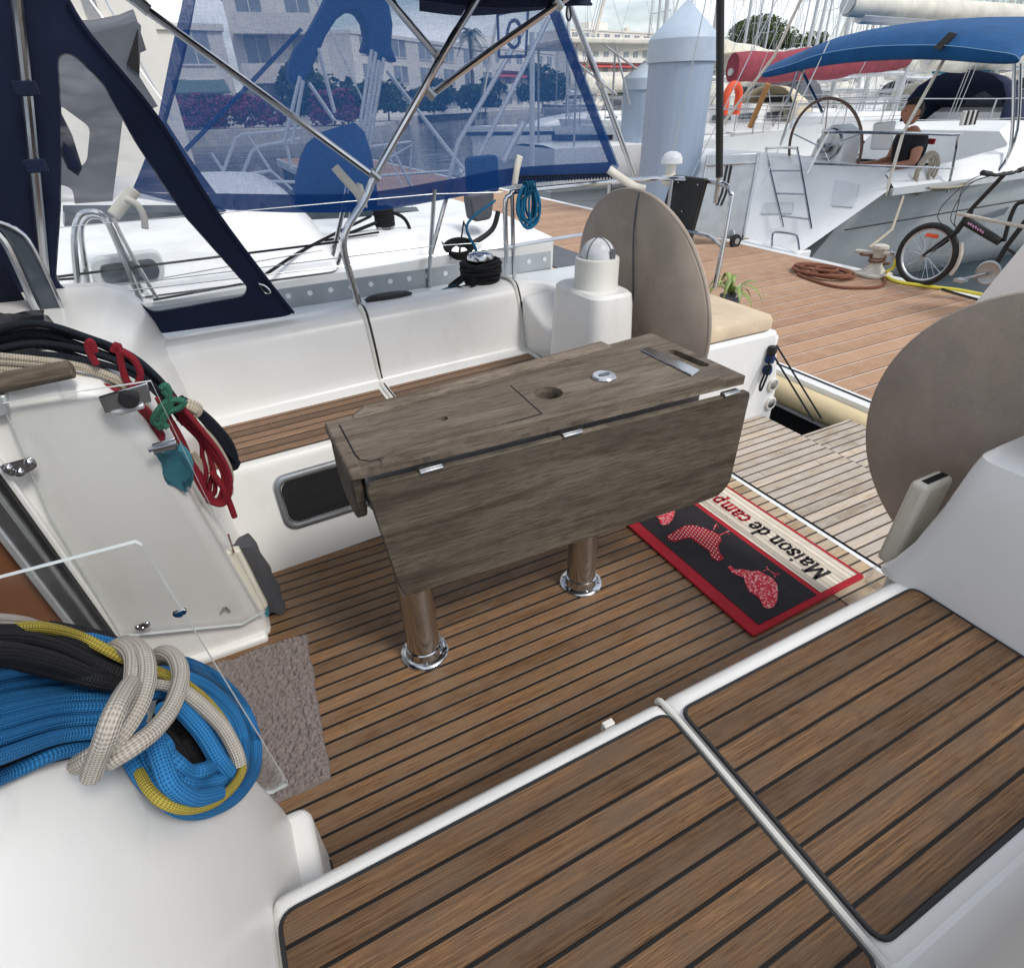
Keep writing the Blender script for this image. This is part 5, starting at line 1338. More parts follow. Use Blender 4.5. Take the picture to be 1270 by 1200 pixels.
def mast_rig(root, L, fb, H_, x=None, cover=None, lazy=True, col='alu_white', bz=None, bl=.42):
    x = x or L*.58; bz = bz or fb+1.15
    m = MB().tube([(x, 0, fb), (x, 0, fb+H_)], [.075, .06], 8).build('mast', col, root)
    for f in (.42, .70):
        sp = MB()
        for s in (1, -1): sp.tube([(x, 0, fb+H_*f), (x-.12, s*.75*(1.2-f*.4), fb+H_*f+.05)], .018, 5)
        sp.build('spreaders', col, m)
    MB().tube([(x-.1, 0, bz), (x-L*bl, 0, bz+.05)], .065, 8).build('boom', col, root)
    if cover:
        rows = []
        for i in range(13):
            t = i/12; c = V((x-.05-(L*bl-.1)*t, 0, bz+.12+.30*(1-t)**2)); hh = .34-.10*t; rows.append([c+V((0, .16*math.cos(a)*(1+.1*math.sin(i*2.2)), hh*math.sin(a)*(1+.08*math.sin(i*1.7+a)))) for a in [2*PI*k/12 for k in range(12)]])
        g = MB().grid(rows, closed=True)
        for r_ in (rows[0], rows[-1]): j = g.add(r_); g.face(range(j, j+12))
        g.build('sail_cover', cover, root)
    r = MB(); r0 = .007
    for s in (1, -1):
        for f, yy in ((1, 1.3), (.7, 1.25), (.42, 1.2)): r.tube([(x, 0, fb+H_*f), (x-.12, s*.75*(1.2-min(f, .7)*.4), fb+H_*min(f, .7)), (x-.2, s*yy, fb)], r0, 4, cap=False)
        r.tube([(x, 0, fb+H_*.98), (.15, s*.55, fb)], r0, 4, cap=False)
        if lazy: r.tube([(x, 0, fb+H_*.6), (x-L*.15, s*.05, bz+.2)], .004, 4, cap=False); r.tube([(x, 0, fb+H_*.6), (x-L*.34, s*.05, bz+.15)], .004, 4, cap=False)
    r.tube([(x, 0, fb+H_*.99), (L*.985, 0, fb*1.1)], r0*1.4, 4, cap=False)
    r.build('rigging', 'steel_dull', root)
    fs = MB().tube([(x+.25, 0, fb+H_*.94), (L*.95, 0, fb+.9)], [.015, .04], 6).build('furled_sail', 'offwhite_cloth', root)
def rails(root, L, B, fb, n=7):
    r = MB()
    for s in (1, -1):
        prev = None
        for i in range(n):
            t = i/(n-1)*.97; hb = B/2*(.80+.20*math.sin(min(1, t*2.2)*PI/2))*(1 if t < .5 else math.cos((t-.5)/.5*PI/2)**.75+.006)*.96
            p = V((L*t, s*hb, fb*(1+.16*(abs(t-.35)/.65)**2))); r.tube([p, p+V((0, 0, .6))], .013, 5)
            if prev: r.tube([prev+V((0, 0, .6)), p+V((0, 0, .6))], .007, 4); r.tube([prev+V((0, 0, .32)), p+V((0, 0, .32))], .006, 4)
            prev = p
    r.tube([(.05, -B*.38, fb+.6), (.0, 0, fb+.6), (.05, B*.38, fb+.6)], .013, 5)
    r.build('guard_rail', 'steel_far', root)
def dodger(root, x, w, fb, mat):
    rows = []
    for xx, h in ((x+.75, .34), (x+.5, .72), (x+.1, .92), (x-.3, .95)):
        rows.append([(xx, w*math.cos(PI*k/10), fb+.1+h*math.sin(PI*k/10)**.5) for k in range(11)])
    d = MB().grid(rows).build('sprayhood', mat, root, solid=.01)
    MB().prism(rounded([(x+.72, -w*.5, fb+.45), (x+.72, w*.5, fb+.45), (x+.56, w*.45, fb+.72), (x+.56, -w*.45, fb+.72)], .06), (.02, 0, .02)).build('sprayhood_window', 'glass_dark', d)
def bim_top(root, x, w, fb, mat, ln=1.6):
    rows = [[(x+ln*i/5, w*math.cos(PI*k/12), fb+1.55+.22*math.sin(PI*k/12)**.6-.03*(i-2.5)**2*.1) for k in range(13)] for i in range(6)]
    b = MB().grid(rows).build('bimini_top', mat, root, solid=.03)
    q = MB()
    for s in (1, -1):
        for dx in (0, ln): q.tube([(x+ln*.5, s*w*.98, fb+.1), (x+dx, s*w, fb+1.55)], .014, 6)
    q.build('bimini_frame', 'steel', b)

# ---- grey yacht moored beyond the dock, stern to us
GX, GY, GZ = 5.34, 5.48, -.5
gy = thing('grey_yacht', 'grey hulled yacht with a blue bimini moored stern to the far side of the dock', 'sailing yacht', (GX, GY, GZ))
tmp = thing('grey_yacht', None, None)
yacht_base(tmp, 11, 3.35, .98, 'gel_grey', True, None, rake=.7, well=5)
mast_rig(tmp, 11, 1.0, 13, cover=None, bz=2.45)
for o in list(tmp.children):
    o.parent = gy; o.matrix_parent_inverse = Matrix()
bpy.data.objects.remove(tmp)
WM = lambda mb, name, mat, **k: mb.build(name, mat, gy, **k)
# raked white transom with steps, platform and recess
TP = (.55, 0, -.76, 2.882)
WM(MB().prism([(5.16, 4.03, -.14), (5.16, 4.03, .012), (5.36, 4.03, .012), (5.36, 4.03, -.14)], (0, 2.9, 0)), 'bathing_platform', 'gel_bright', bevel=.015)
WM(MB().box((5.19, 4.75, .013), (5.30, 5.65, .018)), 'platform_teak', 'teak_mid')
WM(MB().grid([[(5.235, 4.05, .0), (5.235, 5.5, .0), (5.235, 6.95, .0)], [(5.95, 3.83, .505), (5.95, 5.5, .515), (5.95, 7.1, .505)], [(6.12, 3.95, .58), (6.12, 5.5, .64), (6.12, 7.0, .64)], [(6.25, 4.12, .63), (6.25, 5.5, .71), (6.25, 6.85, .71)], [(6.45, 4.15, .65), (6.45, 5.5, .72), (6.45, 6.85, .72)]]), 'transom', 'gel_bright', smooth=60)
WM(MB().grid([[(6.25, 4.20, .30), (6.25, 4.15, .63), (6.22, 4.05, .61), (6.1, 3.84, .5)], [(7.2, 4.20, .30), (7.2, 4.06, .665), (7.2, 3.97, .65), (7.2, 3.86, .5)], [(8.8, 4.20, .3), (8.8, 3.98, .86), (8.8, 3.93, .80), (8.8, 3.86, .52)]]), 'cockpit_coaming', 'gel_bright')
WM(MB().grid([[(6.25, 6.9, .80), (6.1, 7.02, .5)], [(8.8, 6.95, .92), (8.8, 7.05, .5)]]), 'cockpit_coaming', 'gel_bright')
WM(MB().box((6.3, 4.2, -.05), (8.9, 6.8, .02)), 'cockpit_floor', 'gel_shade')
TPn = V((-.55, 0, .76)).normalized()
bx = [K(x, y, pl=TP) for x, y in ((1036, 224), (1066, 230), (1058, 258), (1031, 256))]
WM(MB().prism(bx, TPn*.014), 'transom_locker', 'gel_shade', bevel=.004)
bx = [K(x, y, pl=TP) for x, y in ((948, 253), (984, 252), (982, 266), (944, 267))]
WM(MB().prism(bx, TPn*.02), 'transom_step', 'gel_shade', bevel=.004)
tb_ = MB(); XT = 5.22
T_ = lambda px, py: K(px, py, pl=(.55, 0, -.76, 2.80))
tb_.tube(spline([T_(971, 281), T_(951, 192), T_(954, 184), T_(985, 184), T_(990, 192), T_(1006, 283)], 5), .013, 7)
for a, b_ in (((958, 212), (993, 212)), ((963, 240), (998, 241)), ((969, 268), (1003, 272))): tb_.tube([T_(*a), T_(*b_)], .010, 6)
ld = WM(tb_, 'stern_ladder', 'steel')
WM(MB().tube(spline([T_(957, 305), T_(958, 292), T_(962, 288), T_(984, 291), T_(989, 296), T_(991, 309)], 4), .011, 7), 'step_hoop', 'steel')
YR = 3.86; Y_ = lambda px, py, y=YR: K(px, py, y=y)
ra = MB()
ra.tube(spline([Y_(1001, 216), Y_(1026, 167), Y_(1034, 164), Y_(1180, 167), Y_(1188, 172), Y_(1175, 238)], 4), .013, 7)
ra.tube([Y_(1006, 203), Y_(1183, 209)], .010, 6); WM(MB().tube([Y_(1098, 243), Y_(1120, 165), Y_(1188, 43, 3.86)], .015, 7), 'bimini_leg', 'offwhite_cloth')
WM(MB().tube(spline([Y_(1238, 213, 3.9), Y_(1254, 180, 3.9), Y_(1258, 78, 3.9)], 4), .016, 7), 'bimini_leg', 'steel'); WM(MB().tube(spline([Y_(1245, 205, 3.9), Y_(1262, 160, 3.9), Y_(1266, 78, 3.9)], 4), .014, 7), 'bimini_leg', 'steel')
WM(ra, 'stern_rail', 'steel')
for q in ([(997, 86, 6.4), (968, 180, 6.4)], [(993, 85, 6.6), (1020, 140, 6.6)], [(990, 88, 6.6), (975, 130, 6.6)]): WM(MB().tube([K(x, y, x=xx) for x, y, xx in q], .015, 6), 'bimini_leg', 'steel')

WM(MB().tube([K(1003, -20, x=5.6), K(960, 70, x=5.6), K(897, 153, x=5.6)], .016, 6), 'backstay', 'offwhite_cloth')
M['varnish'] = plain('varnished_wood', (176, 128, 74), .4, var=.2, scale=12)
WM(MB().tube([K(953, 104, x=5.9), K(930, 158, x=5.9)], .030, 8), 'wooden_pole', 'varnish')
# toe rail, hull line and fairlead
tl_ = MB(); tl_.box((6.0, 3.795, .47), (12, 3.825, .53)); WM(tl_, 'toe_rail', 'alu_white')
WM(MB().prism(rounded([K(x, y, y=3.80) for x, y in ((1216, 268), (1250, 256), (1243, 266), (1218, 274))], .01), (0, -.02, 0)), 'hull_window', 'glass_dark')
WM(MB().tube([(5.45, 3.80, .22), (9, 3.785, .25)], .008, 5), 'hull_line', 'black')
# helm
wc3 = V((6.35, 4.95, .80)); whl = MB().tube([wc3+V((-.10*math.sin(a), .46*math.cos(a), .46*math.sin(a))) for a in [2*PI*k/40 for k in range(40)]], .015, 8, closed=True)
M['leather'] = plain('brown_leather', (92, 72, 62), .6)
wo = WM(whl, 'helm_wheel', 'leather')
s_ = MB()
for k in range(5): a = 2*PI*k/5+.3; s_.tube([wc3, wc3+V((-.1*math.sin(a), .45*math.cos(a), .45*math.sin(a)))], .007, 6)
s_.lathe([(.05, -.03), (.05, .03), (0, .035)], 14, Matrix.Translation(wc3) @ Matrix.Rotation(PI/2, 4, 'Y')); s_.build('wheel_spokes', 'steel', wo)
WM(MB().prism(rounded([(6.45, 4.75, .0), (6.45, 5.15, .0), (6.45, 5.1, .95), (6.45, 4.98, 1.03), (6.45, 4.8, .95)], .05), (.3, 0, 0)), 'helm_pedestal', 'gel_bright', bevel=.03)
MB().lathe([(.15, 0), (.14, .03), (0, .035)], 24, Matrix.Translation((6.44, 4.95, .84)) @ Matrix.Rotation(-PI/2, 4, 'Y')).build('instrument_pod', 'steel_dull', wo)
sb = [K(x, y, x=6.7) for x, y in ((1083, 153), (1108, 150), (1101, 186), (1078, 186))]
WM(MB().prism(sb, (.06, 0, 0)), 'seat_back', 'gel_bright', bevel=.015)
WM(MB().box((6.3, 4.1, .02), (8.9, 4.75, .32)), 'cockpit_seat', 'gel_shade', bevel=.03)
# coils, fenders and clutter on deck
cr_ = MB(); cc = K(1146, 213, y=3.95)
for k in range(5): cr_.tube(spline([cc+V(((.10+.012*k)*math.cos(a)+.01*k, .02*math.sin(a*2+k), (.15+.01*k)*math.sin(a)-.02)) for a in [2*PI*j/12 for j in range(12)]], 4, closed=True), .012, 6, closed=True)
tag(cr_.build('white_rope_coil', 'r_cream'), 'cream rope coil hanging on the stern rail of the grey yacht', 'rope coil')
fl_ = MB(); cc = K(1165, 236, y=3.85); pts = [cc+V(((.05+.016*k*.15)*math.cos(k*.7)*1.8, (.05+.016*k*.15)*math.sin(k*.7), .005+.0008*k)) for k in range(60)]
fl_.tube(pts, .011, 6); tag(fl_.build('mooring_rope', 'r_cream'), 'cream mooring rope flaked on the side deck of the grey yacht', 'rope')
ml_ = MB().tube([K(1120, 244, y=3.8), K(1106, 285, y=3.5), bz+V((-.0, .1, .2))], .012, 6); tag(ml_.build('stern_line', 'r_cream'), 'taut pale stern line from the grey hull down to the white bollard', 'rope')
sb_ = MB(); c = K(1202, 147, y=5.0)
for k in range(6): sb_.tube([c+V((-.12+.05*k, 0, -.07)), c+V((-.14+.05*k, .0, .08))], .026, 8, mi=k % 2)
tag(sb_.build('striped_bag', ['plastic_w', 'black']), 'black and white striped bag on the cabin roof of the grey yacht', 'bag')
# blue bimini over its cockpit
M['cyan_seam'] = plain('pale_stitching', (130, 168, 200), .8)
bt = [(940, 88), (958, 78), (985, 66), (1020, 50), (1080, 38), (1150, 34), (1190, 36), (1236, 43), (1260, 54), (1267, 68)]
bm2 = [(942, 92), (958, 87), (985, 79), (1020, 67), (1080, 58), (1150, 56), (1190, 58), (1236, 64), (1259, 68), (1266, 74)]
bb = [(945, 98), (958, 96), (985, 90), (1020, 82), (1080, 76), (1150, 74), (1190, 77), (1236, 81), (1258, 80), (1264, 78)]
rows = [[K(*p, x=6.05) for p in bb], [K(*p, x=6.0) for p in bm2], [K(*p, x=6.2) for p in bt]]
rows.append([p+V((.4, 0, .06)) for p in rows[2]]); rows.append([p+V((.9, 0, .09)) for p in rows[2]]); rows.append([p+V((1.4, 0, .10)) for p in rows[2]])
bi = WM(MB().grid(rows), 'bimini_top', 'royal', subsurf=1, solid=.02)
MB().tube(spline([p+V((-.012, 0, 0)) for p in rows[1]], 4), .0025, 5).build('bimini_seam', 'cyan_seam', bi)
sz = [K(1180, 40, x=6.1), K(1188, 42, x=6.1), K(1168, 62, x=5.98), K(1160, 60, x=5.98)]
MB().prism(sz, (-.03, 0, 0)).build('roof_slot', 'dark', bi)
# boom above
WM(MB().tube([K(1052, 6, y=5.48), K(1068, 7, y=5.48), K(1290, 22, y=5.48)], [.10, .105, .12], 14), 'mainsail_boom', 'offwhite_cloth')
WM(MB().tube([K(1050, 6, y=5.48), K(1066, 7, y=5.48)], .085, 12), 'boom_end', 'steel_dull')

# ---- seated man at the helm of the grey yacht
M['skin'] = plain('skin', (188, 132, 104), .55, var=.06)
M['shirt'] = plain('black_tshirt', (30, 30, 36), .85, bump=.4, bscale=30)
M['hair'] = plain('dark_grey_hair', (58, 52, 48), .8, bump=.5, bscale=90)
def skinned(name, nodes, edges, mat, parent, sub=2):
    me = bpy.data.meshes.new(name); me.from_pydata([n_[0] for n_ in nodes], edges, [])
    o = bpy.data.objects.new(name, me); COL.objects.link(o); me.materials.append(M[mat])
    sk = o.modifiers.new('skin', 'SKIN'); sk.use_smooth_shade = True
    for i, n_ in enumerate(nodes):
        me.skin_vertices[0].data[i].radius = n_[1] if isinstance(n_[1], tuple) else (n_[1], n_[1])
    me.skin_vertices[0].data[0].use_root = True
    s = o.modifiers.new('sub', 'SUBSURF'); s.levels = sub; s.render_levels = sub
    adopt(o, parent); return o
F = V((-.90, .44, 0)).normalized(); Rr = V((F.y, -F.x, 0))
hp = K(1128, 202, x=7.05); hp = V((7.05, hp.y+.02, .43))
man = thing('person', 'seated man in a black t-shirt behind the wheel of the grey yacht', 'person', hp)
def Pn(f, r, u): return hp+F*f+Rr*r+V((0, 0, u))
bones = [(Pn(0, 0, .02), (.13, .11)), (Pn(.02, 0, .2), (.13, .10)), (Pn(.04, 0, .38), (.15, .11)), (Pn(.05, 0, .50), (.09, .08)), (Pn(.08, 0, .57), .055),
         (Pn(.05, .17, .45), .06), (Pn(.08, .22, .24), .048), (Pn(.28, .16, .20), .038), (Pn(.36, .13, .22), .03),
         (Pn(.05, -.17, .45), .06), (Pn(.08, -.22, .24), .048), (Pn(.28, -.16, .20), .038), (Pn(.36, -.13, .22), .03),
         (Pn(.12, .10, .0), .085), (Pn(.42, .13, .02), .065), (Pn(.46, .13, -.3), .048), (Pn(.12, -.10, 0), .085), (Pn(.42, -.13, .02), .065), (Pn(.46, -.13, -.3), .048)]
eg = [(0,1),(1,2),(2,3),(3,4),(2,5),(5,6),(6,7),(7,8),(2,9),(9,10),(10,11),(11,12),(0,13),(13,14),(14,15),(0,16),(16,17),(17,18)]
skinned('body', bones, eg, 'skin', man)
skinned('t_shirt', [(b_[0], tuple(v*1.10+.008 for v in (b_[1] if isinstance(b_[1], tuple) else (b_[1], b_[1])))) for b_ in bones[:4]]+[(bones[5][0], (.078, .078)), (bones[5][0].lerp(bones[6][0], .6), (.068, .068)), (bones[9][0], (.078, .078)), (bones[9][0].lerp(bones[10][0], .6), (.068, .068))], [(0,1),(1,2),(2,3),(2,4),(4,5),(2,6),(6,7)], 'shirt', man)
skinned('trousers', [(bones[0][0]-V((0, 0, .02)), (.14, .12))]+[(bones[k][0], (.095-.012*(k in (14, 17))-.03*(k in (15, 18)),)*2) for k in (13, 14, 15, 16, 17, 18)], [(0,1),(1,2),(2,3),(0,4),(4,5),(5,6)], 'grey_canvas', man)
hcn = Pn(.12, 0, .69); Tm = Matrix.Translation(hcn) @ Matrix((F, -Rr, V((0, 0, 1)))).transposed().to_4x4()
hd = MB(); rows = []
for i in range(13):
    ph = PI*i/12; row = []
    for j in range(20):
        a = 2*PI*j/20; x, y, z = .098*math.sin(ph)*math.cos(a), .076*math.sin(ph)*math.sin(a), .12*math.cos(ph)
        if x > 0 and z < 0: x *= 1-.15*(-z/.12)
        y *= 1-.22*max(0, -z/.12)
        if x > 0 and abs(y) < .02 and -.045 < z < .02: x += .022*(1-abs(y)/.02)
        row.append(Tm @ V((x, y, z)))
    rows.append(row)
hd.grid(rows, closed=True); ho_ = hd.build('head', 'skin', man, smooth=80)
for s in (1, -1): MB().lathe([(0, 0), (.03, .004), (.032, .012), (0, .016)], 12, Tm @ Matrix.Translation((-.008, s*.07, -.005)) @ Matrix.Rotation(-s*PI/2, 4, 'X')).build('ear', 'skin', ho_)
hr = MB(); rows = []
for i in range(8):
    ph = PI*.62*i/7; row = []
    for j in range(20):
        a = 2*PI*j/20; q = min(ph, PI*(.34 if math.cos(a) > .2 else .62)); row.append(Tm @ V((-.006+.106*math.sin(q)*math.cos(a), .083*math.sin(q)*math.sin(a), .004+.126*math.cos(q))))
    rows.append(row)
hr.grid(rows, closed=True).build('hair', 'hair', ho_)
for s in (1, -1): MB().lathe([(0, -.008), (.009, 0), (0, .008)], 8, Tm @ Matrix.Translation((.088, s*.03, .012))).build('eye', 'dark', ho_)
for s in (1, -1):
    hnd = MB(); w_ = Pn(.37, s*.13, .22)
    rows = [[w_+F*f+Rr*(s*.0+wd_*math.cos(a))+V((0, 0, .016*math.sin(a))) for a in [2*PI*k/10 for k in range(10)]] for f, wd_ in ((-.02, .026), (.03, .04), (.075, .042), (.09, .034))]
    hnd.grid(rows, closed=True)
    for k in range(4): q = w_+F*.08+Rr*(-.03+.02*k); hnd.tube(spline([q, q+F*.04+V((0, 0, .004)), q+F*(.065+.006*(k in (1, 2)))+V((0, 0, -.02))], 3), .0085, 6)
    q = w_+F*.02-Rr*s*.03; hnd.tube(spline([q, q+F*.03-Rr*s*.03, q+F*.06-Rr*s*.035-V((0, 0, .015))], 3), .009, 6)
    hnd.build('hand', 'skin', man)
mk = Pn(-.06, .10, .40); lg2 = MB()
for k in range(3): lg2.prism([Pn(-.125, -.02-.05*k, .40), Pn(-.125, -.055-.05*k, .40), Pn(-.125, -.055-.05*k, .45), Pn(-.125, -.02-.05*k, .45)], tuple(F*.02))
lg2.build('shirt_print', 'red_flag', man)
# ------------------------------------------------------------------ white yacht lying alongside to starboard
AY = 5.0
ya = thing('neighbour_yacht', 'white yacht lying alongside behind the blue screen with a grey spray hood', 'sailing yacht', (2.1, AY, -.5))
tmp = thing('tmp', None, None); yacht_base(tmp, 11, 3.6, 1.03, 'gel_bright', False)
for o in list(tmp.children):
    o.parent = ya; o.matrix_parent_inverse = Matrix.Rotation(PI, 4, 'Z')
bpy.data.objects.remove(tmp)
WA = lambda mb, name, mat, par=None, **k: mb.build(name, mat, par or ya, **k)
prof = [(3.40, .545), (3.46, .63), (3.60, .76), (3.85, .87), (4.3, .93), (5.0, .95), (5.8, .92), (6.4, .56)]
rows = []
for x, f in ((.62, .55), (.55, .92), (.3, 1.0), (-.8, 1.03), (-2.5, 1.05), (-4.5, .9), (-5.5, .3)): rows.append([(x, y, .545+(z-.545)*f) for y, z in prof])
ca = WA(MB().grid(rows), 'coachroof', 'gel_bright', subsurf=2)
rows = []
for x, f in ((1.85, .4), (1.6, .8), (1.0, 1), (.6, 1), (.4, .9)): rows.append([(x, y, .53+dz*f) for y, dz in ((3.50, 0), (3.55, .10), (3.62, .155), (3.80, .16), (3.92, .05), (3.95, -.1))])
WA(MB().grid(rows), 'cockpit_coaming', 'gel_bright', subsurf=2)
PY = lambda px, py, y: K(px, py, y=y)
po_ = rounded([PY(*p, 3.44) for p in ((112, 322), (196, 310), (206, 335), (200, 352), (126, 358), (114, 345))], .05)
pl_ = WA(MB().prism(po_, (0, .03, .01)), 'portlight_frame', 'gel_shade', bevel=.008)
WA(MB().prism(rounded([PY(*p, 3.435) for p in ((122, 329), (190, 320), (199, 335), (195, 346), (130, 352))], .03), (0, -.006, 0)), 'portlight_glass', 'glass_dark', pl_)
WA(MB().prism([PY(*p, 3.78) for p in ((80, 264), (270, 263), (330, 292), (335, 312), (240, 304), (80, 290))], (0, .04, .03)), 'cabin_window', 'glass_dark', ca)
WA(MB().prism([PY(*p, 3.9) for p in ((330, 264), (520, 262), (440, 270), (330, 275))], (0, .05, .02)), 'cabin_window', 'glass_dark', ca)
wl = V((1.0, 3.72, .665)); WA(MB().lathe([(.055, -.02), (.055, .03), (.045, .035)], 24, Matrix.Translation(wl)), 'winch_base', 'steel')
wr = MB(); pts = [wl+V((.052*math.cos(k*.37)+.004*random.random(), .052*math.sin(k*.37), .03+.10*(k/110))) for k in range(110)]
pts += spline([pts[-1], wl+V((.10, -.03, .08)), wl+V((.14, -.05, .0)), wl+V((.13, -.05, -.05))], 5); wr.tube(pts, .011, 6); wr.tube(spline([wl+V((-.05, -.03, .06)), wl+V((-.3, -.05, .0)), wl+V((-.75, -.06, -.12))], 6), .010, 6)
tag(wr.build('winch_rope', 'r_black'), 'black rope wound on the winch of the white yacht behind the screen', 'rope')
gl = MB()
for a, b_, y in (((0, 352), (420, 300), 3.35), ((190, 330), (470, 288), 3.6), ((190, 372), (300, 352), 3.3), ((0, 352), (95, 345), 3.35)): gl.tube([PY(*a, y), PY(*b_, y)], .006, 5)
WA(gl, 'jib_sheet', 'r_black')
g2 = MB()
for a, b_, y in (((60, 372), (640, 305), 3.28), ((200, 345), (400, 310), 3.28)): g2.tube([PY(*a, y), PY(*b_, y)], .003, 5)
WA(g2, 'guard_wire', 'steel')
tag(MB().tube(spline([PY(330, 340, 3.3), PY(380, 308, 3.5), PY(460, 268, 3.7)], 5), .008, 6).build('dark_line', 'r_black'), 'thin black line running diagonally over the white cabin side behind the screen', 'rope')
# stern hoop tubes, steps
ar = MB()
for pts, y, r in (([(97, 360), (92, 300), (98, 270), (112, 263), (128, 268), (140, 290), (165, 350), (178, 384)], 3.35, .014), ([(110, 360), (101, 295), (104, 275), (116, 268), (132, 275), (150, 305), (185, 384)], 3.42, .012), ([(140, 270), (160, 310), (204, 386)], 3.36, .009),
                  ([(409, 332), (425, 262), (432, 225)], 3.5, .012), ([(412, 345), (428, 300), (436, 262)], 3.45, .011), ([(533, 322), (536, 310), (551, 255), (560, 225)], 3.35, .013), ([(560, 322), (548, 300)], 3.35, .006)): ar.tube(spline([PY(*p, y) for p in pts], 5), r, 8)
WA(ar, 'rail_tubes', 'steel')
# grey outboard cover and black hose at its stern
WA(MB().prism(rounded([PY(*p, 3.5) for p in ((583, 243), (614, 237), (610, 272), (588, 276))], .03), (0, .12, 0)), 'outboard_pad', 'grey_canvas', bevel=.012)
tag(MB().tube(spline([PY(618, 262, 3.4), PY(610, 285, 3.4), PY(585, 302, 3.4), PY(568, 303, 3.4)], 6), .016, 8).build('black_hose', 'black'), 'bent black hose at the stern of the white yacht beside the grey pad', 'hose')
bh = MB(); c = PY(570, 312, 3.3)
for k in range(4): bh.tube(spline([c+V(((.06+.01*k)*math.cos(a), .03*math.sin(a), .035*math.sin(a)+.01*k)) for a in [2*PI*j/10 for j in range(10)]], 3, closed=True), .010, 6, closed=True)
bh.tube([c, PY(575, 275, 3.4), PY(590, 312, 3.2)], .007, 6)
tag(bh.build('black_line_coil', 'r_black'), 'small heap of black line on the white side deck below the screen', 'rope coil')
# folded blue bimini bag, stays and struts behind the screen
g = MB().prism([PY(*p, 4.3) for p in ((358, 96), (359, 80), (366, 62), (386, 34), (402, 4), (412, -20), (475, -20), (484, 8), (488, 30), (486, 58), (494, 78), (478, 72), (470, 80), (462, 66), (450, 64), (456, 48), (452, 28), (444, 15), (433, 13), (418, 24), (405, 44), (396, 66), (384, 92), (374, 104), (364, 105))], (0, .14, 0))
bb = thing('folded_bimini', 'dark blue folded bimini cover bunched over steel struts behind the screen', 'canvas cover', PY(430, 130, 4.3))
g.build('folded_canvas', 'blue_canvas', bb, bevel=.035, seg=4)
st = MB()
for a, b_ in (((372, 95), (353, 175)), ((376, 100), (362, 178)), ((383, 103), (415, 150)), ((395, 60), (415, 140)), ((461, 62), (441, 190)), ((470, 75), (446, 225)), ((476, 72), (455, 200)), ((466, 65), (436, 262)), ((480, 88), (575, 210))): st.tube([PY(*a, 4.3), PY(*b_, 4.3)], .012, 6)
for q in ([(650, 36), (568, 177), (556, 225)], [(682, 20), (594, 193), (588, 215)], [(570, 212), (580, 208), (572, 222)]): st.tube([PY(*p, 4.3) for p in q], .017, 8)
st.tube([PY(660, 40, 5.0), PY(660, 218, 5.0)], .022, 8); st.tube([PY(649, 152, 4.2), PY(624, 200, 4.2)], .028, 8)
st.build('cover_struts', 'alu_white', bb)
dg = MB(); top = [PY(*p, 3.95) for p in ((366, 222), (372, 196), (380, 178), (396, 165), (420, 157), (440, 152), (452, 164), (460, 190), (466, 222))]; bot = [PY(*p, 3.93) for p in ((365, 262), (370, 263), (380, 264), (396, 264), (420, 265), (440, 265), (452, 264), (460, 263), (468, 262))]
dg.grid([top, [a.lerp(b_, .5)+V((0, -.02, 0)) for a, b_ in zip(top, bot)], bot])
tag(dg.build('lee_cloth', 'blue_canvas', solid=.006), 'plain blue lee cloth on the guard rail of the white yacht behind the screen', 'canvas cover')
tag(MB().prism(rounded([PY(*p, 3.8) for p in ((583, 196), (618, 192), (620, 238), (585, 242))], .03), (0, .1, 0)).build('blue_bag', 'blue_canvas', bevel=.01), 'square blue bag hanging on the rail above the grey outboard pad behind the screen', 'bag')
hr_ = thing('bow_rail', 'steel pulpit rails standing in front of the water behind the screen left part', 'rail', PY(300, 230, 6.5))
r = MB()
for q in ([(262, 190), (285, 225)], [(276, 215), (292, 172), (300, 167), (372, 160)], [(295, 230), (312, 188), (320, 182), (372, 172)], [(305, 165), (336, 212)], [(272, 221), (336, 212), (362, 235)], [(355, 180), (362, 210)], [(240, 235), (330, 225), (450, 228)], [(480, 198), (510, 180), (508, 225)], [(460, 182), (510, 176)], [(488, 188), (512, 235)], [(440, 220), (560, 212)]): r.tube([PY(*p, 6.6) for p in q], .016, 6)
r.build('rail_tube', 'steel_far', hr_)
# grey spray hood
ah = thing('grey_spray_hood', 'grey spray hood with small windows seen through the clear navy hood window', 'spray hood', PY(140, 260, 4.1))
HPx = lambda x, y, z: K(x, y, y=4.1)
oh = [(30, 45), (115, 41), (150, 34), (169, 26), (175, 32), (173, 95), (196, 132), (186, 136), (160, 118), (152, 150), (147, 192), (142, 230), (138, 264), (30, 268)]
h1 = [(p.x, p.y) for p in rounded([V(q) for q in ((74, 130, 0), (112, 158, 0), (108, 200, 0), (98, 208, 0), (78, 200, 0))], 8)]
h2 = [(p.x, p.y) for p in rounded([V(q) for q in ((74, 228, 0), (90, 234, 0), (95, 262, 0), (76, 263, 0))], 6)]
holed(oh, [h1, h2], 0, 0, 'hood_side', 'grey_canvas', ah, frame=HPx, smooth=0).modifiers.new('thickness', 'SOLIDIFY').thickness = .01
rows = []
for j in range(8):
    y = 4.12+1.7*j/7; dz = .12*math.sin(PI*j/7)
    rows.append([K(x, y_, y=4.1)+V((0, y-4.1, dz)) for x, y_ in ((30, 45), (115, 41), (150, 34), (169, 26))])
MB().grid(rows).build('hood_roof', 'grey_canvas', ah, solid=.01)
MB().prism([K(x, y_, y=4.095) for x, y_ in ((157, 80), (171, 36), (173, 92))], (0, -.02, 0)).build('hood_shade_sheet', 'dark', ah)  # dark sheet painted for the shaded mouth of the hood
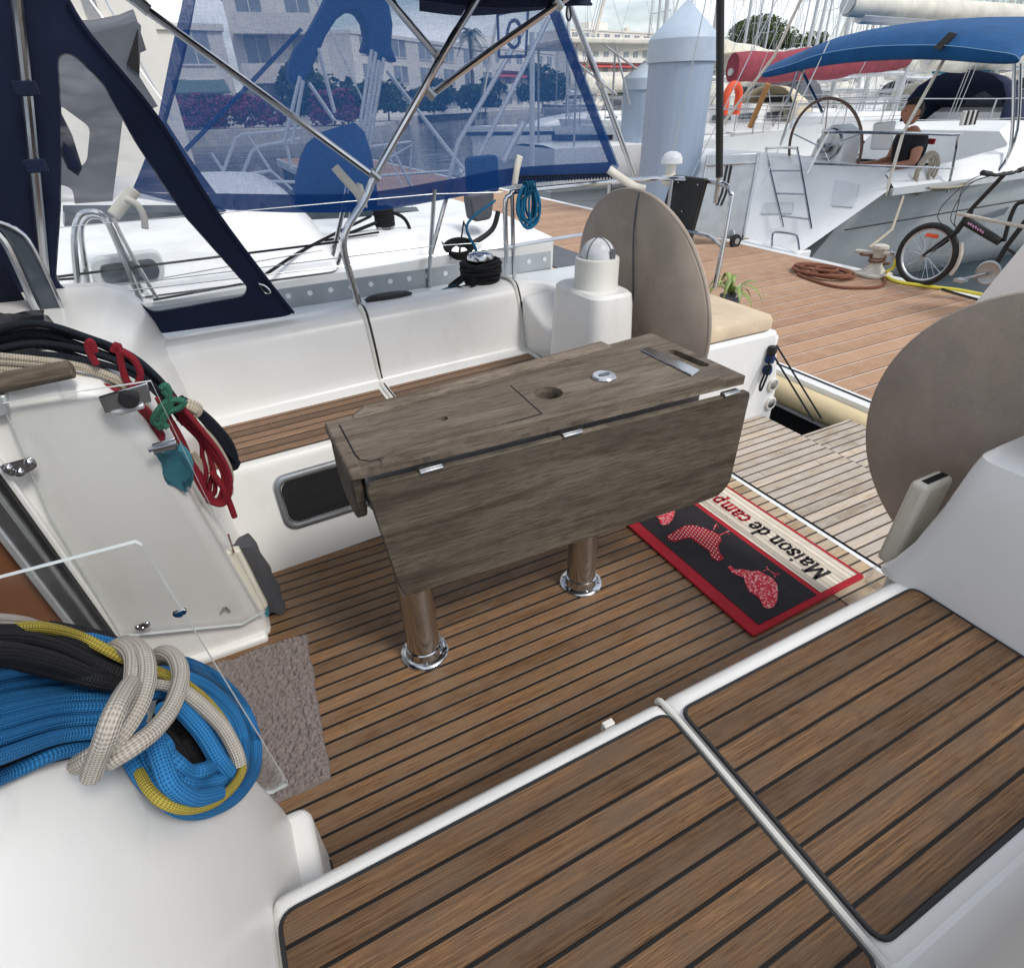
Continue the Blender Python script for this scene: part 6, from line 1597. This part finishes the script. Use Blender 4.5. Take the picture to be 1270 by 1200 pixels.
mA = MB().tube([V((-3.6, AY, .9)), V((-3.6, AY, 14))], .08, 8).tube([V((-3.6, AY, 13.8)), V((1.6, AY, .6))], .006, 4).tube([V((-3.6, AY, 12)), V((-3.7, 3.5, .6))], .006, 4).tube([PY(90, -30, 5.0), PY(205, 130, 4.8)], .006, 4).tube([PY(125, -10, 5.0), PY(215, 150, 4.8)], .006, 4); WA(mA, 'mast', 'alu_white')

# ------------------------------------------------------------------ more boats
def yacht(label, x, y, rot, L=10, B=3.2, fb=1.0, hull='gel_bright', H_=12, cover=None, dod=None, bim_=None, stripe=None, group=None, name='moored_yacht', fs=None, rail=True, bl=.42):
    r = thing(name, label, 'sailing yacht', (0, 0, 0), group)
    yacht_base(r, L, B, fb, hull, True, stripe); mast_rig(r, L, fb, H_, cover=cover, bl=bl)
    if rail: rails(r, L, B, fb)
    if dod: dodger(r, L*.30, B*.30, fb, dod)
    if bim_: bim_top(r, .6, B*.42, fb, bim_)
    if fs:
        for c in r.children:
            if c.name.startswith('furled_sail'): c.data.materials[0] = M[fs]
    r.location = (x, y, -.5); r.rotation_euler = (0, 0, math.radians(rot)); return r
M['varn_hull'] = plain('varnished_hull', (168, 108, 74), .35, var=.2, scale=6)
M['hull_navy'] = plain('navy_hull', (34, 44, 74), .25)
M['teal_can'] = canvas('teal_canvas', (40, 110, 128))
M['cream_can'] = canvas('cream_canvas', (222, 208, 182))
yr = yacht('wooden hulled yacht with a bulky faded red sail cover on its boom', 9.7, 10.4, 0, 10, 3.2, 1.0, 'varn_hull', 13, 'red_cloth', None, None, bl=.54)
y1 = yacht('white yacht with a navy spray hood and red furled foresail behind the blue bimini', 10.6, 7.9, -2, 10, 3.2, 1.05, 'gel_bright', 13, 'offwhite_cloth', 'navy', None, fs='red_flag')
y2 = yacht('white yacht with a cream awning just behind the red sail cover', 13.0, 14.2, 4, 9.5, 3.1, 1.0, 'gel_bright', 12, None, 'cream_can', 'cream_can')
y3 = yacht('white yacht with a teal sail cover in the second row of berths', 15.5, 10.8, -3, 10, 3.2, 1.1, 'gel_bright', 13, 'teal_can', 'grey_canvas', None, 'hull_navy')
# rows of white yachts on the pontoons behind: one built with its parts, the others copies of it
G = 'white yachts crowded on the far pontoons'
LB = 'white yacht with bare mast among the crowded far pontoons'
pa = yacht(LB, 22, 12, 2, 10.5, 3.3, 1.1, 'gel_bright', 13, 'offwhite_cloth', 'grey_canvas', None, 'hull_navy', G)
pb = yacht(LB, 22, 16, -3, 9, 3.0, 1.0, 'gel_bright', 11.5, None, 'offwhite_cloth', None, None, G)
for c in list(pb.children):
    if c.name.startswith(('furled_sail',)): bpy.data.objects.remove(c)
spots = [(22, 19.6, 1), (21, 23.4, -2), (22, 27.2, 3), (20.5, 15.2, 182), (20.5, 19.0, 178), (20, 23.2, 181), (36, 14.5, 2), (36, 18.5, -2), (35, 22.5, 3), (36, 26.5, 0), (35, 30.5, -3), (36, 34.5, 2), (36, 39, 1), (33.5, 18, 180), (33.5, 24, 182), (33.5, 29.5, 178), (33.5, 35, 181),
         (54, 22, 0), (54, 27, 3), (54, 33, -2), (54, 39, 2), (54, 45, -1), (54, 52, 2), (53, 58, 3), (78, 34, 2), (78, 44, 1), (78, 54, -2), (78, 66, 0), (77, 78, 2)]
for i, (x, y, a) in enumerate(spots):
    c = dup(pa if i % 2 else pb); c.location = (x, y, -.5); s = .9+.25*random.random(); c.scale = (s, s, s*(.92+.2*random.random())); c.rotation_euler = (random.uniform(-.012, .012), random.uniform(-.012, .012), math.radians(a))
for x0, y0, y1_ in ((21.2, 9, 30), (34.7, 12, 42), (53, 18, 62)): tag(MB().box((x0-.5, y0, -.5), (x0+.5, y1_, -.05)).build('pontoon', 'concrete'), 'long pale floating pontoon between rows of white yachts', 'pontoon', 'far pontoons')
# motor boat with flat white hard top, left of the piles
mbt = thing('motor_boat', 'white boat with a flat hard top on poles left of the pale blue piles', 'motor boat', (7.5, 13.5, -.5))
tq = [K(704, 52, y=13), K(742, 41, y=13), K(822, 39, y=13), K(826, 47, y=13), K(762, 52, y=13), K(722, 58, y=13)]
A_ = K(704, 53, y=13.0); B_ = K(822, 44, y=13.0)
MB().box((A_.x, 13.0, A_.z-.02), (B_.x+.6, 14.9, A_.z+.10)).build('hard_top', 'offwhite_cloth', mbt, bevel=.04, seg=3)
for a, b_ in (((735, 45), (790, 86)), ((762, 52), (781, 130)), ((712, 75), (765, 118))): MB().tube([K(*a, y=13.05), K(*b_, y=13.05)], .022, 6).build('top_pole', 'steel_far', mbt)
for x in (A_.x+.3, B_.x):
    for y in (13.1, 14.8): MB().tube([(x, y, A_.z), (x, y, .3)], .025, 6).build('top_pole', 'steel_far', mbt)
tmp = thing('tmp', None, None); yacht_base(tmp, 7, 2.6, .9, 'gel_bright', True)
for o in list(tmp.children): o.parent = mbt; o.matrix_parent_inverse = Matrix.Translation((A_.x-7.5-.3, .5, 0))
bpy.data.objects.remove(tmp)
# small things on the water and on the next boats
dn = K(752, 166, z=-.25); rows = []
for i in range(9):
    t_ = i/8; w_ = .55*math.sin(PI*min(1, .15+t_*.85))**.6; rows.append([dn+V((-1.1+2.2*t_, w_*math.cos(a), .28*math.sin(a)*math.sin(PI*(.1+.8*t_)))) for a in [PI*k/10 for k in range(11)]])
M['cyan'] = canvas('bright_blue_cover', (40, 150, 214))
te = thing('dinghy', 'little dinghy under a bright blue cover near the screen edge', 'dinghy', dn)
MB().grid(rows).build('dinghy_cover', 'cyan', te); MB().grid([[p+V((0, 0, 0)) for p in (r_[0], r_[-1])] for r_ in rows]+[]).grid([[r_[0], r_[0]+V((0, 0, -.25))] for r_ in rows]).grid([[r_[-1], r_[-1]+V((0, 0, -.25))] for r_ in rows]).build('dinghy_hull', 'gel_bright', te)
lb = thing('lifebuoy', 'orange horseshoe lifebuoy on the rail of the wooden hulled yacht', 'lifebuoy', K(908, 122, y=10.2))
c = K(908, 124, y=10.2); MB().tube(spline([c+V((-.16, 0, -.25)), c+V((-.17, 0, .05)), c+V((-.1, 0, .2)), c+V((.0, 0, .24)), c+V((.1, 0, .2)), c+V((.17, 0, .05)), c+V((.16, 0, -.25))], 5), .075, 10).build('buoy_body', 'orange', lb)
nt = MB()
# pale net on the rail behind the gangway
nt_ = MB(); a, b_, c, d = K(862, 190, y=7.4), K(945, 186, y=7.4), K(945, 215, y=7.4), K(862, 215, y=7.4)
for k in range(15): nt_.tube([a.lerp(b_, k/14), d.lerp(c, k/14)], .006, 4)
for k in range(7): nt_.tube([a.lerp(d, k/6), b_.lerp(c, k/6)], .006, 4)
tag(nt_.build('safety_net', 'offwhite_cloth'), 'white safety netting on the rail behind the metal gangway', 'net')

# ------------------------------------------------------------------ shore: quays, buildings, trees
M['plaster'] = plain('white_plaster', (226, 222, 214), .9, var=.05, scale=.6)
M['plaster_c'] = plain('cream_plaster', (214, 204, 188), .9, var=.06, scale=.6)
M['shutter'] = plain('grey_shutter', (150, 152, 154), .6)
M['win'] = plain('window_glass', (136, 144, 152), .12, var=.3, scale=.5)
M['awning'] = canvas('red_awning', (186, 84, 88))
M['awn_g'] = canvas('green_awning', (96, 116, 112))
q = MB(); q.prism([(-60, 46, -2), (1, 45.5, -2), (12, 40, -2), (12, 70, -2), (-60, 70, -2)], (0, 0, 2.35)); q.build('quay', 'concrete'); tag(bpy.data.objects['quay'], None, None, kind='structure')
q = MB(); q.prism([(11, 42, -2), (32, 92, -2), (72, 122, -2), (110, 148, -2), (300, 200, -2), (300, 330, -2), (-20, 330, -2), (-10, 60, -2)], (0, 0, 2.2)); o = q.build('quay', 'concrete'); tag(o, None, None, kind='structure')
def building(label, x, y, rot, w, d, floors, fh=3.0, wall='plaster', bays=5, balcony=True, awn=None, z0=.2, group=None, roof=True, name='apartment_block'):
    b = thing(name, label, 'building', (0, 0, 0), group); h = floors*fh
    wl = MB().box((0, 0, 0), (w, d, h)).build('wall', wall, b, smooth=0)
    if roof: MB().box((-.15, -.15, h), (w+.15, d+.15, h+.35)).build('roof_edge', wall, b, smooth=0)
    if roof is True: MB().box((w*.3, d*.3, h+.35), (w*.5, d*.6, h+2.2)).build('lift_housing', wall, b, smooth=0); MB().box((w*.72, d*.3, h+.35), (w*.76, d*.4, h+1.5)).build('chimney', 'plaster_c', b, smooth=0)
    src = None; bw = w/bays
    for f in range(floors):
        for k in range(bays):
            if src is None:
                src = MB().box((0, -.04, 0), (bw*.5, .05, 1.7)).build('window', 'win', b, smooth=0); o = src
                fr = MB().box((-.09, -.09, -.09), (bw*.5+.09, -.03, 0)).box((-.09, -.09, 1.7), (bw*.5+.09, -.03, 1.8)).box((bw*.24, -.06, 0), (bw*.26, -.03, 1.7)).build('window_frame', 'plaster', src, smooth=0)
            else: o = dup(src, b)
            o.location = (bw*(k+.25), 0, f*fh+.9)
        if balcony and f: 
            bl = MB().box((w*.04, -1.2, f*fh-.12), (w*.96, 0, f*fh+.04)).box((w*.04, -1.2, f*fh+.04), (w*.96, -1.12, f*fh+.95)).build('balcony', wall, b, smooth=0)
        if awn and f == awn[1]: MB().prism([(w*.05, -.02, f*fh+2.7), (w*.05, -1.5, f*fh+2.0), (w*.05, -1.5, f*fh+1.9), (w*.05, -.02, f*fh+2.6)], (w*.9, 0, 0)).build('awning', awn[0], b, smooth=0)
    b.location = (x, y, z0); b.rotation_euler = (0, 0, math.radians(rot)); return b
pw = K(100, 60, y=24); pe = K(212, 100, y=24)
bw_ = thing('white_house', 'tall white rendered wall of a house with a grey shutter behind the spray hood', 'building', (pw.x, 24, -.5))
MB().box((-16, 24, -2), (pe.x, 34, 14)).build('wall', 'plaster', bw_, smooth=0)
sq = [K(*p, y=23.98) for p in ((95, -22), (119, -22), (127, 27), (106, 28))]
MB().box((sq[0].x, 23.9, sq[2].z), (sq[2].x, 24, sq[2].z+2.2)).build('window_shutter', 'shutter', bw_, smooth=0); MB().box((sq[0].x-.15, 23.8, sq[2].z-.12), (sq[2].x+.2, 24, sq[2].z)).build('window_sill', 'plaster_c', bw_, smooth=0)
building('low white house with a green awning and pink flowers on the left quay', -6.5, 49, 3, 11, 9, 2, 2.6, 'plaster', 3, False, ('awn_g', 0), .35, None, 1, name='quay_house')
building('cream house of three storeys right of the flowering shrubs', 5.0, 50, -6, 6, 9, 3, 2.6, 'plaster', 2, True, None, .3, None, 1, name='quay_house')
building('long white apartment block with rows of windows behind the middle of the screen', 20, 78, 40, 38, 10, 3, 2.6, 'plaster', 6, False, None, .2, None, 1)
building('pale apartment block with red awnings behind the right end of the screen', 45, 106, 34, 34, 12, 3, 3.0, 'plaster', 8, True, ('awning', 1), .2)
building('white apartment block left of the pale blue piles', 92, 150, 12, 34, 12, 5, 3.1, 'plaster', 9, True, ('awning', 2), .2)
building('white apartment block directly behind the pale blue piles', 130, 158, 8, 40, 12, 4, 3.1, 'plaster_c', 9, True, None, .2)
building('white low block right of the piles behind the palm', 170, 160, 0, 46, 12, 3, 3.1, 'plaster', 9, True, ('awning', 0), .2)
building('cream far block behind the yacht masts on the right', 185, 118, -20, 50, 12, 3, 3.1, 'plaster_c', 9, True, None, .2)
building('white far block at the right end behind the blue bimini', 200, 85, -40, 50, 12, 3, 3.1, 'plaster', 9, True, None, .2)
# foliage
def leafmat(name, a, b): 
    t = NT(name); oi = t.new('ObjectInfo'); n = t.noise(1.1, detail=4); n2 = t.noise(9, detail=2)
    c = t.mix(t.rng(n, .3, .7, 0, 1), lin(a), lin(b)); c = t.mix(t.rng(n2, .4, .7, 0, .5), c, tuple(v*.5 for v in lin(a)))
    return t.done(t.pbsdf(c, .7, Specular_IOR_Level=.2).outputs[0])
M['leaf_pine'] = leafmat('pine_needles', (62, 78, 40), (96, 108, 58)); M['leaf_dark'] = leafmat('dark_leaves', (48, 66, 44), (78, 98, 62)); M['leaf_pink'] = leafmat('pink_flowers', (112, 52, 84), (150, 84, 112)); M['leaf_palm'] = leafmat('palm_leaf', (70, 84, 56), (104, 116, 80)); M['bark'] = plain('bark', (104, 86, 70), .9, var=.3, scale=4, bump=.5, bscale=9)
def clump(center, rad, n, size, mat, name, par, flat=.0):
    mb = MB(); c = V(center)
    lob = [V((random.gauss(0, .5), random.gauss(0, .5), random.gauss(0, .5))) for _ in range(14)]
    for k in range(n):
        lo = random.choice(lob); d = V((random.gauss(0, 1), random.gauss(0, 1), random.gauss(0, 1))).normalized()*(.28+.22*random.random())
        p = lo+d
        if p.length > 1.15: p *= 1.15/p.length
        if p.z < -flat: p.z = -flat+random.uniform(-.1, .05)
        p = c+V((p.x*rad[0], p.y*rad[1], p.z*rad[2])); s = size*(.6+.8*random.random())
        a = V((random.gauss(0, 1), random.gauss(0, 1), random.gauss(0, .6))).normalized(); b_ = a.cross(V((random.gauss(0, 1), random.gauss(0, 1), random.gauss(0, 1)))).normalized()
        j = mb.add([p-a*s, p+b_*s*.5, p+a*s, p-b_*s*.5]); mb.face((j, j+1, j+2, j+3))
    return mb.build(name, mat, par, smooth=0)
def tree(label, x, y, z, rad, trunk, n, size, mat, flat=.3, name='tree', cat='tree', group=None):
    tr = thing(name, label, cat, (x, y, z), group)
    top_ = V((x, y, z+trunk+rad[2]*.3)); mb = MB().tube(spline([(x, y, z-.5), (x+.2, y, z+trunk*.5), top_], 5), [.03*trunk*(1-.5*i/10)+.05 for i in range(11)], 8)
    for k in range(6): a = 2*PI*k/6; mb.tube([V((x, y, z+trunk*.75)), top_+V((rad[0]*.55*math.cos(a), rad[1]*.55*math.sin(a), rad[2]*.1))], [.015*trunk+.03, .03], 6)
    mb.build('trunk', 'bark', tr); clump((x, y, z+trunk+rad[2]*.4), rad, n, size, mat, 'crown', tr, flat)
pc_ = K(962, 44, y=62)
tree('broad flat topped umbrella pine above the red sail cover', pc_.x, 62, .2, (5.0, 5.0, 2.2), pc_.z-1.4, 6500, .24, 'leaf_pine', .25, 'umbrella_pine')
for lbl, px, yy_, rr, hh in (('round dark tree left of the long apartment block', 395, 46, 2.0, 2.2), ('dark tree in front of the pale block with red awnings', 672, 98, 3.6, 3.6), ('dark bush left of the pale blue piles on the far quay', 772, 118, 3.5, 2.4), ('dark shrub at the corner of the long apartment block', 425, 44, 1.5, 1.4), ('dark hedge tree before the left part of the long apartment block', 478, 60, 2.3, 1.9), ('dark hedge tree before the middle of the long apartment block', 535, 68, 2.6, 1.8), ('low dark hedge tree before the right end of the long apartment block', 600, 80, 3.0, 2.0), ('dark tree in the gap beneath the blue bimini', 938, 75, 3.6, 3.2)):
    c = K(px, 128, y=yy_); tree(lbl, c.x, yy_, .2, (rr, rr, hh*.8), hh*.6, 2200, .20*rr/2, 'leaf_dark', .6)
for i, (px, yy_) in enumerate(((252, 47.5), (272, 47.2), (298, 47), (326, 46.6), (232, 47.6), (410, 43), (432, 42.5))):
    c = K(px, 145, y=yy_); tree('pink flowering bougainvillea shrub on the left quay wall', c.x, yy_, .35, (1.3, .9, .9), .5, 900, .14, 'leaf_pink' if i % 3 else 'leaf_pink', .7, 'bougainvillea', 'shrub', 'pink flowering shrubs along the quay')
def palm(label, x, y, z, h, L_, group=None):
    p = thing('palm_tree', label, 'palm', (x, y, z), group); MB().tube([(x, y, z-.5), (x+.1, y, z+h*.5), (x, y, z+h)], [.26, .2, .22], 8).build('trunk', 'bark', p); mb = MB()
    for k in range(34):
        a = k*2.4; el = random.uniform(-.5, 1.25); pts = []
        for s in range(9): t_ = s/8; pts.append(V((x+math.cos(a)*math.cos(el)*L_*t_, y+math.sin(a)*math.cos(el)*L_*t_, z+h+math.sin(el)*L_*t_-.75*L_*t_*t_)))
        for s in range(1, 9):
            d = (pts[s]-pts[s-1]).normalized(); q = d.cross(V((0, 0, 1))).normalized()
            for sg in (1, -1):
                for u in (0, .5):
                    b0 = pts[s-1].lerp(pts[s], u); e_ = b0+(q*sg*.8+d*.6-V((0, 0, .35))).normalized()*L_*.24*(1-.5*abs(s/8-.45)); j = mb.add([b0, b0+d*.10, e_]); mb.face((j, j+1, j+2))
    mb.build('fronds', 'leaf_palm', p, smooth=0)
for lbl, px, py, yy_, h, L_ in (('palm tree right of the taller pale blue pile', 880, 88, 52, 3.2, 2.6), ('palm tree peeping over the roofs behind the screen', 582, 42, 86, 11, 2.6), ('palm tree left of the shorter pale blue pile', 757, 112, 100, 3.6, 2.4)):
    c = K(px, py, y=yy_); palm(lbl, c.x, yy_, .2, max(2.5, c.z-.2), L_)
# motor cruiser lying at the far quay
mc = thing('motor_cruiser', 'white motor cruiser at the far quay in the gap beside the screen', 'motor boat', (0, 0, 0)); yacht_base(mc, 9, 3.2, 1.3, 'gel_bright', True, 'hull_navy'); MB().box((2.2, -1.1, 1.7), (5, 1.1, 2.9)).build('wheelhouse', 'gel_bright', mc, bevel=.2, seg=3); MB().box((2.4, -1.12, 2.15), (4.9, 1.12, 2.65)).build('wheelhouse_window', 'glass_dark', mc)
c = K(738, 138, z=-.5); mc.location = (c.x*.86, c.y*.86, -.5); mc.rotation_euler = (0, 0, math.radians(150))

# ------------------------------------------------------------------ light
world = bpy.data.worlds.new('World'); S.world = world; world.use_nodes = True
nt2 = world.node_tree; nd = nt2.nodes; nd.clear(); out_ = nd.new('ShaderNodeOutputWorld'); bg = nd.new('ShaderNodeBackground')
sky = nd.new('ShaderNodeTexSky'); sky.sky_type = 'NISHITA'; sky.sun_disc = False
EL, AZ = math.radians(52), math.radians(150)   # azimuth measured from +y towards +x
sky.sun_elevation = EL; sky.sun_rotation = AZ; sky.air_density = 1.1; sky.dust_density = 1.5
tcw = nd.new('ShaderNodeTexCoord'); mpw = nd.new('ShaderNodeMapping'); mpw.inputs['Scale'].default_value = (1.6, 1.6, 5.5); nt2.links.new(tcw.outputs['Generated'], mpw.inputs[0])
nz = nd.new('ShaderNodeTexNoise'); nz.inputs['Scale'].default_value = 1.9; nz.inputs['Detail'].default_value = 7; nz.inputs['Roughness'].default_value = .55; nt2.links.new(mpw.outputs[0], nz.inputs['Vector'])
rp = nd.new('ShaderNodeMapRange'); rp.inputs[1].default_value = .40; rp.inputs[2].default_value = .60; rp.inputs[3].default_value = .08; rp.inputs[4].default_value = 1; nt2.links.new(nz.outputs[0], rp.inputs[0])
mx = nd.new('ShaderNodeMix'); mx.data_type = 'RGBA'; nt2.links.new(rp.outputs[0], mx.inputs[0]); nt2.links.new(sky.outputs[0], mx.inputs[6]); mx.inputs[7].default_value = (9.2, 9.4, 9.8, 1)
nt2.links.new(mx.outputs[2], bg.inputs[0]); bg.inputs[1].default_value = .10; nt2.links.new(bg.outputs[0], out_.inputs[0])
sun = bpy.data.lights.new('sun', 'SUN'); sun.energy = 1.5; sun.angle = math.radians(14); sun.color = (1, .96, .9)
so_ = bpy.data.objects.new('sun', sun); COL.objects.link(so_)
dv = V((math.sin(AZ)*math.cos(EL), math.cos(AZ)*math.cos(EL), math.sin(EL))); so_.rotation_euler = dv.to_track_quat('Z', 'Y').to_euler(); so_.location = (0, 0, 30)
S.view_settings.view_transform = 'Standard'; S.view_settings.look = 'None'; S.view_settings.exposure = .54; S.view_settings.gamma = 1; S.view_settings.use_curve_mapping = False
S.cycles.transparent_max_bounces = 24; S.cycles.max_bounces = 8
